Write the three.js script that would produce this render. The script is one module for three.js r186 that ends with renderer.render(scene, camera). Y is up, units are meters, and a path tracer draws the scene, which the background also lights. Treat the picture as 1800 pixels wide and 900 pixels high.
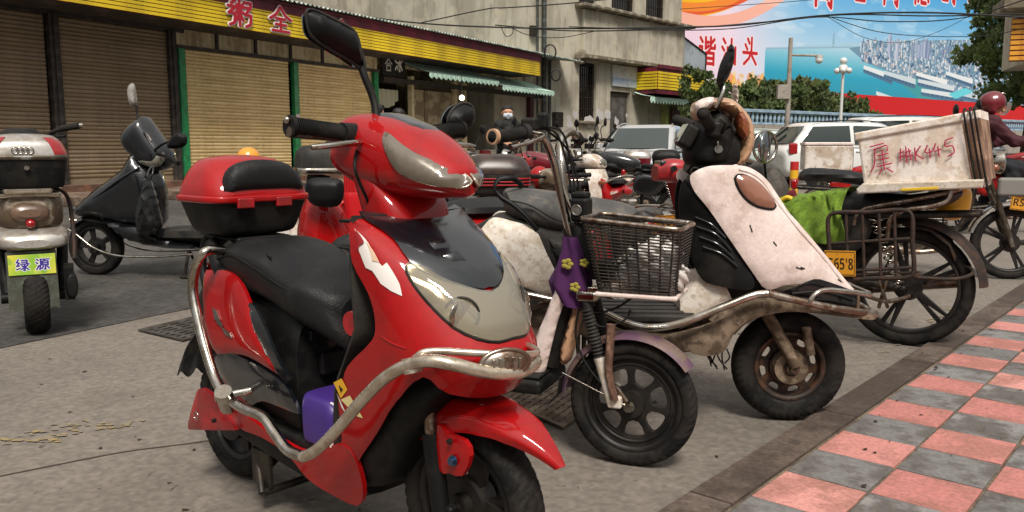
import * as THREE from 'three';
import { RoundedBoxGeometry } from 'three/addons/geometries/RoundedBoxGeometry.js';
import { MarchingCubes } from 'three/addons/objects/MarchingCubes.js';
import { mergeGeometries, mergeVertices, toCreasedNormals } from 'three/addons/utils/BufferGeometryUtils.js';

// ---------- camera, sky, sun, exposure ----------
const scene = new THREE.Scene();
const camera = new THREE.PerspectiveCamera(34.15, 2, 0.05, 400);
camera.position.set(0, 1.0, 0);
camera.rotation.set(-0.131, 0, 0);
const renderer = new THREE.WebGLRenderer({ antialias: true });
renderer.toneMapping = THREE.LinearToneMapping;
renderer.toneMappingExposure = 1.28;
renderer.shadowMap.enabled = true;

function makeSky() {                        // bright overcast sky, a little stronger round the veiled sun
  const w = 256, h = 128, d = new Float32Array(w * h * 4);
  const sun = new THREE.Vector3(0.1, 0.78, 0.56).normalize();
  for (let j = 0; j < h; j++) for (let i = 0; i < w; i++) {
    const el = (j + 0.5) / h * Math.PI - Math.PI / 2, az = ((i + 0.5) / w - 0.5) * Math.PI * 2;
    const v = new THREE.Vector3(Math.cos(el) * Math.cos(az), Math.sin(el), Math.cos(el) * Math.sin(az));
    const up = Math.max(0, v.y), g = Math.pow(Math.max(0, v.dot(sun)), 6);
    const cl = 0.12 * Math.sin(3.1 * v.x + 2 * v.z) * Math.sin(2.3 * v.z - 1.7 * v.x + 4 * up) + 0.08 * Math.sin(9 * v.x + 5 * up) * Math.sin(8 * v.z);
    const L = (0.18 + 0.4 * up + 0.7 * g) * (1 + cl) * (v.y < 0 ? 0.5 : 1), o = (j * w + i) * 4;
    d[o] = L * 1.0; d[o + 1] = L * 0.985; d[o + 2] = L * 0.97; d[o + 3] = 1;
  }
  const t = new THREE.DataTexture(d, w, h, THREE.RGBAFormat, THREE.FloatType);
  t.mapping = THREE.EquirectangularReflectionMapping; t.magFilter = THREE.LinearFilter; t.needsUpdate = true;
  return t;
}
scene.background = makeSky();
scene.environment = scene.background;
const sun = new THREE.DirectionalLight(new THREE.Color().setRGB(1, 0.94, 0.86), 3.1);
sun.position.set(4, 31.2, 16.4); sun.target.position.set(0, 0, -6);
sun.castShadow = true; sun.shadow.radius = 30; sun.shadow.mapSize.set(4096, 4096);
Object.assign(sun.shadow.camera, { left: -45, right: 45, top: 45, bottom: -45, near: 1, far: 140 });
scene.add(sun, sun.target);

// ---------- helpers ----------
let seed0 = 7;
const rnd = () => { seed0 = (seed0 + 0x6d2b79f5) | 0; let t = Math.imul(seed0 ^ (seed0 >>> 15), 1 | seed0); t = (t + Math.imul(t ^ (t >>> 7), 61 | t)) ^ t; return ((t ^ (t >>> 14)) >>> 0) / 4294967296; };
const rr = (a, b) => a + (b - a) * rnd();
const V3 = (x, y, z) => new THREE.Vector3(x, y, z);
const RAD = Math.PI / 180;
const lerp = (a, b, t) => a + (b - a) * t, clamp = (x, a = 0, b = 1) => Math.min(b, Math.max(a, x));
const sstep = (a, b, x) => { const t = clamp((x - a) / (b - a)); return t * t * (3 - 2 * t); };
function itp(t, v) { if (v <= t[0][0]) return t[0][1]; for (let i = 1; i < t.length; i++) if (v <= t[i][0]) return lerp(t[i - 1][1], t[i][1], (v - t[i - 1][0]) / (t[i][0] - t[i - 1][0])); return t[t.length - 1][1]; }
const used = new Map();
function numbered(n) { const k = used.get(n) || 0; used.set(n, k + 1); return k ? n + '_' + String(k).padStart(3, '0') : n; }
function tag(o, label, category, group, kind) { if (label) o.userData.label = label; if (category) o.userData.category = category; if (group) o.userData.group = group; if (kind) o.userData.kind = kind; return o; }
function thing(name, [x, y, z], turn, label, category, group) { const g = new THREE.Group(); g.name = numbered(name); g.position.set(x, y, z); g.rotation.y = turn * RAD; scene.add(g); return tag(g, label, category, group); }
function norm(g) {                         // one plain non-indexed geometry with uv in metres
  if (g.index) { const ud = g.userData; g = g.toNonIndexed(); g.userData = ud; }
  for (const k of Object.keys(g.attributes)) if (!['position', 'normal', 'uv'].includes(k)) g.deleteAttribute(k);
  if (!g.attributes.normal) g.computeVertexNormals();
  if (!g.userData.uv) {
    const p = g.attributes.position, uv = new Float32Array(p.count * 2), a = V3(), b = V3(), c = V3();
    for (let i = 0; i < p.count; i += 3) {
      a.fromBufferAttribute(p, i); b.fromBufferAttribute(p, i + 1).sub(a); c.fromBufferAttribute(p, i + 2).sub(a); b.cross(c);
      const ax = Math.abs(b.x), ay = Math.abs(b.y), az = Math.abs(b.z), m = ay > ax && ay > az ? 1 : ax > az ? 0 : 2;
      for (let k = 0; k < 3; k++) { const x = p.getX(i + k), y = p.getY(i + k), z = p.getZ(i + k); uv[(i + k) * 2] = m === 0 ? z : x; uv[(i + k) * 2 + 1] = m === 1 ? z : y; }
    }
    g.setAttribute('uv', new THREE.BufferAttribute(uv, 2));
  }
  return g;
}
function geo(list) { list = (Array.isArray(list) ? list.flat(4) : [list]).map(norm); return list.length > 1 ? mergeGeometries(list) : list[0]; }
function part(name, list, mat, parent, label) {
  const m = new THREE.Mesh(geo(list), mat); m.castShadow = m.receiveShadow = true;
  if (parent) { m.name = name; parent.add(m); } else { m.name = numbered(name); scene.add(m); }
  if (label) m.userData.label = label;
  return m;
}
function inst(name, g, mat, parent, [x, y, z] = [0, 0, 0], [a, b, c] = [0, 0, 0]) { const m = new THREE.Mesh(g, mat); m.castShadow = m.receiveShadow = true; m.name = name; m.position.set(x, y, z); m.rotation.set(a, b, c); parent.add(m); return m; }
const at = (g, x, y, z, rx = 0, ry = 0, rz = 0, s) => { if (s) g.scale(...(s.length ? s : [s, s, s])); if (rz) g.rotateZ(rz); if (rx) g.rotateX(rx); if (ry) g.rotateY(ry); g.translate(x, y, z); return g; };
const box = (w, h, d, x = 0, y = 0, z = 0) => at(new THREE.BoxGeometry(w, h, d), x, y, z);
const rbox = (w, h, d, r, x = 0, y = 0, z = 0, s = 2) => at(new RoundedBoxGeometry(w, h, d, s, Math.min(r, w / 2.01, h / 2.01, d / 2.01)), x, y, z);
const cyl = (r1, r2, h, n = 16, x = 0, y = 0, z = 0) => at(new THREE.CylinderGeometry(r1, r2, h, n), x, y, z);
const cylZ = (r1, r2, h, n = 20, x = 0, y = 0, z = 0) => at(new THREE.CylinderGeometry(r1, r2, h, n).rotateX(Math.PI / 2), x, y, z);
const sph = (r, x = 0, y = 0, z = 0, s) => at(new THREE.SphereGeometry(r, 20, 14), x, y, z, 0, 0, 0, s);
const lathe = (pts, n = 32) => new THREE.LatheGeometry(pts.map((p) => new THREE.Vector2(p[0], p[1])), n);
const mirror = (g) => { g = norm(g).clone(); g.applyMatrix4(new THREE.Matrix4().makeScale(1, 1, -1)); for (const k of Object.keys(g.attributes)) { const q = g.attributes[k], n = q.itemSize, a = q.array; for (let i = 0; i < q.count; i += 3) for (let c = 0; c < n; c++) { const t = a[i * n + c]; a[i * n + c] = a[(i + 1) * n + c]; a[(i + 1) * n + c] = t; } } g.userData.uv = true; return g; };
const both = (g) => [g, mirror(g)];
function surf(pos, idx) { const g = new THREE.BufferGeometry(); g.setAttribute('position', new THREE.Float32BufferAttribute(pos.flat(), 3)); g.setIndex(idx); g.computeVertexNormals(); return g; }
function skin(rings, closed = true, caps = true, loop = false) {
  const n = rings[0].length, pos = rings.flat(), idx = [], m = rings.length;
  for (let i = 0; i < (loop ? m : m - 1); i++) for (let j = 0; j < (closed ? n : n - 1); j++) { const a = i * n + j, b = i * n + (j + 1) % n, i2 = (i + 1) % m, c = i2 * n + j, d = i2 * n + (j + 1) % n; idx.push(a, b, c, b, d, c); }
  const gs = [surf(pos, idx)];
  if (caps && closed && !loop) for (const [r, f] of [[rings[0], 1], [rings[m - 1], 0]]) {
    const c = [0, 1, 2].map((k) => r.reduce((s, p) => s + p[k], 0) / n), ps = [c, ...r], ix = [];
    for (let j = 0; j < n; j++) { const a = 1 + j, b = 1 + (j + 1) % n; f ? ix.push(0, b, a) : ix.push(0, a, b); }
    gs.push(surf(ps, ix));
  }
  return gs.length > 1 ? mergeGeometries(gs.map((g) => g.toNonIndexed())) : gs[0];
}
function spline(pts, sub, closed = false) {           // Catmull-Rom on number arrays
  const n = pts.length, out = [], P = (i) => pts[closed ? (i + n) % n : Math.max(0, Math.min(n - 1, i))];
  for (let i = 0; i < (closed ? n : n - 1); i++) for (let s = 0; s < sub; s++) {
    const t = s / sub, a = P(i - 1), b = P(i), c = P(i + 1), d = P(i + 2);
    out.push(b.map((_, k) => 0.5 * (2 * b[k] + (c[k] - a[k]) * t + (2 * a[k] - 5 * b[k] + 4 * c[k] - d[k]) * t * t + (3 * b[k] - a[k] - 3 * c[k] + d[k]) * t * t * t)));
  }
  if (!closed) out.push(pts[n - 1].slice());
  return out;
}
function tube(pts, r, { rad = 10, seg = 6, closed = false } = {}) {
  const c = new THREE.CatmullRomCurve3(pts.map((p) => V3(...p)), closed, 'centripetal'), n = Math.max(2, (pts.length - 1) * (pts.length === 2 ? 1 : seg)), f = c.computeFrenetFrames(n, closed), rings = [];
  for (let i = 0; i < n + (closed ? 0 : 1); i++) {
    const p = c.getPoint(i / n), R = typeof r === 'function' ? r(i / n) : r, ring = [];
    for (let j = 0; j < rad; j++) { const a = -j / rad * Math.PI * 2; ring.push([0, 1, 2].map((k) => p.getComponent(k) + R * (Math.cos(a) * f.normals[i].getComponent(k) + Math.sin(a) * f.binormals[i].getComponent(k)))); }
    rings.push(ring);
  }
  return skin(rings, true, true, closed);
}
const rod = (a, b, r, r2 = r, rad = 10) => tube([a, b], (t) => lerp(r, r2, t), { rad });
function sring(hx, hy, p, n, k = 0) { const o = []; for (let j = 0; j < n; j++) { const a = j / n * Math.PI * 2, c = Math.cos(a), s = Math.sin(a), y = Math.sign(s) * Math.abs(s) ** (2 / p); o.push([Math.sign(c) * Math.abs(c) ** (2 / p) * hx * (1 + k * y), y * hy]); } return o; }
function hull(st, { n = 28, sub = 5 } = {}) {         // body along u: [u, v, halfHeight, halfWidth, power, tilt, bottom taper]
  return skin(spline(st.map((s) => [s[0], s[1], s[2], s[3], s[4] ?? 2.6, s[5] ?? 0, s[6] ?? 0, s[7] ?? 0]), sub).map(([u, v, hh, hw, p, t, k, wo]) => {
    const c = Math.cos(t * RAD), s = Math.sin(t * RAD);
    return sring(Math.max(hw, 0.001), Math.max(hh, 0.001), p, n, k).map(([w, y]) => [u - y * s, v + y * c, w + wo]);
  }));
}
function stack(st, { n = 36, sub = 4 } = {}) {        // body stacked upwards: [v, u, halfLength, halfWidth, power, w]
  return skin(spline(st.map((s) => [s[0], s[1], s[2], s[3], s[4] ?? 4, s[5] ?? 0]), sub).map(([v, u, hl, hw, p, wo]) => sring(Math.max(hl, 0.001), Math.max(hw, 0.001), p, n).map(([x, z]) => [u + x, v, -z + wo])));
}
// planar triangulation with interior points
const inside = (p, o) => { let r = false; for (let i = 0, j = o.length - 1; i < o.length; j = i++) if ((o[i][1] > p[1]) !== (o[j][1] > p[1]) && p[0] < (o[j][0] - o[i][0]) * (p[1] - o[i][1]) / (o[j][1] - o[i][1]) + o[i][0]) r = !r; return r; };
const edgeDist = (p, o) => { let m = 1e9; for (let i = 0, j = o.length - 1; i < o.length; j = i++) { const ax = o[j][0], ay = o[j][1], bx = o[i][0] - ax, by = o[i][1] - ay, t = clamp(((p[0] - ax) * bx + (p[1] - ay) * by) / (bx * bx + by * by || 1)); m = Math.min(m, Math.hypot(p[0] - ax - bx * t, p[1] - ay - by * t)); } return m; };
function resample(o, h) { const out = []; for (let i = 0; i < o.length; i++) { const a = o[i], b = o[(i + 1) % o.length], n = Math.max(1, Math.ceil(Math.hypot(a[0] - b[0], a[1] - b[1]) / h - 0.01)); for (let k = 0; k < n; k++) out.push([lerp(a[0], b[0], k / n), lerp(a[1], b[1], k / n)]); } return out; }
function smooth(o, sub = 4) {                          // closed outline; a third entry of 1 keeps a corner sharp
  const n = o.length, s = o.findIndex((p) => p[2]);
  if (s < 0) return spline(o.map((p) => [p[0], p[1]]), sub, true);
  const r = [...o.slice(s), ...o.slice(0, s), o[s]], out = []; let run = [[r[0][0], r[0][1]]];
  for (let i = 1; i <= n; i++) { run.push([r[i][0], r[i][1]]); if (r[i][2]) { const q = run.length > 2 ? spline(run, sub) : run; out.push(...q.slice(0, -1)); run = [[r[i][0], r[i][1]]]; } }
  return out;
}
function mesh2(outline, h) {
  let area = 0; outline.forEach((p, i) => { const q = outline[(i + 1) % outline.length]; area += p[0] * q[1] - q[0] * p[1]; });
  if (area < 0) outline = outline.slice().reverse();
  const rim = resample(outline, h), pts = rim.map((p, i) => [p[0] + 1e-7 * ((i * 37) % 11), p[1] + 1e-7 * ((i * 53) % 13)]);
  const xs = outline.map((p) => p[0]), ys = outline.map((p) => p[1]), x0 = Math.min(...xs), x1 = Math.max(...xs), y0 = Math.min(...ys), y1 = Math.max(...ys);
  let row = 0;
  for (let y = y0 + h * 0.5; y < y1; y += h * 0.866, row++) for (let x = x0 + (row % 2) * h / 2 + 1e-5 * row; x < x1; x += h) { const p = [x + 1e-6 * ((row * 7 + x * 1000) % 5), y]; if (inside(p, outline) && edgeDist(p, outline) > h * 0.55) pts.push(p); }
  const S = Math.max(x1 - x0, y1 - y0) * 20, cx = (x0 + x1) / 2, cy = (y0 + y1) / 2, N = pts.length, all = [...pts, [cx - S, cy - S], [cx + S, cy - S], [cx, cy + S]];
  const circ = (a, b, c) => { const A = all[a], B = all[b], C = all[c], d = 2 * (A[0] * (B[1] - C[1]) + B[0] * (C[1] - A[1]) + C[0] * (A[1] - B[1])), a2 = A[0] ** 2 + A[1] ** 2, b2 = B[0] ** 2 + B[1] ** 2, c2 = C[0] ** 2 + C[1] ** 2, x = (a2 * (B[1] - C[1]) + b2 * (C[1] - A[1]) + c2 * (A[1] - B[1])) / d, y = (a2 * (C[0] - B[0]) + b2 * (A[0] - C[0]) + c2 * (B[0] - A[0])) / d; return [a, b, c, x, y, (A[0] - x) ** 2 + (A[1] - y) ** 2]; };
  let T = [circ(N, N + 1, N + 2)];
  for (let i = 0; i < N; i++) {
    const [x, y] = all[i], bad = new Map(), keep = [];
    for (const t of T) if ((x - t[3]) ** 2 + (y - t[4]) ** 2 < t[5]) for (const [a, b] of [[t[0], t[1]], [t[1], t[2]], [t[2], t[0]]]) { const k = a < b ? a * 100000 + b : b * 100000 + a; bad.has(k) ? bad.set(k, null) : bad.set(k, [a, b]); } else keep.push(t);
    for (const e of bad.values()) if (e) { const c = circ(e[0], e[1], i); if (isFinite(c[5])) keep.push(c); }
    T = keep;
  }
  const idx = [];
  for (const [a, b, c] of T) { if (a >= N || b >= N || c >= N) continue; const A = all[a], B = all[b], C = all[c]; if (!inside([(A[0] + B[0] + C[0]) / 3, (A[1] + B[1] + C[1]) / 3], outline)) continue; const cr = (B[0] - A[0]) * (C[1] - A[1]) - (B[1] - A[1]) * (C[0] - A[0]); if (Math.abs(cr) < 1e-9) continue; cr > 0 ? idx.push(a, b, c) : idx.push(a, c, b); }
  return { pts, idx, rim: rim.length, outline };
}
// a thin curved panel: outline in the parameters of S, S(a, b) -> point; off lifts it along the normal
function patch(outline, S, { h = 0.02, t = 0.004, off = 0, dome = 0, domeR = 0.03, flip = false } = {}) {
  const { pts, idx, rim, outline: o } = mesh2(outline, h), top = [], bot = [], nt = [], e = 1e-4;
  for (const [a, b] of pts) {
    const p = V3(...S(a, b)), da = V3(...S(a + e, b)).sub(V3(...S(a - e, b))), db = V3(...S(a, b + e)).sub(V3(...S(a, b - e)));
    const n = da.cross(db).normalize(); if (flip) n.negate();
    let lift = off; if (dome) { const d = clamp(edgeDist([a, b], o) / domeR); lift += dome * Math.sqrt(1 - (1 - d) ** 2); }
    const q = p.clone().addScaledVector(n, lift); top.push([q.x, q.y, q.z]); nt.push([n.x, n.y, n.z]);
    const r = p.addScaledVector(n, off - t); bot.push([r.x, r.y, r.z]);
  }
  const ix = flip ? idx.map((_, i) => idx[i - (i % 3) + [0, 2, 1][i % 3]]) : idx, inv = ix.map((_, i) => ix[i - (i % 3) + [0, 2, 1][i % 3]]);
  const A = new THREE.BufferGeometry(); A.setAttribute('position', new THREE.Float32BufferAttribute(top.flat(), 3)); A.setIndex(ix);
  if (dome) A.computeVertexNormals(); else A.setAttribute('normal', new THREE.Float32BufferAttribute(nt.flat(), 3));
  const gs = [A];
  if (t > 0) {
    gs.push(surf(bot, inv));
    const sp = [], si = []; for (let i = 0; i < rim; i++) sp.push(top[i], bot[i]);
    for (let i = 0; i < rim; i++) { const j = (i + 1) % rim; flip ? si.push(2 * i, 2 * j, 2 * i + 1, 2 * j, 2 * j + 1, 2 * i + 1) : si.push(2 * i, 2 * i + 1, 2 * j, 2 * j, 2 * i + 1, 2 * j + 1); }
    gs.push(toCreasedNormals(surf(sp, si), 0.5));
  }
  return mergeGeometries(gs.map((g) => { g = g.index ? g.toNonIndexed() : g; g.deleteAttribute('uv'); return g; }));
}
// a body with a side outline in (u, v) and a rounded thickness in w
function pillow(outline, w, R, { h = 0.02, edge = 0, wc = null, k = null } = {}) {
  const { pts, idx, rim, outline: o } = mesh2(outline, h), pos = [], ix = [], n = pts.length;
  const W = pts.map((p) => { const d = clamp(edgeDist(p, o) / R); return edge + (w * (k ? k(...p) : 1) - edge) * Math.sqrt(Math.max(0, 1 - (1 - d) ** 2)); });
  pts.forEach((p, i) => pos.push([p[0], p[1], (wc ? wc(...p) : 0) + Math.max(W[i], edge)]));
  if (edge > 0) { pts.forEach((p, i) => pos.push([p[0], p[1], (wc ? wc(...p) : 0) - Math.max(W[i], edge)])); } else pts.forEach((p, i) => { if (i >= rim) pos.push([p[0], p[1], (wc ? wc(...p) : 0) - W[i]]); });
  const B = (i) => (edge > 0 ? n + i : i < rim ? i : n + i - rim);
  for (let i = 0; i < idx.length; i += 3) { ix.push(idx[i], idx[i + 1], idx[i + 2]); ix.push(B(idx[i]), B(idx[i + 2]), B(idx[i + 1])); }
  if (edge > 0) for (let i = 0; i < rim; i++) { const j = (i + 1) % rim; ix.push(i, n + i, j, j, n + i, n + j); }
  return toCreasedNormals(surf(pos, ix), 0.75);
}
function grid(S, na, nb, t = 0.003) {                  // thick open sheet over the unit square
  const P = (s) => { const r = []; for (let i = 0; i <= na; i++) { const q = []; for (let j = 0; j <= nb; j++) q.push(S(i / na, j / nb)); r.push(q); } return r; };
  const A = P(), g = skin(A, false, false); g.computeVertexNormals();
  if (!t) return g;
  const nn = g.attributes.normal, pos = A.flat().map((p, i) => [p[0] - nn.getX(i) * t, p[1] - nn.getY(i) * t, p[2] - nn.getZ(i) * t]), idx = Array.from(g.index.array), inv = idx.map((_, i) => idx[i - (i % 3) + [0, 2, 1][i % 3]]);
  const b = surf(pos, inv), n1 = nb + 1, loop = []; for (let j = 0; j < nb; j++) loop.push(j); for (let i = 0; i < na; i++) loop.push(i * n1 + nb); for (let j = nb; j > 0; j--) loop.push(na * n1 + j); for (let i = na; i > 0; i--) loop.push(i * n1);
  const sp = [], si = [], top = A.flat(), L = loop.length; loop.forEach((k) => sp.push(top[k], pos[k])); for (let i = 0; i < L; i++) { const j = (i + 1) % L; si.push(2 * i, 2 * i + 1, 2 * j, 2 * j, 2 * i + 1, 2 * j + 1); }
  return mergeGeometries([g, b, toCreasedNormals(surf(sp, si), 0.5)].map((q) => (q.index ? q.toNonIndexed() : q)));
}
function prism(outline, depth, bevel = 0.003, holes = []) {   // outline in (x, y), depth along z, centred
  const s = new THREE.Shape(outline.map((p) => new THREE.Vector2(p[0], p[1]))); for (const h of holes) s.holes.push(new THREE.Path(h.map((p) => new THREE.Vector2(p[0], p[1]))));
  const g = new THREE.ExtrudeGeometry(s, { depth: Math.max(0.0005, depth - 2 * bevel), bevelEnabled: bevel > 0, bevelThickness: bevel, bevelSize: bevel, bevelOffset: -bevel, bevelSegments: 2, curveSegments: 6 });
  g.translate(0, 0, -(depth - 2 * bevel) / 2); return g;
}
const rrect = (w, h, r, n = 4) => { const o = []; for (const [cx, cy, a] of [[w / 2 - r, h / 2 - r, 0], [-w / 2 + r, h / 2 - r, 90], [-w / 2 + r, -h / 2 + r, 180], [w / 2 - r, -h / 2 + r, 270]]) for (let i = 0; i <= n; i++) o.push([cx + r * Math.cos((a + 90 * i / n) * RAD), cy + r * Math.sin((a + 90 * i / n) * RAD)]); return o; };
const poly = (n, r, a0 = 0) => Array.from({ length: n }, (_, i) => [r * Math.cos(a0 + i / n * 2 * Math.PI), r * Math.sin(a0 + i / n * 2 * Math.PI)]);
function tyreGeo(R, tw, th, pitch = 46, depth = 0.004) {
  const N = pitch * 4, M = 26, rings = [];
  for (let i = 0; i < N; i++) {
    const f = i / N * Math.PI * 2, ring = [];
    for (let j = 0; j < M; j++) {
      const a = j / M * Math.PI * 2, c = Math.cos(a), s = Math.sin(a), z = Math.sign(s) * Math.abs(s) ** 0.85 * tw / 2; let r = R - th / 2 + Math.sign(c) * Math.abs(c) ** 0.8 * th / 2;
      if (c > 0.15) { const zz = z / (tw / 2), ph = (f / (Math.PI * 2) * pitch + Math.abs(zz) * 1.6 + (zz > 0 ? 0.5 : 0)) % 1; if ((Math.abs(zz) > 0.18 && ph < 0.3) || Math.abs(Math.abs(zz) - 0.42) < 0.07) r -= depth * sstep(0.15, 0.4, c); }
      ring.push([r * Math.cos(f), r * Math.sin(f), z]);
    }
    rings.push(ring);
  }
  return skin(rings, true, false, true);
}
function rimGeo(R, w, t = 0.012) { return lathe([[R - t, -w / 2], [R, -w / 2], [R + 0.004, -w / 2 + 0.004], [R - t * 0.2, -w / 2 + 0.012], [R - t * 0.5, 0], [R - t * 0.2, w / 2 - 0.012], [R + 0.004, w / 2 - 0.004], [R, w / 2], [R - t, w / 2], [R - t - 0.006, w / 2 - 0.012], [R - t - 0.006, -w / 2 + 0.012], [R - t, -w / 2]], 48).rotateX(Math.PI / 2); }
function spokes(n, r0, r1, w0, w1, d, a0 = 0) { return Array.from({ length: n }, (_, i) => prism([[r0, -w0 / 2], [r1, -w1 / 2], [r1, w1 / 2], [r0, w0 / 2]], d, 0.003).rotateZ(a0 + i / n * 2 * Math.PI)); }
function discHoles(R, n, hole, d, a0 = 0) { return prism(poly(56, R), d, 0.002, Array.from({ length: n }, (_, i) => { const a = a0 + i / n * 2 * Math.PI; return hole.map(([x, y]) => [x * Math.cos(a) - y * Math.sin(a), x * Math.sin(a) + y * Math.cos(a)]); })); }
function wheel(parent, { u, v, R, tw = 0.08, th = 0.06, spoke, rimMat, tyreMat, w = 0, steer = 0, extra = [], hubR = 0.03, lean = 0 }) {
  const rim = part('wheel', [rimGeo(R - th + 0.004, tw * 0.72), spoke, extra, cylZ(hubR, hubR, tw * 1.1, 20), cylZ(0.012, 0.012, tw * 1.7, 12)], rimMat, parent);
  rim.position.set(u, v, w); rim.rotation.set(lean, steer, 0);
  part('tyre', tyreGeo(R, tw, th), tyreMat, rim);
  return rim;
}
// SDF figures
function blob(bones, cell, extra) {                    // bones: [ax,ay,az, bx,by,bz, ra, rb], smooth union
  const lo = [1e9, 1e9, 1e9], hi = [-1e9, -1e9, -1e9];
  for (const b of bones) for (let k = 0; k < 3; k++) { lo[k] = Math.min(lo[k], b[k] - b[6], b[3 + k] - b[7]); hi[k] = Math.max(hi[k], b[k] + b[6], b[3 + k] + b[7]); }
  const size = Math.max(hi[0] - lo[0], hi[1] - lo[1], hi[2] - lo[2]) + cell * 8, n = Math.min(110, Math.ceil(size / cell)), c = [0, 1, 2].map((k) => (lo[k] + hi[k]) / 2);
  const mc = new MarchingCubes(n, new THREE.MeshBasicMaterial(), false, false, 120000), half = n / 2, kk = cell * 2.2;
  for (let z = 0; z < n; z++) for (let y = 0; y < n; y++) for (let x = 0; x < n; x++) {
    const p = [(x - half) / half * size / 2 + c[0], (y - half) / half * size / 2 + c[1], (z - half) / half * size / 2 + c[2]]; let d = 1e3;
    for (const b of bones) {
      const bx = b[3] - b[0], by = b[4] - b[1], bz = b[5] - b[2], px = p[0] - b[0], py = p[1] - b[1], pz = p[2] - b[2], t = clamp((px * bx + py * by + pz * bz) / (bx * bx + by * by + bz * bz + 1e-12));
      const e = Math.hypot(px - bx * t, py - by * t, pz - bz * t) - lerp(b[6], b[7], t), hh = clamp(0.5 + 0.5 * (d - e) / kk); d = lerp(d, e, hh) - kk * hh * (1 - hh);
    }
    if (extra) d = extra(p, d);
    mc.field[x + y * n + z * n * n] = -d;
  }
  mc.isolation = 0; mc.update();
  const g = new THREE.BufferGeometry(), m = mc.count, pos = new Float32Array(m * 3), nor = new Float32Array(m * 3);
  for (let i = 0; i < m * 3; i++) { pos[i] = mc.positionArray[i] * size / 2 + c[i % 3]; nor[i] = mc.normalArray[i]; }
  g.setAttribute('position', new THREE.BufferAttribute(pos, 3)); g.setAttribute('normal', new THREE.BufferAttribute(nor, 3));
  for (let i = 0; i < m; i++) { const l = Math.hypot(nor[i * 3], nor[i * 3 + 1], nor[i * 3 + 2]) || 1; nor[i * 3] /= l; nor[i * 3 + 1] /= l; nor[i * 3 + 2] /= l; }
  return g;
}

// ---------- procedural textures and materials ----------
const HT = new Float32Array(65536); for (let i = 0; i < 65536; i++) HT[i] = rnd();
const vn = (x, y, per, s) => { const xi = Math.floor(x), yi = Math.floor(y), fx = x - xi, fy = y - yi, u = fx * fx * (3 - 2 * fx), v = fy * fy * (3 - 2 * fy), m = (a) => ((a % per) + per) % per, H = (a, b) => HT[(m(a) * 73 + m(b) * 179 + s * 1013 + m(a) * m(b) * 7) & 65535]; return lerp(lerp(H(xi, yi), H(xi + 1, yi), u), lerp(H(xi, yi + 1), H(xi + 1, yi + 1), u), v); };
const fbm = (x, y, per, oct, s = 0) => { let a = 0, w = 0.5, n = 0; for (let o = 0; o < oct; o++) { a += w * vn(x * per, y * per, per, s + o); n += w; w *= 0.55; per *= 2; } return a / n; };
function tex(size, metres, fn, color = true) {
  const d = new Uint8Array(size * size * 4);
  for (let j = 0; j < size; j++) for (let i = 0; i < size; i++) { const c = fn((i + 0.5) / size, (j + 0.5) / size), o = (j * size + i) * 4; for (let k = 0; k < 3; k++) d[o + k] = clamp((c.length ? c[k] : c) * 255, 0, 255); d[o + 3] = 255; }
  const t = new THREE.DataTexture(d, size, size); t.wrapS = t.wrapT = THREE.RepeatWrapping; t.magFilter = THREE.LinearFilter; t.minFilter = THREE.LinearMipmapLinearFilter; t.generateMipmaps = true; if (color) t.colorSpace = THREE.SRGBColorSpace; t.repeat.set(1 / metres, 1 / metres); t.needsUpdate = true; return t;
}
const hex = (h) => [(h >> 16 & 255) / 255, (h >> 8 & 255) / 255, (h & 255) / 255];
const mix3 = (a, b, t) => [0, 1, 2].map((k) => lerp(a[k], b[k], t));
// base colour with blotches of dirt and specks that keep their own outline
function dirty(base, dirt, amount, { metres = 0.5, size = 256, per = 4, specks = 0.02, s = 0, third, fine = 0.06 } = {}) {
  const A = hex(base), B = hex(dirt), C = third ? hex(third) : B;
  return tex(size, metres, (x, y) => {
    const n = fbm(x, y, per, 5, s), m = fbm(x, y, per * 2, 4, s + 9), f = fbm(x, y, per * 16, 2, s + 5);
    let c = mix3(A, B, sstep(0.52 - amount * 0.35, 0.72 - amount * 0.2, n) * Math.min(1, amount * 1.6));
    c = mix3(c, C, sstep(0.62, 0.75, m) * amount);
    if (vn(x * per * 14, y * per * 14, per * 14, s + 3) > 1 - specks) c = mix3(c, B, 0.6);
    return c.map((v) => v * (1 + (f - 0.5) * fine * 2));
  });
}
const grain = (size, metres, per, oct, s, lo = 0, hi = 1) => tex(size, metres, (x, y) => lerp(lo, hi, fbm(x, y, per, oct, s)), false);
const bumpFine = grain(256, 0.25, 16, 4, 21), bumpLeather = tex(256, 0.06, (x, y) => { const a = vn(x * 20, y * 20, 20, 5), b = vn(x * 40, y * 40, 40, 8); return Math.abs(a - 0.5) * 1.2 + b * 0.3; }, false);
const roughBlot = grain(256, 0.6, 6, 5, 33, 0.35, 0.75);
const S = (c, r = 0.5, m = 0, o = {}) => new THREE.MeshStandardMaterial({ color: c, roughness: r, metalness: m, ...o });
const P = (c, o = {}) => new THREE.MeshPhysicalMaterial({ color: c, ...o });
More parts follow.
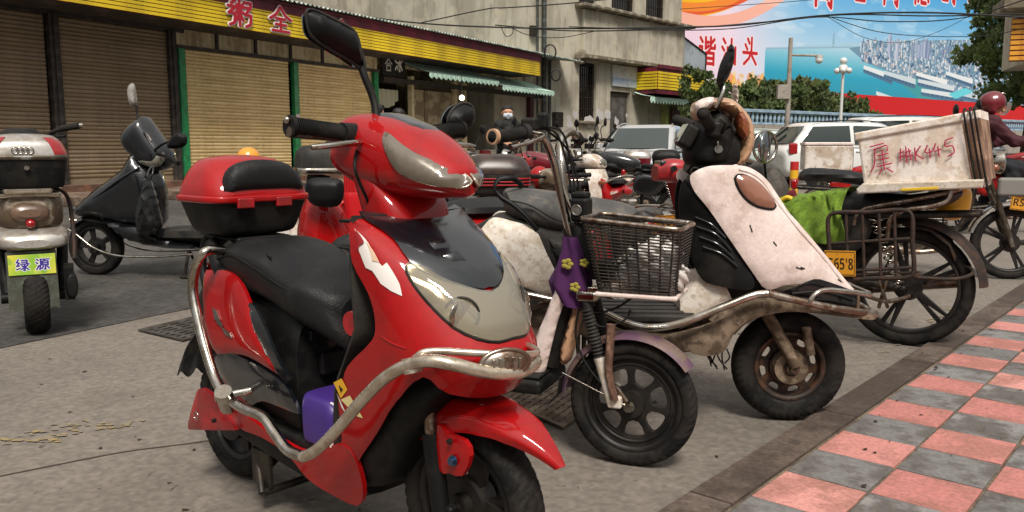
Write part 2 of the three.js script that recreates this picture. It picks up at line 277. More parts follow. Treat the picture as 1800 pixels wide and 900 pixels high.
const mats = {
  redPaint: P(0xffffff, { map: dirty(0x9c0003, 0x7c0a0a, 0.25, { metres: 0.45, per: 6, specks: 0.02, s: 2, fine: 0.05, third: 0x8f2a20 }), roughness: 0.55, specularIntensity: 0.3, clearcoat: 0.8, clearcoatRoughness: 0.05 }),
  plasticSmooth: P(0x0b0b0c, { roughness: 0.5, specularIntensity: 0.5 }),
  redDull: P(0xffffff, { map: dirty(0xa4101a, 0x6e1c18, 0.4, { metres: 0.4, s: 4 }), roughness: 0.42, clearcoat: 0.4, clearcoatRoughness: 0.3 }),
  maroon: P(0x6a0f1c, { roughness: 0.25, clearcoat: 0.8, clearcoatRoughness: 0.1 }),
  blackGloss: P(0xffffff, { map: dirty(0x0c0d10, 0x2b2722, 0.25, { metres: 0.4, s: 6 }), roughness: 0.22, clearcoat: 0.8, clearcoatRoughness: 0.08 }),
  blackGlossBlue: P(0xffffff, { map: dirty(0x0d1116, 0x2c2b28, 0.3, { metres: 0.4, s: 7 }), roughness: 0.2, clearcoat: 0.9, clearcoatRoughness: 0.1 }),
  plastic: P(0xffffff, { roughness: 0.55, specularIntensity: 0.45, map: dirty(0x0f0f0f, 0x2c2822, 0.35, { metres: 0.3, s: 8 }), bumpMap: bumpFine, bumpScale: 0.0006 }),
  plasticGrey: P(0xffffff, { roughness: 0.6, specularIntensity: 0.45, map: dirty(0x252423, 0x3f3a34, 0.4, { metres: 0.3, s: 10 }), bumpMap: bumpFine, bumpScale: 0.0006 }),
  leather: P(0xffffff, { roughness: 0.48, specularIntensity: 0.45, map: dirty(0x1b1b1c, 0x2e2b28, 0.3, { metres: 0.3, s: 11 }), bumpMap: bumpLeather, bumpScale: 0.0007 }),
  leatherGrey: P(0xffffff, { roughness: 0.6, specularIntensity: 0.45, map: dirty(0x4b4a49, 0x6b655c, 0.45, { metres: 0.3, s: 12 }), bumpMap: bumpLeather, bumpScale: 0.0007 }),
  rubber: P(0xffffff, { roughness: 0.8, specularIntensity: 0.45, map: dirty(0x100f0e, 0x2e2924, 0.45, { metres: 0.22, s: 13, specks: 0.05 }), bumpMap: bumpFine, bumpScale: 0.0008 }),
  alloyBlack: S(0xffffff, 0.5, 0.25, { map: dirty(0x100f0f, 0x322c26, 0.4, { metres: 0.25, s: 14 }) }),
  alloy: S(0xffffff, 0.4, 0.7, { map: dirty(0x8d8b86, 0x4c4236, 0.6, { metres: 0.25, s: 15 }) }),
  chrome: S(0xffffff, 0.16, 1, { map: dirty(0xc9c5bd, 0x8a7a66, 0.35, { metres: 0.2, s: 16, specks: 0.03 }) }),
  chromeRust: S(0xffffff, 0.3, 0.9, { map: dirty(0xa59d92, 0x6e5442, 0.45, { metres: 0.2, per: 10, s: 17, specks: 0.05, third: 0x4a3222 }) }),
  cream: S(0xffffff, 0.24, 0.75, { map: dirty(0xcabfae, 0x9a8870, 0.3, { metres: 0.2, per: 8, s: 18, specks: 0.03 }) }),
  white: P(0xffffff, { map: dirty(0xd8cfc6, 0xa5917c, 0.45, { metres: 0.45, s: 19, specks: 0.02, third: 0x8a6f58 }), roughness: 0.38, clearcoat: 0.35, clearcoatRoughness: 0.3 }),
  whiteDirty: P(0xffffff, { map: dirty(0xd2c9bd, 0xa8957c, 0.3, { metres: 0.3, per: 12, s: 20, specks: 0.05, third: 0x6e5840 }), roughness: 0.55, clearcoat: 0.1, clearcoatRoughness: 0.5 }),
  pinkWhite: P(0xffffff, { map: dirty(0xdccbc3, 0xbda79c, 0.3, { metres: 0.6, per: 6, s: 22, specks: 0.03, third: 0xa08579 }), roughness: 0.36, clearcoat: 0.4, clearcoatRoughness: 0.25 }),
  beigeTan: P(0xb8906f, { roughness: 0.4, clearcoat: 0.4, clearcoatRoughness: 0.3 }),
  muddy: S(0xffffff, 0.85, 0, { map: dirty(0x7d6b58, 0x4f4030, 0.6, { metres: 0.3, per: 8, s: 24, specks: 0.08, third: 0x33281d }), bumpMap: bumpFine, bumpScale: 0.0015 }),
  silver: P(0xffffff, { map: dirty(0xaeaaa4, 0x7c7062, 0.4, { metres: 0.5, s: 25 }), roughness: 0.38, metalness: 0.35, clearcoat: 0.3 }),
  silverDirty: P(0xffffff, { map: dirty(0x9a9082, 0x5c4c3a, 0.7, { metres: 0.4, s: 26, specks: 0.04 }), roughness: 0.55, metalness: 0.2 }),
  lensRed: P(0x9c0a10, { roughness: 0.15, clearcoat: 1, clearcoatRoughness: 0.05, transmission: 0.15, thickness: 0 }),
  lensAmber: P(0x8a4a2a, { roughness: 0.2, clearcoat: 1, transmission: 0.15, thickness: 0 }),
  lensClear: P(0x8e897b, { roughness: 0.1, metalness: 0.6, clearcoat: 1, clearcoatRoughness: 0.06 }),
  lensSmoke: P(0x6a6154, { roughness: 0.22, metalness: 0.2, clearcoat: 1, clearcoatRoughness: 0.06 }),
  purple: P(0x3a2270, { roughness: 0.5, clearcoat: 0.15, clearcoatRoughness: 0.3 }),
  purpleCloth: S(0x3c0c42, 0.9), violetPaint: S(0xffffff, 0.5, 0.1, { map: dirty(0x5e4358, 0x6e5c50, 0.55, { metres: 0.3, s: 29 }) }),
  yellow: P(0xe0a812, { roughness: 0.35, clearcoat: 0.6 }), yellowFlat: S(0xd8b420, 0.6), green: S(0x7c9a2a, 0.9), purpleFlower: S(0x948a34, 0.85),
  white2: S(0xcfcac2, 0.6), whiteInk: S(0xd8d2cc, 0.5), blackInk: S(0x15120f, 0.6), redInk: S(0xb02a52, 0.8),
  bag: P(0x0b0b0c, { roughness: 0.3, clearcoat: 0.4, clearcoatRoughness: 0.35 }),
  foam: S(0xffffff, 0.85, 0, { map: dirty(0xe6dcd2, 0xc0aa92, 0.3, { metres: 0.4, per: 8, s: 30, specks: 0.01, third: 0xa58a6e }), bumpMap: bumpFine, bumpScale: 0.001 }),
  foamBrown: S(0xffffff, 0.85, 0, { map: dirty(0x9a7a62, 0x6d5140, 0.7, { metres: 0.4, s: 31, third: 0xb79c84 }), bumpMap: bumpFine, bumpScale: 0.001 }),  // brown blotched foam for the box ends
  rust: S(0xffffff, 0.75, 0.3, { map: dirty(0x2c2420, 0x503424, 0.4, { metres: 0.15, s: 32, specks: 0.08 }) }),
  darkMetal: S(0xffffff, 0.5, 0.6, { map: dirty(0x2a2826, 0x4c4238, 0.5, { metres: 0.2, s: 34 }) }),
  skin: S(0xb98a6c, 0.6), hair: S(0x14100e, 0.6), dark: S(0x0a0a0a, 0.9), mirrorGlass: S(0x9aa0a4, 0.04, 1),
  glassDark: P(0x0e1212, { roughness: 0.04, clearcoat: 1 }), carGlass: P(0x26302e, { roughness: 0.04, metalness: 0, clearcoat: 1, clearcoatRoughness: 0.02 }),
  carWhite: P(0xd6d6d2, { roughness: 0.3, clearcoat: 1, clearcoatRoughness: 0.05 }), carSilver: P(0xb9bab8, { roughness: 0.3, metalness: 0.3, clearcoat: 1, clearcoatRoughness: 0.05 }),
};
// lettering drawn from strokes on a 100 x 100 square (y down), or latin text
const GLYPH = {
  zhou: [[20, 22, 34, 12], [8, 32, 36, 32, 10, 54, 34, 54, 30, 84, 14, 92], [50, 10, 50, 92], [40, 24, 44, 40], [62, 22, 57, 38], [38, 48, 64, 48], [50, 50, 37, 76], [50, 50, 64, 74], [66, 30, 92, 30, 70, 54, 94, 54, 90, 84, 74, 92], [68, 14, 94, 14, 92, 30]],
  quan: [[50, 8, 32, 34, 8, 50], [50, 8, 70, 34, 94, 48], [32, 48, 70, 48], [50, 48, 50, 88], [30, 68, 72, 68], [16, 90, 86, 90]],
  he: [[50, 8, 34, 30, 10, 48], [50, 8, 68, 30, 92, 46], [34, 46, 66, 46], [28, 58, 28, 92], [28, 58, 74, 58, 74, 92], [28, 90, 74, 90]],
  bing: [[12, 22, 24, 34], [10, 78, 26, 56], [62, 8, 62, 86, 52, 80], [34, 34, 52, 34, 34, 72], [86, 22, 66, 42], [64, 40, 90, 78]],
  xie: [[10, 12, 22, 24], [6, 40, 20, 40, 20, 82, 30, 74], [40, 10, 40, 44, 56, 36], [42, 26, 56, 24], [68, 8, 68, 42, 92, 42, 92, 32], [88, 14, 70, 28], [62, 48, 52, 58], [44, 58, 44, 94], [44, 58, 86, 58, 86, 94], [44, 75, 86, 75], [44, 92, 86, 92]],
  shan: [[14, 14, 26, 26], [8, 40, 20, 50], [10, 90, 30, 60], [62, 12, 62, 88], [40, 40, 40, 88, 86, 88], [86, 38, 86, 92]],
  tou: [[34, 10, 44, 24], [20, 30, 32, 44], [8, 56, 92, 56], [58, 6, 58, 48, 44, 74, 14, 94], [62, 66, 88, 92]],
  qi: [[50, 4, 54, 16], [12, 22, 90, 22], [72, 24, 52, 46, 14, 58], [26, 28, 50, 44, 90, 58], [34, 56, 34, 74, 20, 94], [68, 56, 68, 94]],
  tong: [[16, 14, 16, 94], [16, 14, 84, 14, 84, 94, 72, 86], [32, 34, 68, 34], [36, 50, 36, 76], [36, 50, 66, 50, 66, 76], [36, 74, 66, 74]],
  xin: [[14, 46, 8, 72], [34, 28, 36, 80, 78, 80, 80, 64], [50, 18, 60, 34], [78, 38, 92, 58]],
  de: [[28, 8, 8, 30], [30, 30, 8, 54], [20, 46, 20, 94], [40, 18, 92, 18], [66, 6, 66, 26], [42, 30, 42, 46], [42, 30, 90, 30, 90, 46, 42, 46], [58, 30, 58, 46], [74, 30, 74, 46], [38, 56, 94, 56], [40, 70, 36, 88], [52, 66, 54, 90, 80, 90], [66, 64, 70, 74], [84, 68, 94, 84]],
  chuang: [[26, 8, 8, 36], [26, 8, 48, 34], [16, 44, 40, 44, 40, 62], [16, 44, 16, 86, 46, 86], [66, 20, 66, 66], [88, 8, 88, 92, 78, 86]],
  jian: [[22, 8, 10, 30], [16, 22, 16, 92], [38, 18, 84, 18, 84, 50], [34, 34, 94, 34], [40, 50, 86, 50], [60, 6, 60, 78], [36, 66, 90, 66], [40, 40, 28, 84, 94, 94]],
  lv: [[24, 8, 10, 30, 28, 32, 10, 58, 30, 54], [8, 82, 30, 74], [44, 14, 82, 14, 82, 42], [46, 28, 82, 28], [38, 42, 94, 42], [64, 46, 64, 92, 56, 88], [46, 54, 54, 62], [40, 82, 60, 70], [86, 52, 70, 64], [68, 68, 92, 86]],
  yuan: [[10, 12, 20, 22], [6, 36, 16, 46], [8, 90, 24, 60], [34, 14, 94, 14], [36, 14, 36, 54, 28, 92], [62, 16, 56, 28], [48, 28, 48, 58], [48, 28, 84, 28, 84, 58], [48, 42, 84, 42], [48, 56, 84, 56], [66, 58, 66, 92, 58, 88], [52, 68, 42, 86], [78, 68, 90, 84]],
  zao: [[8, 20, 24, 16], [40, 10, 40, 40], [22, 32, 84, 28], [14, 46, 90, 42], [30, 56, 30, 88], [30, 56, 76, 54, 72, 86], [30, 86, 74, 84]],
  te: [[18, 12, 10, 36], [6, 36, 36, 32], [24, 8, 24, 92], [6, 66, 36, 52], [48, 22, 84, 18], [66, 8, 66, 38], [42, 38, 92, 36], [42, 54, 92, 50], [76, 42, 76, 90, 64, 84], [54, 62, 62, 72]],
};
function drawGlyph(ctx, key, x, y, w, h, lw, color) { ctx.strokeStyle = color; ctx.lineWidth = lw; ctx.lineCap = 'round'; ctx.lineJoin = 'round'; for (const s of GLYPH[key]) { ctx.beginPath(); for (let i = 0; i < s.length; i += 2) ctx[i ? 'lineTo' : 'moveTo'](x + s[i] / 100 * w, y + s[i + 1] / 100 * h); ctx.stroke(); } }
function canvasTex(w, h, draw) { const c = document.createElement('canvas'); c.width = w; c.height = h; const x = c.getContext('2d'); draw(x, w, h); const t = new THREE.CanvasTexture(c); t.colorSpace = THREE.SRGBColorSpace; t.magFilter = THREE.LinearFilter; return t; }
function speckle(x, w, h, n, cols, r0, r1, alpha = 0.5) { for (let i = 0; i < n; i++) { x.globalAlpha = alpha * rnd(); x.fillStyle = cols[Math.floor(rnd() * cols.length)]; x.beginPath(); x.ellipse(rnd() * w, rnd() * h, rr(r0, r1), rr(r0, r1) * rr(0.4, 1), rnd() * 3, 0, 7); x.fill(); } x.globalAlpha = 1; }
function platter(w, h, map, { rough = 0.5, thick = 0.004, curve = 0 } = {}) {   // a plate whose front carries flat print
  const g = rbox(w, h, thick, 0.0015); g.userData.uv = true; const p = g.attributes.position, uv = g.attributes.uv; for (let i = 0; i < p.count; i++) uv.setXY(i, p.getX(i) / w + 0.5, p.getY(i) / h + 0.5);
  return [g, S(0xffffff, rough, 0, { map })];
}
function glyphSolid(key, size, lw, depth) {            // raised character, centred, facing +z
  const gs = []; let k = 0;
  for (const s of GLYPH[key]) for (let i = 0; i + 3 < s.length; i += 2) { const a = [(s[i] / 100 - 0.5) * size, (0.5 - s[i + 1] / 100) * size], b = [(s[i + 2] / 100 - 0.5) * size, (0.5 - s[i + 3] / 100) * size], L = Math.hypot(a[0] - b[0], a[1] - b[1]); gs.push(prism(rrect(L + lw, lw, lw * 0.45, 3), depth + (k++ % 7) * 0.0006, 0).rotateZ(Math.atan2(b[1] - a[1], b[0] - a[0])).translate((a[0] + b[0]) / 2, (a[1] + b[1]) / 2, 0)); }
  return gs;
}

// ---------- ground, kerb, tiles, drains ----------
const concreteMat = S(0xffffff, 0.88, 0, { map: tex(1024, 4.3, (x, y) => {
  const n = fbm(x, y, 3, 6, 40), m = fbm(x, y, 8, 5, 44), f = fbm(x, y, 256, 2, 47); let c = mix3(hex(0x716960), hex(0x655e56), sstep(0.36, 0.66, n)); c = mix3(c, hex(0x5c544b), sstep(0.5, 0.76, m) * 0.35); c = mix3(c, hex(0x8c8377), sstep(0.58, 0.7, fbm(x, y, 20, 3, 49)) * 0.14);
  if (vn(x * 220, y * 220, 220, 51) > 0.965) c = mix3(c, hex(0x38312a), 0.6); if (vn(x * 260, y * 260, 260, 57) > 0.972) c = mix3(c, hex(0x968c80), 0.4); return c.map((v) => v * (1 + (f - 0.5) * 0.3)); }), bumpMap: grain(512, 1.1, 24, 5, 52), bumpScale: 0.004 });
const asphaltMat = S(0xffffff, 0.85, 0, { map: tex(512, 3.1, (x, y) => { const n = fbm(x, y, 4, 5, 60), f = fbm(x, y, 100, 2, 63); return mix3(hex(0x47443f), hex(0x3a3734), sstep(0.35, 0.65, n)).map((v) => v * (0.72 + f * 0.56)); }), bumpMap: grain(512, 0.6, 40, 3, 64), bumpScale: 0.005 });
const flatSheet = (outline, y) => { const s = new THREE.Shape(outline.map(([x, z]) => new THREE.Vector2(x, -z))); const g = new THREE.ShapeGeometry(s); g.rotateX(-Math.PI / 2); g.translate(0, y, 0); return g; };
tag(part('ground', flatSheet([[-150, 20], [150, 20], [150, -260], [-150, -260]], 0), concreteMat), 'worn brown concrete yard under the parked scooters', null, null, 'structure');
{ // dark tarmac road in front of the shops, its edge runs parallel to them
  const a = [[-2.557,-4.067],[-1.96,-5.135]]; const d = [a[1][0] - a[0][0], a[1][1] - a[0][1]], q = (t) => [a[0][0] + d[0] * t, a[0][1] + d[1] * t];
  const edge = []; for (let i = -60; i <= 90; i++) { const t = i * 0.25, p = q(t); edge.push([p[0] + rr(-0.02, 0.02), p[1] + rr(-0.02, 0.02)]); }
  const e = q(22.5), s = q(-15); tag(part('road', flatSheet([...edge, [e[0] - 25, e[1] - 4], [s[0] - 40, s[1] - 10]], 0.004), asphaltMat), 'dark tarmac road running along the shuttered shops', null, null, 'structure');
}
const KA = 49 * RAD, KD = [Math.cos(KA), -Math.sin(KA)], KN = [Math.sin(KA), Math.cos(KA)];   // along the kerb, across onto the pavement
const K0 = [0.5785, -2.179];                                                            // on the inner kerb line
const kp = (s, n) => [K0[0] * 0.975 + KD[0] * s + KN[0] * n, K0[1] * 0.975 + KD[1] * s + KN[1] * n];
const KH = 0.03;
{
  const base = part('pavement', flatSheet([kp(-6, -0.02), kp(30, -0.02), kp(30, 12), kp(-6, 12)], KH - 0.008), S(0xffffff, 0.95, 0, { map: dirty(0x6e604e, 0x4a4034, 0.5, { metres: 0.6, s: 70, fine: 0.25 }), bumpMap: bumpFine, bumpScale: 0.003 }));
  tag(base, 'pavement of chequered pink and grey tiles with sandy joints', null, null, 'structure');
  const TS = 0.24, pink = [0, 1, 2, 3].map((i) => S(0xffffff, 0.8, 0, { map: dirty([0xb97c74, 0xb3746c, 0xbf857c, 0xae6f68][i], 0x8e6054, 0.3 + i * 0.06, { metres: 0.5, s: 71 + i, specks: 0.03, fine: 0.12 }), bumpMap: bumpFine, bumpScale: 0.0012 }));
  const grey = [0, 1, 2, 3].map((i) => S(0xffffff, 0.8, 0, { map: dirty([0x787574, 0x716e6c, 0x7f7c7a, 0x6a6765][i], 0x443e38, 0.4, { metres: 0.5, s: 76 + i, specks: 0.03, fine: 0.12 }), bumpMap: bumpFine, bumpScale: 0.0012 }));
  const gv = [0, 1, 2].map((i) => rbox(TS - 0.006, 0.012, TS - 0.005, 0.003, 0, 0, 0, 1)), far = { p: [], g: [] };
  gv.forEach((g) => norm(g));
  for (let j = 0; j < 16; j++) for (let i = -5; i < 60; i++) {
    const [x, z] = kp((i + 0.5) * TS + 0.149, 0.008 + (j + 0.5) * (TS + 0.004));
    if (z > 0.3 || -z < x * 0.9 - 1.2) continue;
    const isP = ((i + j) & 1) === 0, y = KH - 0.006 + rr(-0.0012, 0.0012), r = [rr(-0.004, 0.004), KA + rr(-0.008, 0.008), rr(-0.004, 0.004)];
    if (-z < 9.5) inst('tile', gv[(i * 7 + j * 3 + 90) % 3], (isP ? pink : grey)[Math.floor(rnd() * 4)], base, [x, y, z], r);
    else { const g = norm(rbox(TS - 0.006, 0.012, TS - 0.005, 0.003, 0, 0, 0, 1)).clone(); g.rotateY(KA); g.translate(x, y, z); far[isP ? 'p' : 'g'].push(g); }
  }
  if (far.p.length) { tag(part('far_tile', far.p, pink[0], base), null, null, null, 'stuff'); tag(part('far_tile', far.g, grey[0], base), null, null, null, 'stuff'); }
}
{ // kerb of long stones with a worn bevel
  const kerb = new THREE.Group(); kerb.name = 'kerb'; scene.add(kerb); tag(kerb, 'low brown stone kerb along the chequered pavement', null, null, 'structure');
  const km = [0, 1, 2].map((i) => S(0xffffff, 0.85, 0, { map: dirty([0x574a41, 0x4e433b, 0x60534a][i], 0x3c3129, 0.55, { metres: 0.7, s: 80 + i, specks: 0.04, fine: 0.18 }), bumpMap: bumpFine, bumpScale: 0.002 }));
  for (let i = -5; i < 24; i++) { const L = 0.98, [x, z] = kp(i * L + 0.55, -0.072); const g = prism([[-0.072, 0], [-0.072, KH - 0.012], [-0.058, KH + 0.001], [0.07, KH + 0.001], [0.07, 0]], L - 0.008, 0.002); inst('kerb_stone', norm(g.rotateY(Math.PI / 2).rotateY(Math.PI)), km[(i + 9) % 3], kerb, [x, rr(0, 0.002), z], [0, KA, 0]); }
}
{ // faded yellow paint on the yard
  const ym = S(0xffffff, 0.85, 0, { map: dirty(0x98804c, 0x7a7062, 0.7, { metres: 0.12, per: 8, s: 90 }) }), gs = [];
  const spots = [[-1.704,-2.729],[-1.635,-2.762],[-1.578,-2.82],[-1.528,-2.879],[-1.467,-2.922]];
  for (const [x, z] of spots) for (let k = 0; k < 16; k++) { const n = 9, cx = x + rr(-0.13, 0.13), cz = z + rr(-0.035, 0.035), r = rr(0.004, 0.02); gs.push(flatSheet(Array.from({ length: n }, (_, i) => { const a = i / n * 6.283; return [cx + Math.cos(a) * r * rr(0.5, 1.5), cz - Math.sin(a) * r * rr(0.3, 0.9)]; }), 0.0035 + k * 0.00012)); }
  tag(part('road_marking', gs, ym), 'faded flecks of yellow paint on the concrete at left', null, null, 'structure');
  const l = [[1.834,-3.974],[2.385,-4.63],[2.903,-5.23]], g2 = []; for (let k = 0; k < 40; k++) { const t = rnd(), cx = lerp(l[0][0], l[2][0], t) + rr(-0.05, 0.05), cz = lerp(l[0][1], l[2][1], t) + rr(-0.05, 0.05), r = rr(0.006, 0.028); g2.push(flatSheet(Array.from({ length: 8 }, (_, i) => { const a = i / 8 * 6.283; return [cx + Math.cos(a) * r * rr(0.5, 1.5), cz - Math.sin(a) * r * rr(0.4, 1)]; }), 0.0035 + k * 0.00008)); }
  tag(part('road_marking', g2, ym), 'faded yellow paint flecks beside the kerb at right', null, null, 'structure');
}
{ // joint across the concrete: a thin groove with raised lips
  const c = [[-1.562,-2.434],[-1.399,-2.554],[-1.275,-2.639],[-1.032,-2.746],[-.856,-2.879]]; tag(part('ground_crack', tube(c.map(([x, z]) => [x, 0.0005, z]), 0.0035, { rad: 5 }), S(0x3a3028, 0.95)), 'thin dark joint line across the concrete at left', null, null, 'structure');
}
{ // litter: small leaves, chips
  const gs = []; for (let k = 0; k < 150; k++) { const px = rnd(), [x, z] = k < 90 ? [rr(-2.2, 2.2), rr(-4.6, -1.5)] : [rr(-0.2, 2.8), rr(-4.5, -2)]; const s = rr(0.003, 0.011); const g = new THREE.TetrahedronGeometry(s); g.scale(rr(0.8, 2.4), 0.35, 1); g.rotateY(px * 6); g.translate(x, 0.004 + ((x - kp(0, 0)[0]) * KN[0] + (z - kp(0, 0)[1]) * KN[1] > -0.15 ? KH : 0), z); gs.push(g); }
  tag(part('litter', gs, S(0x2e241a, 0.9)), 'scattered dark leaf crumbs and grit on the ground', 'litter', null, 'stuff');
}
function drain(name, corner, du, dv, nu, nv, label, gap, matd) {
  const o = thing(name, [corner[0], 0.006, corner[1]], 0, label, 'drain cover');
  const P2 = (a, b, y) => [du[0] * a + dv[0] * b, y, du[1] * a + dv[1] * b], quad = (a0, a1, b0, b1, y0, y1) => { const p = []; for (const y of [y0, y1]) for (const [a, b] of [[a0, b0], [a1, b0], [a1, b1], [a0, b1]]) p.push(P2(a, b, y)); return toCreasedNormals(surf(p, [4, 6, 5, 4, 7, 6, 0, 1, 5, 0, 5, 4, 1, 2, 6, 1, 6, 5, 2, 3, 7, 2, 7, 6, 3, 0, 4, 3, 4, 7]), 0.3); };
  part('pit', quad(0.02, 0.98, 0.02, 0.98, -0.005, -0.001), mats.dark, o);
  part('frame', [quad(-0.04, 1.04, -0.05, 0.03, 0, 0.008), quad(-0.04, 1.04, 0.97, 1.05, 0, 0.008), quad(-0.04, 0.03, 0.031, 0.969, 0, 0.0075), quad(0.97, 1.04, 0.031, 0.969, 0, 0.0075)], matd, o);
  for (let j = 0; j < nv; j++) part('bar', quad(0.03, 0.97, 0.03 + j * 0.94 / nv, 0.03 + (j + 1 - gap) * 0.94 / nv, 0, 0.007), matd, o);
  for (let i = 0; i < nu; i++) part('cross_bar', quad(0.03 + (i + 0.35) * 0.94 / nu, 0.03 + (i + 0.65) * 0.94 / nu, 0.03, 0.97, 0, 0.0062), matd, o);
  return o;
}
{
  const a = [[-2.011,-4.44],[-1.848,-4.787],[-1.7,-4.214],[-1.599,-4.344]]; drain('drain_grate', a[0], [a[1][0] - a[0][0], a[1][1] - a[0][1]], [a[2][0] - a[0][0], a[2][1] - a[0][1]], 4, 7, 'iron drain grate beside the red scooter rear', 0.5, S(0xffffff, 0.7, 0.4, { map: dirty(0x5a5650, 0x39332c, 0.5, { metres: 0.3, s: 92 }) }));
  const b = [[-.116,-3.31],[.038,-3.613],[.173,-2.879],[.36,-3.195]]; drain('drain_cover', b[0], [b[1][0] - b[0][0], b[1][1] - b[0][1]], [b[2][0] - b[0][0], b[2][1] - b[0][1]], 6, 13, 'slotted drain cover between the red scooter and electric bike', 0.22, S(0xffffff, 0.85, 0.05, { map: dirty(0x8f8170, 0x5c5042, 0.5, { metres: 0.3, s: 93 }) }));
}

// ---------- the row of shuttered shops ----------
const FH = [-8.337,-15.5,60.53];
const shop = thing('shop_row', [FH[0], 0, FH[1]], FH[2], 'low row of shops with beige roller shutters under a yellow slatted fascia', 'building');
const shopWallMat = S(0xffffff, 0.85, 0, { map: dirty(0xb7a888, 0x6a5c48, 0.5, { metres: 1.6, s: 100 }), bumpMap: bumpFine, bumpScale: 0.002 });
const panelMat = S(0xffffff, 0.6, 0, { map: dirty(0xc6b794, 0x8b7654, 0.4, { metres: 1.2, s: 101, specks: 0.01 }) });
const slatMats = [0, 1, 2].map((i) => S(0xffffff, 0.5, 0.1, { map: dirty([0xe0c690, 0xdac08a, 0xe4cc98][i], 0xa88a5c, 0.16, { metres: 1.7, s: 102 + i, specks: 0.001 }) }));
const slatShaded = [0, 1].map((i) => S(0xffffff, 0.55, 0.1, { map: dirty([0x8f7c64, 0x877459][i], 0x6e5e4a, 0.2, { metres: 1.7, s: 105 + i, specks: 0.001 }) }));  // left bays: shade under the overhang put into a darker slat colour
const greenPost = S(0xffffff, 0.5, 0, { map: dirty(0x1c8a4e, 0x2a5a3c, 0.35, { metres: 0.5, s: 107 }) }), darkPost = S(0xffffff, 0.7, 0, { map: dirty(0x4a423c, 0x2a2420, 0.5, { metres: 0.4, s: 108 }) });
const yellowMat = S(0xffffff, 0.45, 0, { map: dirty(0xe0c024, 0xb09424, 0.3, { metres: 1.1, s: 109, specks: 0.01 }) }), wineMat = S(0xffffff, 0.55, 0, { map: dirty(0x6a142c, 0x47121c, 0.4, { metres: 0.8, s: 110 }) });
// walls: back, ends, lintels (openings left free)
part('wall', [box(24, 4.1, 0.2, 8.1, 2.2, -4.2), box(0.2, 4.2, 4.2, 19.9, 2.1, -2.1), box(0.2, 4.2, 4.2, -4.2, 2.1, -2.1), box(15.6, 1.15, 0.16, 1.5, 3.66, -0.17), box(10.5, 0.9, 0.16, 14.6, 3.7, -0.17), box(0.5, 2.95, 0.16, 19.6, 1.77, -0.1), box(14, 0.1, 4, 2, 3.05, -2.2), box(0.14, 3, 4, 9.3, 1.7, -2.2), box(0.1, 3, 3.9, 14.0, 1.7, -2.3)], shopWallMat, shop);
part('floor_slab', box(24.4, 0.29, 4.4, 8, 0.145, -2.05), S(0xffffff, 0.9, 0, { map: dirty(0x7d7062, 0x54483c, 0.5, { metres: 1.4, s: 111 }) }), shop);
part('shop_pavement', [rbox(24.4, 0.16, 1.45, 0.02, 8, 0.08, 0.92)], S(0xffffff, 0.9, 0, { map: dirty(0x7c6a5a, 0x4e3f34, 0.5, { metres: 0.8, s: 112 }) }), shop);
part('step', rbox(15, 0.13, 0.3, 0.01, 2, 0.222, 0.14), S(0xffffff, 0.9, 0, { map: dirty(0x74503e, 0x4c3a2e, 0.5, { metres: 0.6, s: 113 }) }), shop);
const slatProfile = [[0, -0.0], [0.012, 0.012], [0.02, 0.03], [0.021, 0.05], [0.014, 0.068], [0.002, 0.074], [-0.006, 0.074], [-0.006, 0]];
const slatGeos = {};
function shutter(u0, u1, v1, ms) {
  const w = u1 - u0, sh = part('shutter', box(w, 0.1, 0.05, (u0 + u1) / 2, 0.34, 0.0), ms[0], shop);
  const key = w.toFixed(2); const g = slatGeos[key] ||= norm(prism(slatProfile, w - 0.01, 0).rotateY(-Math.PI / 2));
  let i = 0; for (let v = 0.395; v < v1 - 0.05; v += 0.0755) inst('slat', g, ms[(i++ * 7 + Math.floor(rnd() * 2)) % ms.length], sh, [(u0 + u1) / 2, v, rr(-0.003, 0.003)]);
  return sh;
}
shutter(-3.4, -0.16, 3.36, slatShaded); shutter(0.13, 2.44, 3.36, slatShaded); shutter(2.84, 5.9, 3.05, slatMats); shutter(6.22, 9.02, 3.05, slatMats);
for (const u of [-0.02, 2.52]) part('post', [rbox(0.19, 3.1, 0.16, 0.015, u, 1.83, 0.03), box(0.05, 3.05, 0.03, u, 1.83, 0.125)], darkPost, shop);
for (const u of [2.73, 6.06, 9.16]) part('post', [rbox(0.17, 2.74, 0.12, 0.012, u, 1.66, 0.06)], greenPost, shop);
{ const [pg, pm] = platter(0.13, 0.36, canvasTex(64, 160, (x, w, h) => { x.fillStyle = '#cfc2c6'; x.fillRect(0, 0, w, h); speckle(x, w, h, 60, ['#b23a4a', '#8a3a4a'], 2, 6, 0.8); })); inst('notice', pg, pm, shop, [6.06, 1.6, 0.125]); }
// cladding above the two bright shutters
for (let i = 0; i < 6; i++) { const a = 2.62 + i * 1.12; part('cladding_panel', [grid((s, t) => [a + t * 1.06, 3.04 + s * 0.5, 0.03 + 0.008 * Math.sin(t * 40)], 2, 80, 0.004)], panelMat, shop); part('cladding_post', rbox(0.07, 0.52, 0.07, 0.006, a - 0.03, 3.3, 0.05), darkPost, shop); }
part('lintel', [rbox(6.7, 0.07, 0.1, 0.01, 5.95, 3.06, 0.075), rbox(6.7, 0.4, 0.05, 0.01, -0.5, 3.55, 0.05)], darkPost, shop);
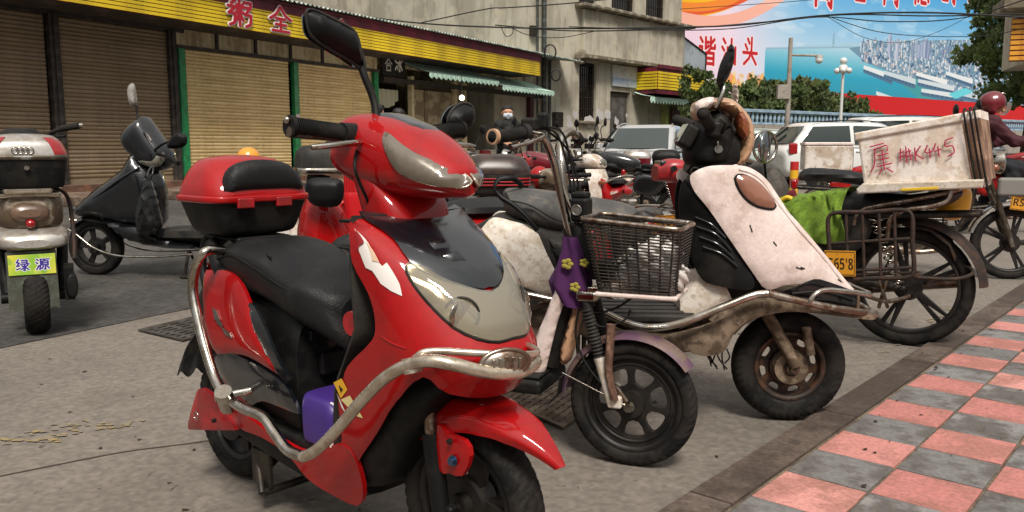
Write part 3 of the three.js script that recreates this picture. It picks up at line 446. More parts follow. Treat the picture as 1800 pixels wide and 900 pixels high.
// fascia with slats
const fascia = part('fascia', [box(21.2, 0.72, 0.1, 6.24, 3.78, 1.12), box(0.1, 0.72, 1.25, 16.8, 3.78, 0.55)], wineMat, shop);
for (let i = 0; i < 7; i++) inst('fascia_slat', norm(prism([[-0.014, 0], [0.014, 0.004], [0.014, 0.054], [-0.014, 0.058]], 21.1, 0.003).rotateY(Math.PI / 2)), yellowMat, fascia, [6.22, 3.425 + i * 0.0735, 1.185]);
for (let i = 0; i < 7; i++) inst('fascia_slat', norm(prism([[-0.014, 0], [0.014, 0.004], [0.014, 0.054], [-0.014, 0.058]], 1.2, 0.003)), yellowMat, fascia, [16.862, 3.425 + i * 0.0735, 0.58]);
part('fascia_trim', [box(21.3, 0.05, 0.14, 6.24, 4.11, 1.17), box(21.25, 0.2, 0.03, 6.24, 3.995, 1.19)], wineMat, fascia);
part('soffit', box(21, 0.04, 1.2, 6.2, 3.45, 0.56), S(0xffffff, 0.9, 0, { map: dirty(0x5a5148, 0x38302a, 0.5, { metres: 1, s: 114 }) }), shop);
const roofMat = S(0xffffff, 0.6, 0, { map: dirty(0xb9c4bd, 0x6c776e, 0.5, { metres: 1.2, s: 115 }) });
part('roof', grid((s, t) => [-4.4 + t * 24.5, 4.17 + s * 0.75 + 0.022 * Math.sin(t * 24.5 * 44), 1.36 - s * 5.8], 4, 1100, 0.006), roofMat, shop);
const redLetter = S(0xa8142a, 0.5), whiteEdge = S(0xe6dedd, 0.5);
for (const [k, px, size] of [['zhou', [[3.281,3.737]][0], 0.62], ['quan', [[4.44,3.748]][0], 0.62], ['he', [[6.454,3.727]][0], 0.62]]) {
  const e = part('letter', glyphSolid(k, size, 0.095, 0.02), whiteEdge, fascia); e.position.set(px[0], px[1], 1.235); e.scale.x = 1.15;
  const r = part('letter_face', glyphSolid(k, size, 0.055, 0.012), redLetter, e); r.position.z = 0.02;
}
{ const [g, m] = platter(1.05, 0.62, canvasTex(256, 150, (x, w, h) => { x.fillStyle = '#171514'; x.fillRect(0, 0, w, h); drawGlyph(x, 'bing', 130, 20, 100, 110, 12, '#d8d4cc'); drawGlyph(x, 'he', 20, 26, 90, 100, 10, '#b8b4ac'); })); inst('name_board', g, m, shop, [9.95, 3.28, 0.12]); }
// open shop fronts
const doorMat = S(0xffffff, 0.6, 0, { map: dirty(0xa39274, 0x6e5c44, 0.5, { metres: 0.9, s: 116 }) });
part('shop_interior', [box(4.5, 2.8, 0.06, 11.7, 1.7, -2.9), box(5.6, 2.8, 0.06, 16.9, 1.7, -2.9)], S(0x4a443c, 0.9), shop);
for (const u of [11.25, 12.0, 12.72]) part('door_leaf', [rbox(0.7, 2.35, 0.05, 0.008, u, 1.5, -0.06), rbox(0.55, 0.9, 0.02, 0.008, u, 0.95, -0.03), rbox(0.55, 0.9, 0.02, 0.008, u, 2.05, -0.03)], doorMat, shop);
for (const u of [10.88, 13.2, 13.75, 18.9]) part('door_post', rbox(0.13, 2.75, 0.16, 0.012, u, 1.66, 0.01), panelMat, shop);
part('door_beam', [rbox(9.8, 0.14, 0.2, 0.015, 14.4, 2.86, 0.02)], darkPost, shop);
part('door_post', rbox(0.26, 2.6, 0.2, 0.012, 18.3, 1.6, 0.0), S(0x3e1418, 0.6), shop);
part('wall_patch', [box(0.9, 2.6, 0.1, 19.2, 1.6, 0.02)], S(0xffffff, 0.85, 0, { map: dirty(0xb0a27c, 0x7a6a4c, 0.5, { metres: 1, s: 117 }) }), shop);
{ const cols = [0x8a2a2a, 0xb8b0a4, 0x3a4a5a, 0xa8803a, 0x5a6a4a, 0x6a5a4c, 0x9c9488]; const cm = cols.map((c) => S(c, 0.6));
  const cur = part('curtain', grid((s, t) => [9.6 + t * 0.95, 2.62 - s * (0.3 + 0.22 * Math.sin(t * Math.PI)), -0.25 + 0.05 * Math.sin(t * 26)], 6, 40, 0.003), S(0xb5b39c, 0.9), shop);
  for (let i = 0; i < 10; i++) { const o = part('goods_crate', [rbox(rr(0.3, 0.5), rr(0.2, 0.34), 0.35, 0.02), rbox(0.36, 0.03, 0.37, 0.01, 0, 0.09, 0)], cm[i % 7]); o.position.copy(shop.localToWorld(V3(14.3 + (i % 5) * 0.55, 0.44 + Math.floor(i / 5) * 0.3, -0.35 + 0.1 * (i % 2)))); o.rotation.y = FH[2] * RAD + rr(-0.2, 0.2); tag(o, ['faded red', 'grey white', 'dark blue', 'ochre', 'olive green', 'brown', 'pale grey'][i % 7] + ' goods crate in the ' + (i < 5 ? 'lower' : 'upper') + ' layer of the stack in the open shop', 'crate', 'goods crates in the open shop front'); }
  for (let i = 0; i < 6; i++) { const u = 9.7 + i * 0.2, o = part('hanging_garment', pillow(smooth([[-0.16, 0], [-0.05, 0.06], [0.05, 0.06], [0.16, 0], [0.14, -0.55], [-0.14, -0.55]], 3), 0.05, 0.06, { h: 0.05 }), cm[(i * 3 + 2) % 7]); o.position.copy(shop.localToWorld(V3(u, 2.1 - (i % 2) * 0.25, -0.7 - 0.1 * (i % 3)))); o.rotation.y = FH[2] * RAD + 0.8; tag(o, ['leftmost', 'second', 'third', 'fourth', 'fifth', 'rightmost'][i] + ' garment hanging inside the dark doorway behind the men', 'clothing', 'garments hanging in the shop doorway'); }
}
shop.updateMatrixWorld(true);
{ // bare bulb in the open shop
  const p = [[-1.277,2.223,-21.6]][0], o = thing('hanging_bulb', p, 0, 'small lit bulb hanging in the open shop behind the woman', 'lamp');
  part('bulb', sph(0.07), S(0xffffff, 0.5, 0, { emissive: 0xfff2dc, emissiveIntensity: 3 }), o); part('cord', rod([0, 0.07, 0], [0, 0.7, 0], 0.008), mats.dark, o); const l = new THREE.PointLight(0xfff0d8, 4, 8); l.castShadow = true; o.add(l);
}
// awnings
const awnMat = S(0xffffff, 0.7, 0, { map: dirty(0xcdeedd, 0x9fcbb6, 0.25, { metres: 0.9, s: 118 }), side: THREE.DoubleSide });
function awning(name, p0, turn, u0, u1, vTop, vLow, wOut, label, skew = 0, val = 0.16) {
  const o = thing(name, p0, turn, label, 'awning');
  const n = Math.round((u1 - u0) / 0.24);
  part('canopy', grid((s, t) => [lerp(u0, u1, t) + s * skew, lerp(vTop, vLow, s) - 0.03 * Math.sin(s * Math.PI) + 0.012 * Math.cos(t * n * 6.283), 0.06 + s * wOut], 6, n * 6, 0.004), awnMat, o);
  part('valance', grid((s, t) => [lerp(u0, u1, t) + skew, vLow - 0.008 - s * val * (0.55 + 0.45 * Math.abs(Math.sin(t * n * Math.PI))), 0.075 + wOut + 0.012 * Math.sin(t * n * 6.283) - s * 0.02], 3, n * 8, 0.003), awnMat, o);
  part('frame', [rod([u0 + skew, vLow, 0.04 + wOut], [u1 + skew, vLow, 0.04 + wOut], 0.016), ...[u0, (u0 + u1) / 2, u1].map((u) => rod([u, vTop - 0.03, 0.03], [u + skew, vLow - 0.02, 0.04 + wOut], 0.014))], mats.darkMetal, o);
  return o;
}
awning('green_awning', [FH[0], 0, FH[1]], FH[2], 10.3, 14.2, 3.42, 3.08, 0.95, 'pale green scalloped awning below the fascia, the left one of the pair', 0.1);
awning('green_awning', [FH[0], 0, FH[1]], FH[2], 14.35, 18.1, 3.34, 2.95, 1.0, 'pale green scalloped awning below the fascia, the right one at the roof end', 0.1);

// ---------- the concrete building, its annexe and the pink house behind ----------
const FC = [8.659,-40.6,48.66];
const conc = thing('concrete_building', [FC[0], 0, FC[1]], FC[2], 'stained grey concrete building with barred windows and a rounded ledge', 'building'); conc.scale.setScalar(1.45); conc.position.y = -0.45;
const concMat = S(0xffffff, 0.9, 0, { map: tex(512, 3.4, (x, y) => { const n = fbm(x, y, 4, 6, 120), st = fbm(x * 1, y * 0.125, 32, 3, 124), m = fbm(x, y, 12, 4, 127); let c = mix3(hex(0xb4ae9d), hex(0x989181), sstep(0.36, 0.66, n)); c = mix3(c, hex(0x574e40), sstep(0.5, 0.75, st) * 0.22); return mix3(c, hex(0xc2b9a2), sstep(0.58, 0.7, m) * 0.4); }), bumpMap: bumpFine, bumpScale: 0.004 });
const trimMat = S(0xffffff, 0.9, 0, { map: dirty(0x9a927f, 0x5e5546, 0.5, { metres: 0.9, s: 121, third: 0x6c6250 }) });
{ // wall pieces around the openings: narrow window (u -6.25..-5.45, v 1.7..3.3), door (u -4.75..-3.7, v 0.2..2.55), upper windows v 4.85..6.3
  const D = 0.3, W = (u0, u1, v0, v1) => box(u1 - u0, v1 - v0, D, (u0 + u1) / 2, (v0 + v1) / 2, -D / 2);
  part('wall', [W(-9.7, -6.25, 0, 4.75), W(-6.25, -5.45, 0, 1.7), W(-6.25, -5.45, 3.3, 4.75), W(-5.45, -4.75, 0, 4.75), W(-4.75, -3.7, 2.58, 4.75), W(-3.7, -0.85, 0, 4.75), W(-9.7, -6.3, 4.75, 7.6), W(-5.5, -4.75, 4.75, 7.6), W(-3.55, -2.95, 4.75, 7.6), W(-1.85, -0.85, 4.75, 7.6), W(-6.3, -0.86, 6.4, 7.6), box(0.3, 7.6, 8, -1.0, 3.8, -4.3), box(0.3, 7.6, 8, -9.55, 3.8, -4.3), box(8.8, 0.3, 8.2, -5.27, 7.62, -4.1), box(8.8, 7.4, 0.2, -5.3, 3.7, -8.2)], concMat, conc);
  part('upper_band', [rbox(5.4, 1.25, 0.12, 0.02, -3.5, 4.08, 0.06)], concMat, conc);
  for (let i = 0; i < 6; i++) part('pilaster', rbox(0.11, 1.28, 0.03, 0.008, -5.6 + i * 0.92, 4.08, 0.125), concMat, conc);
  part('ledge', [rbox(5.7, 0.12, 0.42, 0.03, -3.6, 3.41, 0.2), rbox(6.0, 0.1, 0.34, 0.03, -3.5, 4.77, 0.17), cylZ(0.2, 0.2, 0.13, 20, -6.35, 3.41, 0.12).rotateX(0)], trimMat, conc);
  const bar = (u0, u1, v0, v1, n, nh, name = 'window') => { const w = part(name, [rbox(0.06, v1 - v0, 0.07, 0.008, u0 + 0.03, (v0 + v1) / 2, -0.1), rbox(0.06, v1 - v0, 0.07, 0.008, u1 - 0.03, (v0 + v1) / 2, -0.1), rbox(u1 - u0, 0.06, 0.075, 0.008, (u0 + u1) / 2, v0 + 0.03, -0.1), rbox(u1 - u0, 0.06, 0.075, 0.008, (u0 + u1) / 2, v1 - 0.03, -0.1)], mats.darkMetal, conc); part('pane', box(u1 - u0 - 0.1, v1 - v0 - 0.1, 0.01, (u0 + u1) / 2, (v0 + v1) / 2, -0.16), mats.glassDark, w); for (let i = 1; i < n; i++) part('window_bar', rod([lerp(u0, u1, i / n), v0, -0.06], [lerp(u0, u1, i / n), v1, -0.06], 0.009), mats.rust, w); for (let i = 1; i < nh; i++) part('window_bar', rod([u0, lerp(v0, v1, i / nh), -0.055], [u1, lerp(v0, v1, i / nh), -0.055], 0.008), mats.rust, w); return w; };
  bar(-6.23, -5.47, 1.72, 3.28, 8, 5); bar(-6.2, -5.52, 4.85, 6.38, 6, 4); bar(-4.72, -3.58, 4.85, 6.38, 9, 4); bar(-2.92, -1.88, 4.85, 6.38, 8, 4);
  part('sill', [rbox(0.95, 0.07, 0.16, 0.01, -5.85, 1.66, 0.05)], trimMat, conc);
  const d = part('door', [rbox(1.0, 2.36, 0.06, 0.01, -4.22, 1.38, -0.14), rbox(0.4, 1.0, 0.02, 0.01, -4.45, 1.9, -0.1), rbox(0.4, 1.0, 0.02, 0.01, -3.98, 1.9, -0.1), rbox(0.85, 0.7, 0.02, 0.01, -4.22, 0.75, -0.1)], S(0xffffff, 0.6, 0.2, { map: dirty(0x6c6a66, 0x47423c, 0.4, { metres: 0.8, s: 122 }) }), conc); part('handle', rbox(0.03, 0.16, 0.05, 0.01, -3.84, 1.3, -0.09), mats.chromeRust, d);
  const [sg, sm] = platter(1.25, 0.6, canvasTex(200, 110, (x, w, h) => { const g = x.createLinearGradient(0, 0, 0, h); g.addColorStop(0, '#c5c0b4'); g.addColorStop(0.6, '#b8bcc0'); g.addColorStop(0.62, '#8aa0b8'); g.addColorStop(1, '#a9b0b4'); x.fillStyle = g; x.fillRect(0, 0, w, h); speckle(x, w, h, 80, ['#7a705c', '#d8d2c4'], 2, 12, 0.4); }), { thick: 0.06 }); inst('faded_sign', sg, sm, conc, [-4.1, 3.02, 0.05]);
  part('drain_pipe', [rod([-7.9, 0, 0.1], [-7.9, 7.4, 0.1], 0.06), rod([-7.65, 0, 0.09], [-7.65, 3.3, 0.09], 0.04), rod([-8.15, 0, 0.09], [-8.15, 5, 0.09], 0.03)], S(0xffffff, 0.6, 0, { map: dirty(0x4c5654, 0x2e2c28, 0.5, { metres: 0.4, s: 123 }) }), conc);
  part('meter_box', rbox(0.3, 0.4, 0.16, 0.02, -7.3, 1.7, 0.09), mats.darkMetal, conc); part('meter_box', rbox(0.2, 0.26, 0.12, 0.02, -8.3, 3.9, 0.07), mats.darkMetal, conc);
  const fl = part('flaked_plaster', Array.from({ length: 26 }, (_, i) => { const c = [-7 + rr(0, 3.2) , 0.9 + rr(0, 1.0)], r = rr(0.05, 0.2); return prism(poly(9, 1).map(([a, b]) => [c[0] + a * r * rr(0.6, 1.2), c[1] + b * r * rr(0.5, 1.3)]), 0.012 + i * 0.0004, 0.002); }), S(0xb9b6b4, 0.9), conc);
}
const annexWall = S(0xffffff, 0.85, 0, { map: dirty(0x9aa65c, 0x7a7a58, 0.5, { metres: 1.2, s: 130, third: 0xb0a888 }) });
const annex = thing('yellow_fascia_shop', [FC[0], 0, FC[1]], FC[2], 'small shop front with yellow slatted box fascia right of the concrete building', 'building'); annex.scale.setScalar(1.45); annex.position.y = -0.45;
{ const a = [[-5.368,4.299],[-.951,4.296],[-.884,3.217]]; const u0 = -3.46, u1 = a[1][0] / 1.45, v1 = 3.3, v0 = 2.55, uR = u0 - 0.02;
  const f = part('fascia', [box(u1 - u0, v1 - v0, 0.75, (u0 + u1) / 2, (v0 + v1) / 2, 0.4), prism([[uR, 0.02], [u0 - 0.001, 0.02], [u0 - 0.001, 0.775]].map(([x, y]) => [x, -y]), v1 - v0, 0).rotateX(Math.PI / 2).scale(1, 1, -1).translate(0, (v0 + v1) / 2, 0).scale(1, 1, -1)], wineMat, annex);
  for (let i = 0; i < 6; i++) { const v = v0 + 0.12 + i * 0.088; inst('fascia_slat', norm(prism([[-0.012, 0], [0.012, 0.004], [0.012, 0.062], [-0.012, 0.066]], u1 - u0, 0.003).rotateY(Math.PI / 2)), yellowMat, f, [(u0 + u1) / 2, v, 0.79]); inst('fascia_slat', norm(prism([[-0.012, 0], [0.012, 0.004], [0.012, 0.062], [-0.012, 0.066]], 0.75, 0.003)), yellowMat, f, [u0 - 0.03, v, 0.4]); }
  part('fascia_trim', [box(u1 - u0 + 0.04, 0.1, 0.05, (u0 + u1) / 2, v1 + 0.02, 0.8), box(u1 - u0 + 0.04, 0.1, 0.05, (u0 + u1) / 2, v0 + 0.03, 0.8)], wineMat, f);
  part('wall', [box(1.6, 2.55, 0.2, -1.2, 1.27, -0.08 + 0.2), box(0.25, 2.55, 0.3, u1 - 0.15, 1.27, 0.6), box(3.0, 2.55, 0.15, -0.2, 1.27, -3)], annexWall, annex);
  part('panel', [prism([[-0.86, 3.3], [0.62, 3.3], [0.62, 4.05], [-0.86, 4.45]], 0.05, 0.004).translate(0, 0, 0.06)], S(0xffffff, 0.5, 0.2, { map: dirty(0xa9b2b8, 0x7c8488, 0.3, { metres: 1, s: 131 }) }), annex);
  part('panel_frame', [rod([-0.86, 4.46, 0.1], [0.62, 4.06, 0.1], 0.025), rod([0.63, 3.3, 0.1], [0.63, 4.06, 0.1], 0.025)], mats.darkMetal, annex);
  part('shop_door', [rbox(0.5, 2.2, 0.08, 0.01, -1.6, 1.1, 0.3)], S(0x3a1a1c, 0.6), annex);
  part('graffiti', Array.from({ length: 7 }, (_, i) => prism(poly(8, 1).map(([a, b]) => [-0.6 + rr(-0.3, 0.3) + a * rr(0.05, 0.15), 1.0 + rr(-0.4, 0.4) + b * rr(0.05, 0.2)]), 0.006 + i * 0.0008, 0).translate(0, 0, 0.226)), S(0xa86a86, 0.8), annex);
}
awning('green_awning', [FC[0], 0, FC[1]], FC[2], [[-5.308,2.835]][0][0], [[-1.92,2.965]][0][0], 3.32, 3.1, 0.9, 'short striped green awning under the far box fascia', 0, 0.28);
const pinkMat = S(0xffffff, 0.9, 0, { map: dirty(0xb8a096, 0x94827a, 0.45, { metres: 2.4, s: 132, specks: 0.01 }) });
const pink = thing('pink_house', [[-5.04,7.571,-46]][0].map((v, i) => (i === 1 ? 0 : v)), 55, 'pinkish rendered house rising behind the shop roof', 'building');
pink.scale.setScalar(1.3); { part('wall', [box(14, 12, 6, 0, 6, -3.2)], pinkMat, pink); part('roof_edge', rbox(14.4, 0.3, 6.5, 0.04, 0, 12.1, -3.2), trimMat, pink);
  for (const u of [-5.2, -3.4, -0.6]) { const w = part('window', [box(1.3, 1.5, 0.1, u, 5.6, -0.17)], mats.darkMetal, pink); part('pane', [box(1.1, 1.3, 0.02, u, 5.6, -0.1)], mats.glassDark, w); part('window_frame', [rbox(0.05, 1.3, 0.05, 0.01, u, 5.6, -0.07), rbox(1.36, 0.08, 0.14, 0.01, u, 4.82, -0.08)], trimMat, w); }
  part('pipe', [rod([1.6, 0, 0.02], [1.6, 11, 0.02], 0.07), rod([-2.1, 0, 0.02], [-2.1, 11, 0.02], 0.05)], S(0x4c4642, 0.7), pink);
}
{ const t = thing('concrete_post', [[-.312,5.352,-33.5]][0].map((v, i) => (i === 1 ? 0 : v)), 30, 'short concrete utility post rising beside the shop roof end', 'post'); part('shaft', rbox(0.34, 5.9, 0.34, 0.03, 0, 2.95, 0), concMat, t); part('bracket', [rbox(0.6, 0.08, 0.1, 0.01, 0.1, 4.4, 0.1), rbox(0.5, 0.08, 0.1, 0.01, 0.1, 4.0, 0.1)], mats.rust, t); }

// ---------- billboard, hedge, parapet, lamps, cables ----------
const FL = [21.124,-52,36.458];
{
  const bt = canvasTex(2048, 560, (x, w, h) => {      // print on the hoarding: 38 m x 10.4 m
    const X = (u) => (u + 16) / 38 * w, Y = (v) => h - (v - 1.6) / 10.4 * h;
    let g = x.createLinearGradient(0, 0, 0, h); g.addColorStop(0, '#1c86d2'); g.addColorStop(0.3, '#409fdc'); g.addColorStop(0.55, '#8ec2e6'); g.addColorStop(0.66, '#b7d6ea'); g.addColorStop(1, '#b9dcec'); x.fillStyle = g; x.fillRect(0, 0, w, h);
    g = x.createLinearGradient(X(-16), 0, X(-4), 0); g.addColorStop(0, '#efc6dc'); g.addColorStop(0.55, '#ecd9ea'); g.addColorStop(1, 'rgba(200,220,240,0)'); x.fillStyle = g; x.fillRect(0, 0, X(-4), h);
    const swirl = (pts, c, lw) => { x.strokeStyle = c; x.lineWidth = lw; x.lineCap = 'round'; x.beginPath(); x.moveTo(X(pts[0]), Y(pts[1])); x.bezierCurveTo(X(pts[2]), Y(pts[3]), X(pts[4]), Y(pts[5]), X(pts[6]), Y(pts[7])); x.stroke(); };
    swirl([-14, 6.6, -11, 6.4, -9, 7.2, -6, 9], '#f2b81e', 80); swirl([-14, 7.4, -11, 7.2, -9, 8, -7, 9.6], '#f6d624', 90); swirl([-14, 6.1, -10.5, 5.9, -8.5, 6.8, -5.2, 8.6], '#e2582c', 16); swirl([-13, 6.3, -10, 6.1, -8, 7.2, -5.8, 9], '#f0892e', 18); swirl([-12.5, 5.9, -10, 5.6, -8, 6.2, -5.5, 7.6], '#f3b3a0', 24);
    x.globalAlpha = 0.16; x.fillStyle = '#ffffff'; for (let i = 0; i < 90; i++) { x.beginPath(); x.ellipse(X(rr(-7, 20)), Y(rr(5.4, 8)), rr(8, 60), rr(3, 12), 0, 0, 7); x.fill(); } x.globalAlpha = 1;
    // sea and far shore, all drawn on the slightly rising print
    const sh = (u) => 0.08 * (u + 7), YY = (u, v) => Y(v + sh(u));
    const quad = (pts, c) => { x.fillStyle = c; x.beginPath(); pts.forEach(([u, v], i) => x[i ? 'lineTo' : 'moveTo'](X(u), YY(u, v))); x.fill(); };
    g = x.createLinearGradient(0, Y(5.5), 0, Y(3.4)); g.addColorStop(0, '#b3d5e6'); g.addColorStop(0.35, '#6fbcd2'); g.addColorStop(0.65, '#2a9fbe'); g.addColorStop(1, '#2c96b0'); quad([[-7.05, 5.02], [16, 4.9], [16, 1], [-7.05, 1.5]], g);
    quad([[-7, 5.1], [2, 5.08], [2, 5.0], [-7, 5.02]], '#8fb6cc'); quad([[-2.2, 5.7], [-2.08, 5.7], [-2.05, 5.05], [-2.25, 5.05]], '#8db2c8'); quad([[-4.4, 5.16], [0, 5.2], [0, 5.12], [-4.4, 5.12]], '#a6c8d8');
    quad([[-0.9, 5.0], [3, 5.3], [22, 5.3], [22, 1], [11, 1.6], [6.5, 2.9], [3.2, 3.7], [0.6, 4.3]], '#6f93ab');
    const tones = ['#dbe5ee', '#b4c9d8', '#86a4bc', '#6284a0', '#cfd8e0', '#98b4ca', '#45678a', '#c2b6bc', '#e6e2dc'];
    for (let i = 0; i < 2600; i++) { const u = rr(0, 21), lo = lerp(4.3, 1.9, clamp((u - 0.5) / 11)), b = lerp(5.2, lo, Math.pow(rnd(), 1.3)), near = (5.3 - b) / 3, hh = rr(0.05, 0.18) + (rnd() < 0.05 ? rr(0.1, 0.25) : 0), ww = rr(3, 8) * (1 + near * 1.4); const c = tones[Math.floor(rnd() * 9)]; x.fillStyle = c; x.fillRect(X(u), YY(u, b + hh), ww, YY(u, b) - YY(u, b + hh)); x.fillStyle = 'rgba(40,60,95,0.35)'; x.fillRect(X(u) + ww * 0.65, YY(u, b + hh), ww * 0.35, YY(u, b) - YY(u, b + hh)); }
    for (let i = 0; i < 34; i++) { const u = [rr(2.4, 3.2), rr(4.4, 6.4), rr(4.6, 6.2), rr(11, 13), rr(6.8, 10.6)][i % 5], hh = i % 5 === 4 ? rr(0.3, 0.5) : rr(0.55, 1.0), b = rr(4.35, 4.7), ww = rr(11, 19); x.fillStyle = ['#d3dcea', '#bccadf', '#a3b3cc', '#e2e8ef', '#8fa3c0'][i % 5]; x.fillRect(X(u), YY(u, b + hh), ww, YY(u, b) - YY(u, b + hh)); x.fillStyle = 'rgba(70,84,128,0.55)'; for (let k = 0; k < 4; k++) x.fillRect(X(u) + k * ww / 4 + 1, YY(u, b + hh), 1.5, YY(u, b) - YY(u, b + hh)); x.fillStyle = 'rgba(60,74,120,0.4)'; x.fillRect(X(u) + ww * 0.7, YY(u, b + hh), ww * 0.3, YY(u, b) - YY(u, b + hh)); }
    quad([[3.4, 3.4], [6.2, 3.5], [8.5, 2.6], [6, 2.2]], '#3f9aa2');
    for (const [u, v, l, c] of [[0.4, 4.2, 2.6, '#dfe6ea'], [2.2, 3.9, 3, '#c9d6de'], [1.6, 2.95, 2.2, '#d3dde2'], [5.2, 3.75, 3.2, '#e4e9ec'], [5.4, 3.4, 3.8, '#cfd9e0'], [5.8, 2.9, 4.6, '#d9e1e6'], [9.5, 2.6, 4, '#c4d0da'], [8.2, 3.7, 3, '#e0e6ea']]) { quad([[u, v], [u + l, v - 0.5], [u + l, v - 0.78], [u, v - 0.18]], c); quad([[u, v - 0.18], [u + l, v - 0.78], [u + l, v - 1.0], [u, v - 0.34]], '#4d7190'); for (let k = 0; k < 9; k++) quad([[u + l * k / 9, v - 0.2 - k * 0.066], [u + l * (k + 0.5) / 9, v - 0.23 - k * 0.066], [u + l * (k + 0.5) / 9, v - 0.27 - k * 0.07], [u + l * k / 9, v - 0.25 - k * 0.07]], '#2f5472'); }
    quad([[8.6, 2.5], [10.4, 2.75], [11.4, 2.5], [9.4, 2.2]], '#66cfdc');
    speckle(x, w, h, 200, ['#eef4f8', '#3c5874'], 1, 2.5, 0.4);
    for (let i = 0; i < 60; i++) { x.globalAlpha = 0.5; x.fillStyle = ['#f0a83a', '#e88a4a', '#f6d27a'][i % 3]; x.beginPath(); x.ellipse(X(rr(-9.4, -7.2)), Y(rr(3.2, 3.9)), rr(4, 16), rr(4, 10), rnd() * 3, 0, 7); x.fill(); } x.globalAlpha = 1;
    x.fillStyle = '#c9151b'; x.beginPath(); x.moveTo(X(-6), Y(3.45)); x.lineTo(X(0), Y(3.42)); x.lineTo(X(22), Y(3.4)); x.lineTo(X(22), Y(1.6)); x.lineTo(X(-16), Y(1.6)); x.lineTo(X(-16), Y(2.6)); x.lineTo(X(-6), Y(2.9)); x.fill();
    const word = (ks, u, v, s, gap) => ks.forEach((k, i) => { const W = X(u + s) - X(u); drawGlyph(x, k, X(u + i * gap), Y(v), W, W * 1.15, W * 0.2, '#f4e6e8'); drawGlyph(x, k, X(u + i * gap), Y(v), W, W * 1.15, W * 0.12, '#c0151f'); });
['tong', 'xin', 'tong', 'de', 'chuang', 'jian'].forEach((k, i) => word([k], -3.9 + i * 2.75, 9.0 + i * 0.3, 1.7, 2)); ['xie', 'shan', 'tou'].forEach((k, i) => word([k], -11.2 + i * 1.32, 5.35 + i * 0.07, 1.05, 2)); word(['qi'], 14.2, 8.9, 1.5, 2); word(['qi'], -13.4, 6.5, 1.1, 1.6);
  });
  const o = thing('billboard', [FL[0], 0, FL[1]], FL[2], 'huge billboard printed with a blue harbour city view and red lettering', 'billboard'); o.scale.setScalar(1.3); o.position.y = -0.3;
  const g = norm(box(38, 10.4, 0.12, 3, 6.8, 0)); const p = g.attributes.position; for (let i = 0; i < p.count; i++) g.attributes.uv.setXY(i, (p.getX(i) + 16) / 38, (p.getY(i) - 1.6) / 10.4); g.userData.uv = true;
  part('face', g, S(0xffffff, 0.55, 0, { map: bt }), o);
  const posts = []; for (let i = 0; i < 8; i++) { posts.push(rod([-15 + i * 5.1, 0, -0.3], [-15 + i * 5.1, 12, -0.3], 0.12)); } part('post', posts.slice(0, 1), mats.darkMetal, o); for (const q of posts.slice(1)) part('post', q, mats.darkMetal, o);
}
const FF = [11.51,-34,36.458];
const wallGrey = S(0xffffff, 0.85, 0, { map: dirty(0x9a9288, 0x6c6258, 0.4, { metres: 1.8, s: 140 }) }), railBlue = S(0xffffff, 0.6, 0, { map: dirty(0x9db6c8, 0x6e8290, 0.35, { metres: 0.8, s: 141 }) });
{
  const o = thing('parapet_wall', [FF[0], 0, FF[1]], FF[2], 'grey parapet wall with pale blue balusters across the street', 'wall');
  part('wall', box(36, 1.2, 0.35, 13, 1.22, 0), wallGrey, o); part('base', box(36, 0.62, 0.5, 13, 0.31, 0.02), S(0x3c2c22, 0.9), o);
  part('top_rail', rbox(36, 0.12, 0.24, 0.02, 13, 2.34, 0.02), railBlue, o); part('bottom_rail', rbox(36, 0.08, 0.26, 0.02, 13, 1.86, 0.02), railBlue, o);
  const bg = norm(lathe([[0.02, 0], [0.07, 0.02], [0.05, 0.1], [0.075, 0.2], [0.045, 0.32], [0.07, 0.4], [0.02, 0.41]].reverse(), 10)); for (let i = 0; i < 110; i++) inst('baluster', bg, railBlue, o, [-4.8 + i * 0.27, 1.89, 0.02]);
}
// leaf clumps
const leafG = (() => { const g = new THREE.BufferGeometry(); g.setAttribute('position', new THREE.Float32BufferAttribute([0, 0, 0, 0.5, 0.5, 0.08, 0, 1.3, -0.05, -0.5, 0.5, 0.08], 3)); g.setAttribute('uv', new THREE.Float32BufferAttribute([0.5, 0, 1, 0.5, 0.5, 1, 0, 0.5], 2)); g.setIndex([0, 1, 2, 0, 2, 3]); g.computeVertexNormals(); return g; })();
function crown(parent, lobes, n, leaf, hue, name = 'crown') {
  const im = new THREE.InstancedMesh(leafG, P(0xffffff, { roughness: 0.75, transmission: 0.3, thickness: 0, side: THREE.DoubleSide }), n), m = new THREE.Matrix4(), q = new THREE.Quaternion(), c = new THREE.Color();
  const clumps = []; for (let i = 0; i < lobes.length * 16; i++) { const l = lobes[i % lobes.length], d = V3(rr(-1, 1), rr(-1, 1), rr(-1, 1)); if (d.length() > 1) d.normalize(); d.setLength(Math.pow(d.length(), 0.4)); clumps.push([l[0] + d.x * l[3], l[1] + d.y * l[4], l[2] + d.z * l[3], rr(0.22, 0.42) * l[3] , rr(0.75, 1.25)]); }
  for (let i = 0; i < n; i++) { const k = clumps[Math.floor(rnd() * clumps.length)], d = V3(rr(-1, 1), rr(-1, 1), rr(-1, 1)); d.normalize().multiplyScalar(Math.pow(rnd(), 0.35) * k[3]); q.setFromEuler(new THREE.Euler(rr(-1.4, 0.8), rr(0, 6.3), rr(-0.8, 0.8))); const s = leaf * rr(0.6, 1.4); m.compose(V3(k[0] + d.x, k[1] + d.y * 0.85, k[2] + d.z), q, V3(s, s, s)); im.setMatrixAt(i, m); const b = k[4] * rr(0.75, 1.25); c.setRGB(hue[0] * b, hue[1] * b, hue[2] * b * rr(0.7, 1.2)); im.setColorAt(i, c); }
  im.castShadow = im.receiveShadow = true; im.name = name; im.userData.kind = 'stuff'; parent.add(im); return im;
}
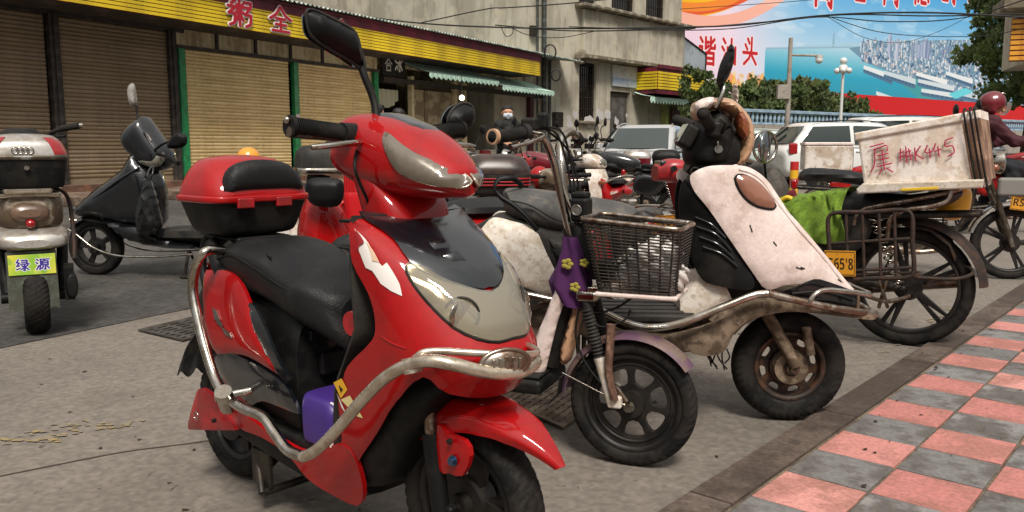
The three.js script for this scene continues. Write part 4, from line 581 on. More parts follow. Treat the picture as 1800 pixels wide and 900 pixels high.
const barkMat = S(0xffffff, 0.9, 0, { map: dirty(0x4a3d30, 0x2a221a, 0.5, { metres: 0.3, s: 142 }) });
function tree(name, [x, , z], h, r, n, leaf, hue, label, cat, group, lob = 5) {
  const o = thing(name, [x, 0, z], rr(0, 360), label, cat, group), th = h * 0.5, tr = [tube([[0, 0, 0], [rr(-0.1, 0.1), th * 0.6, rr(-0.1, 0.1)], [rr(-0.2, 0.2), th, 0], [0, h * 0.8, 0.1]], (t) => lerp(r * 0.09, r * 0.03, t), { rad: 8 })];
  for (let i = 0; i < 5; i++) { const a = i * 1.3 + rnd(); tr.push(tube([[0, th * (0.6 + i * 0.08), 0], [Math.cos(a) * r * 0.35, th * (0.9 + i * 0.08), Math.sin(a) * r * 0.35], [Math.cos(a) * r * 0.7, th * (1.1 + i * 0.1), Math.sin(a) * r * 0.7]], (t) => lerp(r * 0.045, r * 0.012, t), { rad: 6 })); }
  part('trunk', tr, barkMat, o); const lobes = []; for (let i = 0; i < lob; i++) { const a = i / lob * 6.28; lobes.push([Math.cos(a) * r * 0.5, h * rr(0.5, 0.78), Math.sin(a) * r * 0.5, r * rr(0.45, 0.6), h * rr(0.16, 0.24)]); }
  crown(o, lobes, n, leaf, hue); return o;
}
{ const hx = [[-3.511,2.263],[-2.694,2.282],[-1.78,2.302],[-.837,2.324],[.061,2.344],[1.066,2.367],[2.187,2.392],[3.265,2.417],[4.382,2.442],[5.45,2.466],[6.553,2.491],[7.889,2.521]], hh = [4.1, 3.7, 3.5, 4.0, 3.9, 3.6, 3.9, 4.2, 4.3, 3.9, 3.5, 3.1];
  const hl = ['in front of the left edge of the billboard', 'second in the row from the box fascia shop', 'third from the left, behind the black mirror', 'low one just left of the camera pole', 'beside the camera pole, seen right behind it', 'first one right of the camera pole', 'midway between camera pole and street lamp', 'tallest one left of the street lamp', 'the one directly behind the street lamp', 'first one right of the street lamp', 'second one right of the street lamp', 'light green, last and lowest at the right end of the row'];
  const fo = V3(FF[0], 0, FF[1]), ca = Math.cos(FF[2] * RAD), sa = Math.sin(FF[2] * RAD);
  hx.forEach(([u], i) => { const w = -1.6 - (i % 3) * 0.35, p = [fo.x + u * ca + w * sa, 0, fo.z - u * sa + w * ca]; tree('hedge_tree', p, hh[i], 1.25, 4300, 0.12, i > 10 ? [0.1, 0.17, 0.02] : [[0.075, 0.115, 0.022], [0.1, 0.13, 0.026], [0.11, 0.115, 0.03]][i % 3], 'bushy hedge tree, ' + hl[i], 'tree', 'bushy trees in front of the billboard'); });
  tree('roadside_tree', [(1800 - 900) / 1477 * 27, 0, -27], 6.2, 2.0, 12000, 0.13, [0.1, 0.15, 0.03], 'larger leafy tree at the right edge beside the billboard', 'tree', null, 7);
  tree('garden_bush', [(1245 - 900) / 1477 * 27.5, 0, -27.5], 2.3, 0.6, 3000, 0.1, [0.07, 0.14, 0.02], 'green bush behind the white sedan beside the box fascia shop', 'bush');
}
{ const b = [[9.788,-1.915,-30]][0], o = thing('camera_pole', [b[0], 0, b[2]], 0, 'tall grey pole with a side arm carrying a street camera', 'pole'); const top = [[9.608,4.664,-30]][0];
  part('pole', [rod([0, 0, 0], [0, top[1] + 0.1, 0], 0.1, 0.07, 14)], wallGrey, o); const a = [[10.814,4.097,-30]][0]; part('arm', [rod([0.05, a[1] + 0.08, 0], [a[0] - b[0] + 0.1, a[1] + 0.06, 0], 0.04)], wallGrey, o); part('camera_dome', [sph(0.13, a[0] - b[0], a[1] - 0.09, 0), cyl(0.14, 0.12, 0.14, 16, a[0] - b[0], a[1], 0)], mats.carWhite, o); part('control_box', rbox(0.45, 0.5, 0.2, 0.02, -0.22, [[9.402,2.896,-30]][0][1], 0.1), wallGrey, o); }
{ const b = [[12.069,-2.012,-31]][0], t = [[11.859,3.775,-31]][0], o = thing('street_lamp', [b[0], 0, b[2]], 0, 'white lamp post with a round cluster head in front of the hedge', 'street lamp'); part('post', [rod([0, 0, 0], [0, t[1], 0], 0.07, 0.05), lathe([[0.02, 0], [0.16, 0.02], [0.13, 0.5], [0.08, 0.6], [0.02, 0.61]].reverse(), 16)], mats.carWhite, o); part('lamp_head', [sph(0.17, 0, t[1] + 0.02, 0), ...[0, 1, 2, 3].map((i) => sph(0.11, 0.2 * Math.cos(i * 1.57 + 0.4), t[1] - 0.05, 0.2 * Math.sin(i * 1.57 + 0.4))), sph(0.13, 0, t[1] + 0.3, 0), cyl(0.05, 0.05, 0.4, 12, 0, t[1] + 0.1, 0)], mats.carWhite, o); }
{ // corner of another shop at the right edge
  const p = [[12.921,3.858,-22]][0], o = thing('corner_fascia', [p[0] + 1.6, 0, p[2]], -20, 'orange and yellow slatted fascia of a shop at the right edge', 'building'); part('wall', [box(3, 6, 3, 0.4, 6.2, -1.6), box(0.3, 6, 0.3, 1.4, 1.6, -0.4)], concMat, o); part('ledge', rbox(3.4, 0.3, 1.6, 0.04, -0.1, p[1] - 0.12 + 0.9, -0.2), trimMat, o); const oy = S(0xffffff, 0.5, 0, { map: dirty(0xd8962a, 0xa86a1e, 0.3, { metres: 1, s: 143 }) }); const bk = part('fascia', box(3, 1.1, 0.1, 0, p[1] - 0.1, 0.1), wineMat, o); for (let i = 0; i < 8; i++) inst('fascia_slat', norm(rbox(3.02, 0.1, 0.03, 0.005)), oy, bk, [0, p[1] - 0.58 + i * 0.135, 0.166]); }
// overhead cables
const cableMat = S(0x181614, 0.7); let cno = 0;
const cable = (pts, r, label) => tag(part('cable', tube(pts, r, { rad: 6, seg: 8 }), cableMat), label, 'cable', 'overhead cables across the street');

cable([[-5.408,4.769,-24],[-2.709,4.429,-24],[-.382,4.167,-23],[1.529,4.137,-23],[4.312,4.029,-22],[5.845,4.086,-22],[7.661,4.176,-21],[9.547,4.089,-20],[11.725,3.812,-19]], 0.022, 'thick black overhead cable, topmost of the bundle crossing the billboard'); cable([[-.462,4.254,-23.2],[1.529,4.077,-23],[4.352,4.028,-22.2],[6.282,4.143,-22],[8.078,4.19,-21],[9.817,4.012,-20],[11.717,3.91,-19]], 0.016, 'black overhead cable running just under the thickest one of the bundle'); cable([[1.528,4.182,-23],[4.314,3.958,-22],[5.702,4.001,-22],[7.523,4.136,-21],[8.763,3.883,-20],[10.615,3.986,-20],[11.682,4.325,-19]], 0.013, 'thin cable dipping below the bundle and rising at the right edge');
cable([[-2.55,4.429,-24],[-.496,4.735,-23.4],[-.31,4.735,-23.4],[1.979,4.834,-23],[4.558,5.172,-23]], 0.016, 'cable climbing from the concrete post to the top of the picture'); cable([[7.661,4.176,-21],[8.936,3.796,-21],[10.34,3.674,-21],[11.512,3.65,-20.6],[11.963,3.728,-20]], 0.01, 'loose cable hanging below the bundle in front of the printed sky at right'); cable([[7.732,4.136,-21],[8.665,3.646,-21],[9.65,3.537,-21],[10.933,4.076,-20.6],[11.107,4.5,-20]], 0.007, 'thin cable making a deep loop before the printed skyline'); cable([[-.154,4.239,-23.2],[.467,4.01,-23.4],[1.335,3.974,-23.6],[2.353,4.158,-23.6]], 0.012, 'short cable drooping from the concrete post along the wall'); cable([[4.3,4.483,-22],[7.115,4.597,-21.5],[8.332,4.648,-21]], 0.008, 'thin cable crossing the orange swirl at the top of the billboard'); cable([[-.308,4.224,-23.2],[-.154,3.954,-23.2],[0,4.014,-23.2],[.046,4.254,-23.2]], 0.012, 'small loop of cable hanging from the concrete post');
for (const [px, py, r] of [[967, 92, 0.17], [977, 132, 0.13]]) { const p = px === 967 ? [[1.046,3.553,-23.4]][0] : [[1.206,2.941,-23.4]][0], ring = []; for (let k = 0; k < 3; k++) ring.push(tube(Array.from({ length: 16 }, (_, i) => { const a = i / 16 * 6.283; return [p[0] + Math.cos(a) * (r - k * 0.012), p[1] + Math.sin(a) * r * (1.25 - k * 0.06), p[2] + k * 0.02]; }), 0.011, { rad: 5, seg: 2, closed: true })); tag(part('cable_coil', ring, cableMat), r > 0.15 ? 'larger black coil of cable hanging on the concrete wall' : 'smaller black coil of cable low on the concrete wall', 'cable'); }

// ---------- cars ----------
function car(name, [x, z], deg, label, paint, { L = 4.3, W = 1.68, belt = 0.92, top = 1.46, hood = 0.9, tail = 0.95, uf = [0.85, 0.25], ur = [-1.75, -1.2], suv = false } = {}) {
  const o = thing(name, [x, 0, z], deg, label, 'car'), hw = W / 2, a = -L / 2, b = L / 2;
  part('body', [hull([[a, 0.62, 0.2, hw * 0.8, 4], [a + 0.08, 0.62, (tail - 0.3) / 2 * 0.92, hw * 0.95, 4], [a + 0.5, (tail + 0.28) / 2, (tail - 0.28) / 2, hw, 5], [0, (belt + 0.24) / 2, (belt - 0.24) / 2, hw, 5], [1.1, (belt + 0.22) / 2, (belt - 0.24) / 2, hw, 5], [b - 0.5, (hood + 0.16) / 2, (hood - 0.3) / 2, hw * 0.97, 4], [b - 0.06, 0.52, 0.24, hw * 0.9, 4], [b, 0.5, 0.18, hw * 0.8, 4]], { n: 40, sub: 4 })], paint, o);
  const wb = hw * 0.94, wr = hw * 0.76, B = belt - 0.03;
  part('cabin', [stack([[B, (uf[0] + ur[0]) / 2, (uf[0] - ur[0]) / 2, wb, 7], [lerp(B, top, 0.5), (uf[0] + ur[0] + uf[1] + ur[1]) / 4, (uf[0] - ur[0] + uf[1] - ur[1]) / 4, (wb + wr) / 2 + 0.02, 8], [top - 0.06, (uf[1] + ur[1]) / 2, (uf[1] - ur[1]) / 2, wr, 5], [top - 0.005, (uf[1] + ur[1]) / 2, (uf[1] - ur[1]) / 2 - 0.12, wr - 0.1, 4.5]], { n: 56, sub: 4 })], paint, o);
  const bow = (t) => 0.02 * 4 * t * (1 - t), q = 0.012;
  for (const s of [1, -1]) {
    const S2 = (a2, b2) => [a2, lerp(B, top, b2), s * (lerp(wb, wr, b2) + 0.02 * 4 * b2 * (1 - b2) * 0.9 + 0.004)];
    const f = (b2) => lerp(uf[0], uf[1], b2) - 0.12, r = (b2) => lerp(ur[0], ur[1], b2) + (suv ? 0.14 : 0.16), mid = (uf[1] + ur[1]) / 2 - 0.02;
    for (const ol of [[[f(0.14), 0.14], [f(0.8), 0.8], [mid + 0.05, 0.84], [mid + 0.05, 0.12]], [[mid - 0.05, 0.12], [mid - 0.05, 0.84], [r(0.8), 0.8], [r(0.18), 0.18]]]) part('side_window', patch(ol, S2, { h: 0.12, t: 0.004, off: 0.008 + q, flip: s < 0 }), mats.carGlass, o);
    part('door_seam', [mid, uf[0] - 0.15, ur[0] + 0.5].map((u) => box(0.008, belt - 0.36, 0.006, u, (belt + 0.32) / 2 - 0.02, s * (hw - 0.001))), mats.dark, o); for (const u of [mid + 0.14, ur[0] + 0.62]) part('door_handle', rbox(0.16, 0.03, 0.03, 0.01, u, belt - 0.12, s * (hw + 0.004)), paint, o);
    part('mirror', [rbox(0.12, 0.14, 0.2, 0.04, uf[0] - 0.2, belt + 0.09, s * (hw + 0.08))], paint, o);
    part('headlight', at(sph(1), b - 0.2, hood - 0.18, s * (hw - 0.22), 0, 0, 0).translate(0, 0, 0) && at(new THREE.SphereGeometry(1, 16, 10).scale(0.2, 0.1, 0.22), b - 0.2, hood - 0.19, s * (hw - 0.24)), P(0xc8ccd0, { roughness: 0.08, metalness: 0.5, clearcoat: 1 }), o);
    part('tail_light', suv ? rbox(0.2, 0.26, 0.1, 0.04, a + 0.16, tail - 0.12, s * (hw - 0.055)) : rbox(0.18, 0.16, 0.34, 0.04, a + 0.09, tail - 0.2, s * (hw - 0.2)), mats.lensRed, o);
    for (const u of [a + 0.82, b - 0.82]) { part('wheel_arch', cylZ(0.36, 0.36, 0.05, 28, u, 0.33, s * (hw - 0.018)), mats.dark, o); const w = part('wheel', [cylZ(0.21, 0.21, 0.04, 28, 0, 0, s * 0.05), ...spokes(7, 0.03, 0.21, 0.05, 0.065, 0.03).map((g) => g.translate(0, 0, s * 0.085)), cylZ(0.05, 0.05, 0.06, 14, 0, 0, s * 0.08)], mats.alloy, o); w.position.set(u, 0.31, s * (hw - 0.08)); part('tyre', tyreGeo(0.31, 0.2, 0.1, 40, 0.005), mats.rubber, w); }
  }
  const S3 = (a2, b2) => [lerp(uf[0], uf[1], b2) + 0.02 - Math.abs(a2) ** 2 * 0.1 + bow(b2), lerp(B, top, b2), a2 * lerp(wb, wr, b2)], S4 = (a2, b2) => [lerp(ur[0], ur[1], b2) - 0.02 + Math.abs(a2) ** 2 * 0.06 - bow(b2), lerp(B, top, b2), a2 * lerp(wb, wr, b2)];
  part('windscreen', patch([[-0.86, 0.1], [0.86, 0.1], [0.84, 0.84], [-0.84, 0.84]], S3, { h: 0.12, t: 0.004, off: 0.014, flip: true }), mats.carGlass, o); part('rear_window', patch([[-0.84, 0.16], [0.84, 0.16], [0.82, 0.82], [-0.82, 0.82]], S4, { h: 0.12, t: 0.004, off: 0.014 }), mats.carGlass, o);
  part('grille', [rbox(0.04, 0.12, 0.8, 0.02, b + 0.0, 0.62, 0)], mats.plastic, o); part('number_plate', [rbox(0.015, 0.12, 0.42, 0.004, b + 0.012, 0.45, 0)], S(0x1a3f8f, 0.5), o); part('roof_rail', both(tube([[uf[1] - 0.1, top, wr - 0.06], [mid0(uf, ur), top + 0.04, wr - 0.05], [ur[1] + 0.1, top, wr - 0.06]], 0.014, { rad: 6 })), suv ? mats.plastic : paint, o);
  return o;
}
function mid0(a, b) { return (a[1] + b[1]) / 2; }
{ const p = (px, Z) => [(px - 900) / 1477 * Z, -Z];
  car('white_sedan', p(1136, 18.6), -112, 'white sedan facing the camera beside the concrete building', mats.carSilver, { top: 1.47, uf: [1.0, 0.2], ur: [-1.85, -0.95], hood: 0.86 });
  const sv = p(1357, 20.4); car('white_suv', [sv[0] + 2.1, sv[1]], 8, 'white sport utility car seen from its rear quarter behind the foam box', mats.carWhite, { L: 4.5, W: 1.75, belt: 1.0, top: 1.56, hood: 1.0, tail: 1.06, uf: [1.05, 0.4], ur: [-2.12, -1.62], suv: true });
  car('white_van', p(1610, 25.5), 6, 'white car roof showing above the foam box behind the nearer white one', mats.carWhite, { L: 4.8, W: 1.8, belt: 1.15, top: 1.86, hood: 1.1, tail: 1.1, uf: [1.4, 0.7], ur: [-2.2, -2.0], suv: true });
  car('pale_hatchback', p(1352, 25.0), 10, 'pale car partly hidden left of the white sport utility car', P(0xb9c8c0, { roughness: 0.3, clearcoat: 1 }), { L: 3.9, uf: [0.9, 0.3], ur: [-1.9, -1.5], top: 1.45 });
}
{ const b = [[4.888,.088,-14.5]][0], o = thing('striped_bollard', [b[0], 0, b[2]], 0, 'red and yellow striped bollard in front of the white car wheel', 'bollard'); const h = [[4.859,.737,-14.5]][0][1]; for (let i = 0; i < 5; i++) part('band', cyl(0.072, 0.072, h / 5 - 0.002, 18, 0, h / 5 * (i + 0.5), 0), i % 2 ? S(0xd9a520, 0.5) : S(0xb3201c, 0.5), o); part('base', cyl(0.13, 0.15, 0.03, 18, 0, 0.015, 0), mats.darkMetal, o); }
// ---------- people ----------
function headGeo(hx, hy, hz, R = 0.098, face = 0, tilt = 0) {      // head with brow, nose, chin and ears, looking along +x turned by face
  const bones = [[0, 0.02, 0, -0.02, 0.03, 0, R * 0.98, R * 1.0], [0.02, -0.05, 0, 0.045, -0.085, 0, R * 0.68, R * 0.4], [0.085, -0.0, 0, 0.11, -0.03, 0, 0.012, 0.018], [0.08, 0.03, 0.035, 0.08, 0.03, -0.035, 0.018, 0.018], [0.075, -0.07, 0.018, 0.075, -0.07, -0.018, 0.014, 0.014], [-0.01, 0.01, 0.09, -0.02, -0.03, 0.092, 0.016, 0.013], [-0.01, 0.01, -0.09, -0.02, -0.03, -0.092, 0.016, 0.013], [-0.02, -0.06, 0, -0.03, -0.17, 0, 0.055, 0.06]];
  return blob(bones, 0.0055).rotateZ(tilt).rotateY(face).translate(hx, hy, hz);
}
function hairGeo(hx, hy, hz, R, face, tilt, long = 0) { const b = [[-0.015, 0.045, 0, -0.04, 0.03, 0, R * 1.04, R * 1.03], [-0.07, 0.0, 0, -0.085, -0.06 - long, 0, R * 0.62, R * 0.5], [0.02, 0.085, 0, 0.06, 0.08, 0, R * 0.5, R * 0.3]]; return blob(b, 0.007, (p, d) => Math.max(d, -(Math.hypot(p[0] - 0.075, (p[1] + 0.045) * 0.75, p[2] * 0.8) - 0.085))).rotateZ(tilt).rotateY(face).translate(hx, hy, hz); }
function handBones(w, d, up, r = 1) {                  // palm, four bent fingers and a thumb from wrist w along d
  const D = V3(...d).normalize(), U = V3(...up).normalize(), Sd = D.clone().cross(U), pt = (a, s, u) => [0, 1, 2].map((k) => w[k] + D.getComponent(k) * a * r + Sd.getComponent(k) * s * r + U.getComponent(k) * u * r), o = [];
  for (let i = 0; i < 4; i++) { const s = -0.03 + i * 0.02, L = [0.066, 0.076, 0.072, 0.056][i]; o.push([...pt(0.02, s * 0.8, 0), ...pt(0.085, s, 0), 0.014 * r, 0.012 * r], [...pt(0.085, s, 0), ...pt(0.085 + L * 0.55, s * 1.05, -0.012), 0.0095 * r, 0.0085 * r], [...pt(0.085 + L * 0.55, s * 1.05, -0.012), ...pt(0.085 + L * 0.85, s * 1.05, -0.042), 0.0085 * r, 0.007 * r]); }
  o.push([...pt(0.025, -0.03, 0), ...pt(0.06, -0.058, -0.012), 0.013 * r, 0.01 * r], [...pt(0.06, -0.058, -0.012), ...pt(0.095, -0.06, -0.022), 0.01 * r, 0.008 * r]); return o;
}
function standing(name, [x, y, z], turn, label, { H = 1.68, top, trousers, hairLong = 0, face = 0, tilt = 0, lean = 0, mask = false, woman = false, armR, armL }) {
  const o = thing(name, [x, y, z], turn, label, 'person'), k = H / 1.7, sw = woman ? 0.165 : 0.2, L = (v) => lean * v;
  const J = { hip: [0, 0.9, 0], chest: [L(0.5), 1.25, 0], neck: [L(0.75), 1.43, 0] }, shR = [L(0.7), 1.38, sw], shL = [L(0.7), 1.38, -sw];
  const aR = armR || [[0.02, 1.1, sw + 0.06], [0.1, 0.86, sw + 0.04]], aL = armL || [[0.02, 1.1, -sw - 0.06], [0.1, 0.86, -sw - 0.04]];
  const torso = [[...J.hip, ...J.chest, 0.12, 0.13], [0, 0.95, 0.07, L(0.45), 1.2, 0.09, 0.1, 0.1], [0, 0.95, -0.07, L(0.45), 1.2, -0.09, 0.1, 0.1], [...shR, ...shL, 0.075, 0.075], [...J.chest, ...J.neck, 0.12, 0.06]];
  const leg = (s) => [[0, 0.88, s * 0.09, 0.02, 0.48, s * 0.1, 0.09, 0.062], [0.02, 0.48, s * 0.1, -0.01, 0.09, s * 0.1, 0.06, 0.042], [-0.02, 0.05, s * 0.1, 0.12, 0.035, s * 0.12, 0.045, 0.035]];
  const arm = (sh, a) => [[...sh, ...a[0], 0.05, 0.042], [...a[0], ...a[1], 0.04, 0.03]];
  const sc = (g) => g.scale(k, k, k);
  const dir = (a) => [0, 1, 2].map((i) => a[1][i] - a[0][i]);
  part('body', [sc(blob([...torso, ...leg(1), ...leg(-1), ...arm(shR, aR), ...arm(shL, aL), [...J.neck, L(0.8), 1.5, 0, 0.055, 0.055]], 0.016)), sc(headGeo(L(0.85), 1.59, 0, 0.098, face, tilt)), sc(blob(handBones(aR[1], dir(aR), [0.3, 0.5, 0.6]), 0.0045)), sc(blob(handBones(aL[1], dir(aL), [0.3, 0.5, -0.6]), 0.0045))], mats.skin, o);
  const grow = (bs, d) => bs.map((b) => [...b.slice(0, 6), b[6] + d, b[7] + d]), fold = (p, d) => d + 0.005 * Math.sin(p[1] * 60 + p[0] * 40 + p[2] * 25) * Math.sin(p[2] * 50 - p[1] * 22);
  part('top', sc(blob([...grow(torso, 0.02), ...grow(arm(shR, [aR[0], [0, 1, 2].map((i) => lerp(aR[0][i], aR[1][i], woman ? 0.9 : 0.1))]), 0.02), ...grow(arm(shL, [aL[0], [0, 1, 2].map((i) => lerp(aL[0][i], aL[1][i], woman ? 0.9 : 0.1))]), 0.02)], 0.014, fold)), top, o);
  part('trousers', sc(blob(grow([...leg(1).slice(0, 2), ...leg(-1).slice(0, 2), [0, 0.93, 0.05, 0, 0.93, -0.05, 0.11, 0.11]], 0.014), 0.016, fold)), trousers, o);
  part('hair', sc(hairGeo(L(0.85), 1.595, 0, 0.098, face, tilt, hairLong)), mats.hair, o);
  if (mask) part('face_mask', sc(blob([[0.06, -0.045, 0.04, 0.06, -0.045, -0.04, 0.048, 0.048], [0.085, -0.035, 0, 0.07, -0.08, 0, 0.04, 0.036]], 0.006).rotateZ(tilt).rotateY(face).translate(L(0.85), 1.59, 0)), S(0xb9c4cc, 0.9), o);
  part('shoe', [1, -1].map((s) => sc(blob([[-0.03, 0.05, s * 0.1, 0.12, 0.04, s * 0.12, 0.05, 0.04]], 0.012))), mats.plastic, o);
  return o;
}
const plaid = S(0xffffff, 0.9, 0, { map: tex(128, 0.16, (x, y) => { const a = (x * 4 % 1) < 0.35, b = (y * 4 % 1) < 0.35; return mix3(hex(0x16161f), hex(0x5c2630), (a ? 0.45 : 0) + (b ? 0.4 : 0)); }) });
{ const w = [[-.082,-.458,-15]][0]; standing('person', [w[0], 0, w[2]], -60, 'woman in a dark jacket and pale face mask standing before the open shop', { H: 1.69, top: S(0x15130f, 0.8), trousers: S(0x1a1a1e, 0.9), mask: true, woman: true, hairLong: 0.1, face: -0.35, armR: [[0.05, 1.12, 0.25], [0.24, 1.08, 0.2]], armL: [[0.05, 1.12, -0.25], [0.24, 1.05, -0.12]] }); }
{ const w = [[-2.407,-.477,-15.2]][0]; standing('person', [w[0], 0, w[2]], 70, 'man in a grey blue shirt seen from behind at the shop doorway', { H: 1.72, top: S(0x35414c, 0.9), trousers: S(0x24242a, 0.9), face: 0.1 }); }
{ const w = [[-2.053,-.516,-15.6]][0]; standing('person', [w[0], 0, w[2]], 190, 'man in a dark plaid shirt bending his head in the shop doorway', { H: 1.66, top: plaid, trousers: S(0x1d1d22, 0.9), face: -0.3, tilt: -0.45, lean: 0.06 }); }

// ---------- the red electric scooter in front ----------
const FR0 = [-.824,-2.463,-42];
const { UC, DD, WM } = (() => { const UC=[[.15,.8],[.25,.86],[.35,.95],[.46,1.07],[.5,1.1],[.546,1.128],[.592,1.114],[.7,1.035],[.784,.939],[.84,.828],[.87,.76]],DD=[[.15,.1],[.4,.16],[.546,.19],[.64,.19],[.7,.17],[.784,.1],[.84,.035],[.87,.025]],WM=[[.15,.125],[.3,.15],[.45,.165],[.6,.18],[.75,.185],[.87,.17]]; return { UC, DD, WM }; })();
{
  const o = thing('red_scooter', [FR0[0], 0, FR0[1]], FR0[2], 'glossy red electric scooter with chrome crash bars and black seat in the foreground', 'scooter');
  const sm = spline.bind(null), SP = (t) => spline(t, 8), uc = SP(UC), dd = SP(DD), wm = SP(WM);
  const A = (q, v) => { const s = q < 0 ? -1 : 1, Q = Math.abs(q), c = itp(uc, v), d = itp(dd, v), w = itp(wm, v); if (Q < d) { const a = Q / d * Math.PI / 2; return [c - d * (1 - Math.cos(a)), v, s * w * Math.sin(a)]; } return [c - Q, v, s * w * (1 + 0.0 * (Q - d))]; };
  const U = (u, v) => itp(uc, v) - u;                                   // side outline point in (u, v) -> panel parameter
  const side = (pts) => pts.map(([u, v, k]) => [U(u, v), v, k]);
  // front apron: right half outline in (u, v), mirrored, closed over the nose
  const rightEdge = side([...[[.8,.853],[.793,.813],[.81,.752],[.863,.69],[.88,.643],[.875,.599],[.839,.565],[.797,.535],[.754,.495],[.722,.442],[.713,.387],[.715,.34]]]);
  const arch = side([[.703,.298],[.722,.234],[.779,.304],[.837,.371],[.913,.459],[.981,.528]]);
  const noseLow = [[0.09, 0.49], [0.0, 0.468]];
  const half = [[0.0, 0.842], ...[[.009,.847]], ...rightEdge, ...arch, ...noseLow];
  const apronO = [...half, ...half.slice(1, -1).reverse().map(([q, v]) => [-q, v])];
  const apron = part('front_apron', patch(smooth(apronO.map((p, i) => [p[0], p[1], i === rightEdge.length + 1 + 1 ? 1 : 0]), 3), A, { h: 0.022, t: 0.004, flip: true }), mats.redPaint, o);
  // black nose panel with raised scoop
  const bl = [[.017,.854],[.033,.819],[.063,.758],[.054,.721],[.016,.697],[.001,.701]], blO = [[0.0, 0.838], ...bl.slice(0, 5), [0.0, bl[5][1] - 0.004]], blF = [...blO, ...blO.slice(1, -1).reverse().map(([q, v]) => [-q, v])];
  const nose = part('nose_panel', patch(smooth(blF.map((p, i) => [p[0], p[1], i === 1 || i === blF.length - 1 ? 1 : 0]), 3), A, { h: 0.018, t: 0.003, off: 0.006, flip: true, dome: 0.004, domeR: 0.02 }), mats.blackGlossBlue, apron, 'gloss black panel on the nose');
  const sc = [[.014,.817],[.003,.821],[.01,.774],[.006,.739],[.01,.726],[.024,.747],[.029,.773]]; const scO = sc;
  part('scoop', patch(smooth(scO, 4), A, { h: 0.014, t: 0.003, off: 0.008, flip: true, dome: 0.03, domeR: 0.04 }), mats.blackGloss, nose);
  // headlight: right-hand lobe and its mirror, one lens across the nose
  const hl = [[.07,.753],[.059,.747],[.045,.715],[.013,.694]], hb = [[.001,.642],[.006,.603],[.04,.599],[.078,.628],[.093,.677],[.088,.72]];
  const hR = [[0.0, hl[3][1] - 0.006], ...hl.slice(0, 3).reverse(), ...hb.slice(2).reverse(), [0.0, hb[1][1] - 0.004]], hO = [...hR, ...hR.slice(1, -1).reverse().map(([q, v]) => [-q, v])];
  const lamp = part('headlight', patch(smooth(hO, 3), A, { h: 0.016, t: 0.002, off: 0.003, flip: true, dome: 0.003, domeR: 0.02 }), mats.lensClear, apron, 'wide cloudy headlight');
  part('lens', patch(smooth(hO, 3), A, { h: 0.014, t: 0, off: 0.008, flip: true, dome: 0.016, domeR: 0.05 }), P(0xd9d2c0, { roughness: 0.06, transmission: 0.8, thickness: 0, clearcoat: 1, clearcoatRoughness: 0.04 }), lamp);
  for (const s of [1, -1]) { const c = A(s * 0.06, 0.655); part('bulb', [at(new THREE.SphereGeometry(1, 20, 12).scale(0.006, 0.03, 0.034), c[0] + 0.002, c[1], c[2] + s * 0.003)], mats.chrome, lamp); part('bulb_ring', new THREE.TorusGeometry(0.036, 0.003, 8, 28).rotateY(Math.PI / 2 - s * 0.9).translate(c[0] + 0.004, c[1], c[2] + s * 0.004), mats.plasticGrey, lamp); }
  part('lens_rim', tube(smooth(hO, 3).map(([q, v]) => { const p = A(q, v); return p; }).filter((_, i) => i % 2 === 0), 0.0045, { rad: 6, seg: 2, closed: true }), mats.plasticGrey, lamp);
  // decals
  const decal = (pts, m, off = 0.0018) => part('decal', patch(pts, A, { h: 0.012, t: 0, off, flip: true }), m, apron);
  decal([[.051,.824],[.067,.803],[.096,.767],[.101,.75],[.089,.757],[.107,.716],[.121,.691],[.13,.7],[.135,.714],[.126,.739],[.133,.744],[.112,.779]], mats.whiteInk); decal([[.072,.799],[.083,.781],[.098,.757],[.105,.76]], S(0xc9a98c, 0.5), 0.003); decal([[.052,.822],[.076,.797],[.116,.779]], mats.redDull, 0.0036);
  decal([[.364,.46],[.346,.477],[.306,.454],[.305,.426]], mats.yellow); decal([[.303,.423],[.285,.441],[.194,.396],[.213,.395]], S(0xd8c68a, 0.5)); decal([[.332,.437],[.299,.419],[.246,.389],[.281,.404]], mats.whiteInk); decal([[.342,.459],[.319,.451],[.318,.441]], mats.blackInk, 0.003);
  part('crease', tube([[.213,.601],[.184,.59],[.163,.585],[.18,.6]].slice(0, 3).map(([q, v]) => A(q, v)), 0.002, { rad: 5 }), mats.redPaint, apron);
  // inner leg shield and dark wheel well
  part('inner_shield', [grid((s, t) => { const v = lerp(0.27, 0.85, s), w = (t * 2 - 1) * itp(WM, v) * 0.98; return [itp([[0.27, 0.66], [0.45, 0.7], [0.6, 0.8], [0.85, 0.79]], v) + 0.03 * (1 - (t * 2 - 1) ** 2), v, w]; }, 14, 12, 0.008)], mats.plasticGrey, o);
  part('wheel_well', hull([[0.66, 0.28, 0.1, 0.115, 5], [0.74, 0.34, 0.14, 0.135, 5, 20], [0.84, 0.42, 0.1, 0.14, 5, 35], [0.93, 0.47, 0.05, 0.13, 5, 50], [1.0, 0.5, 0.02, 0.1, 4, 60]]), mats.plastic, o);
  part('apron_top', [grid((s, t) => { const w = (t * 2 - 1) * 0.172; return [lerp(0.735, 0.808 - 0.02 * (t * 2 - 1) ** 2, s), 0.838, w * 0.94]; }, 4, 10, 0.006)], mats.plastic, o);
  part('knob', [cylZ(0.028, 0.03, 0.03, 18, 0, 0, 0)], mats.redDull, o).position.set(0.745, 0.6, 0.13);
  // floorboard, side skirt, underbelly
  part('floorboard', [rbox(0.5, 0.05, 0.26, 0.012, 0.42, 0.245, 0), ...[-0.09, -0.045, 0, 0.045, 0.09].map((w) => rbox(0.34, 0.006, 0.02, 0.003, 0.46, 0.272, w))], mats.plastic, o);
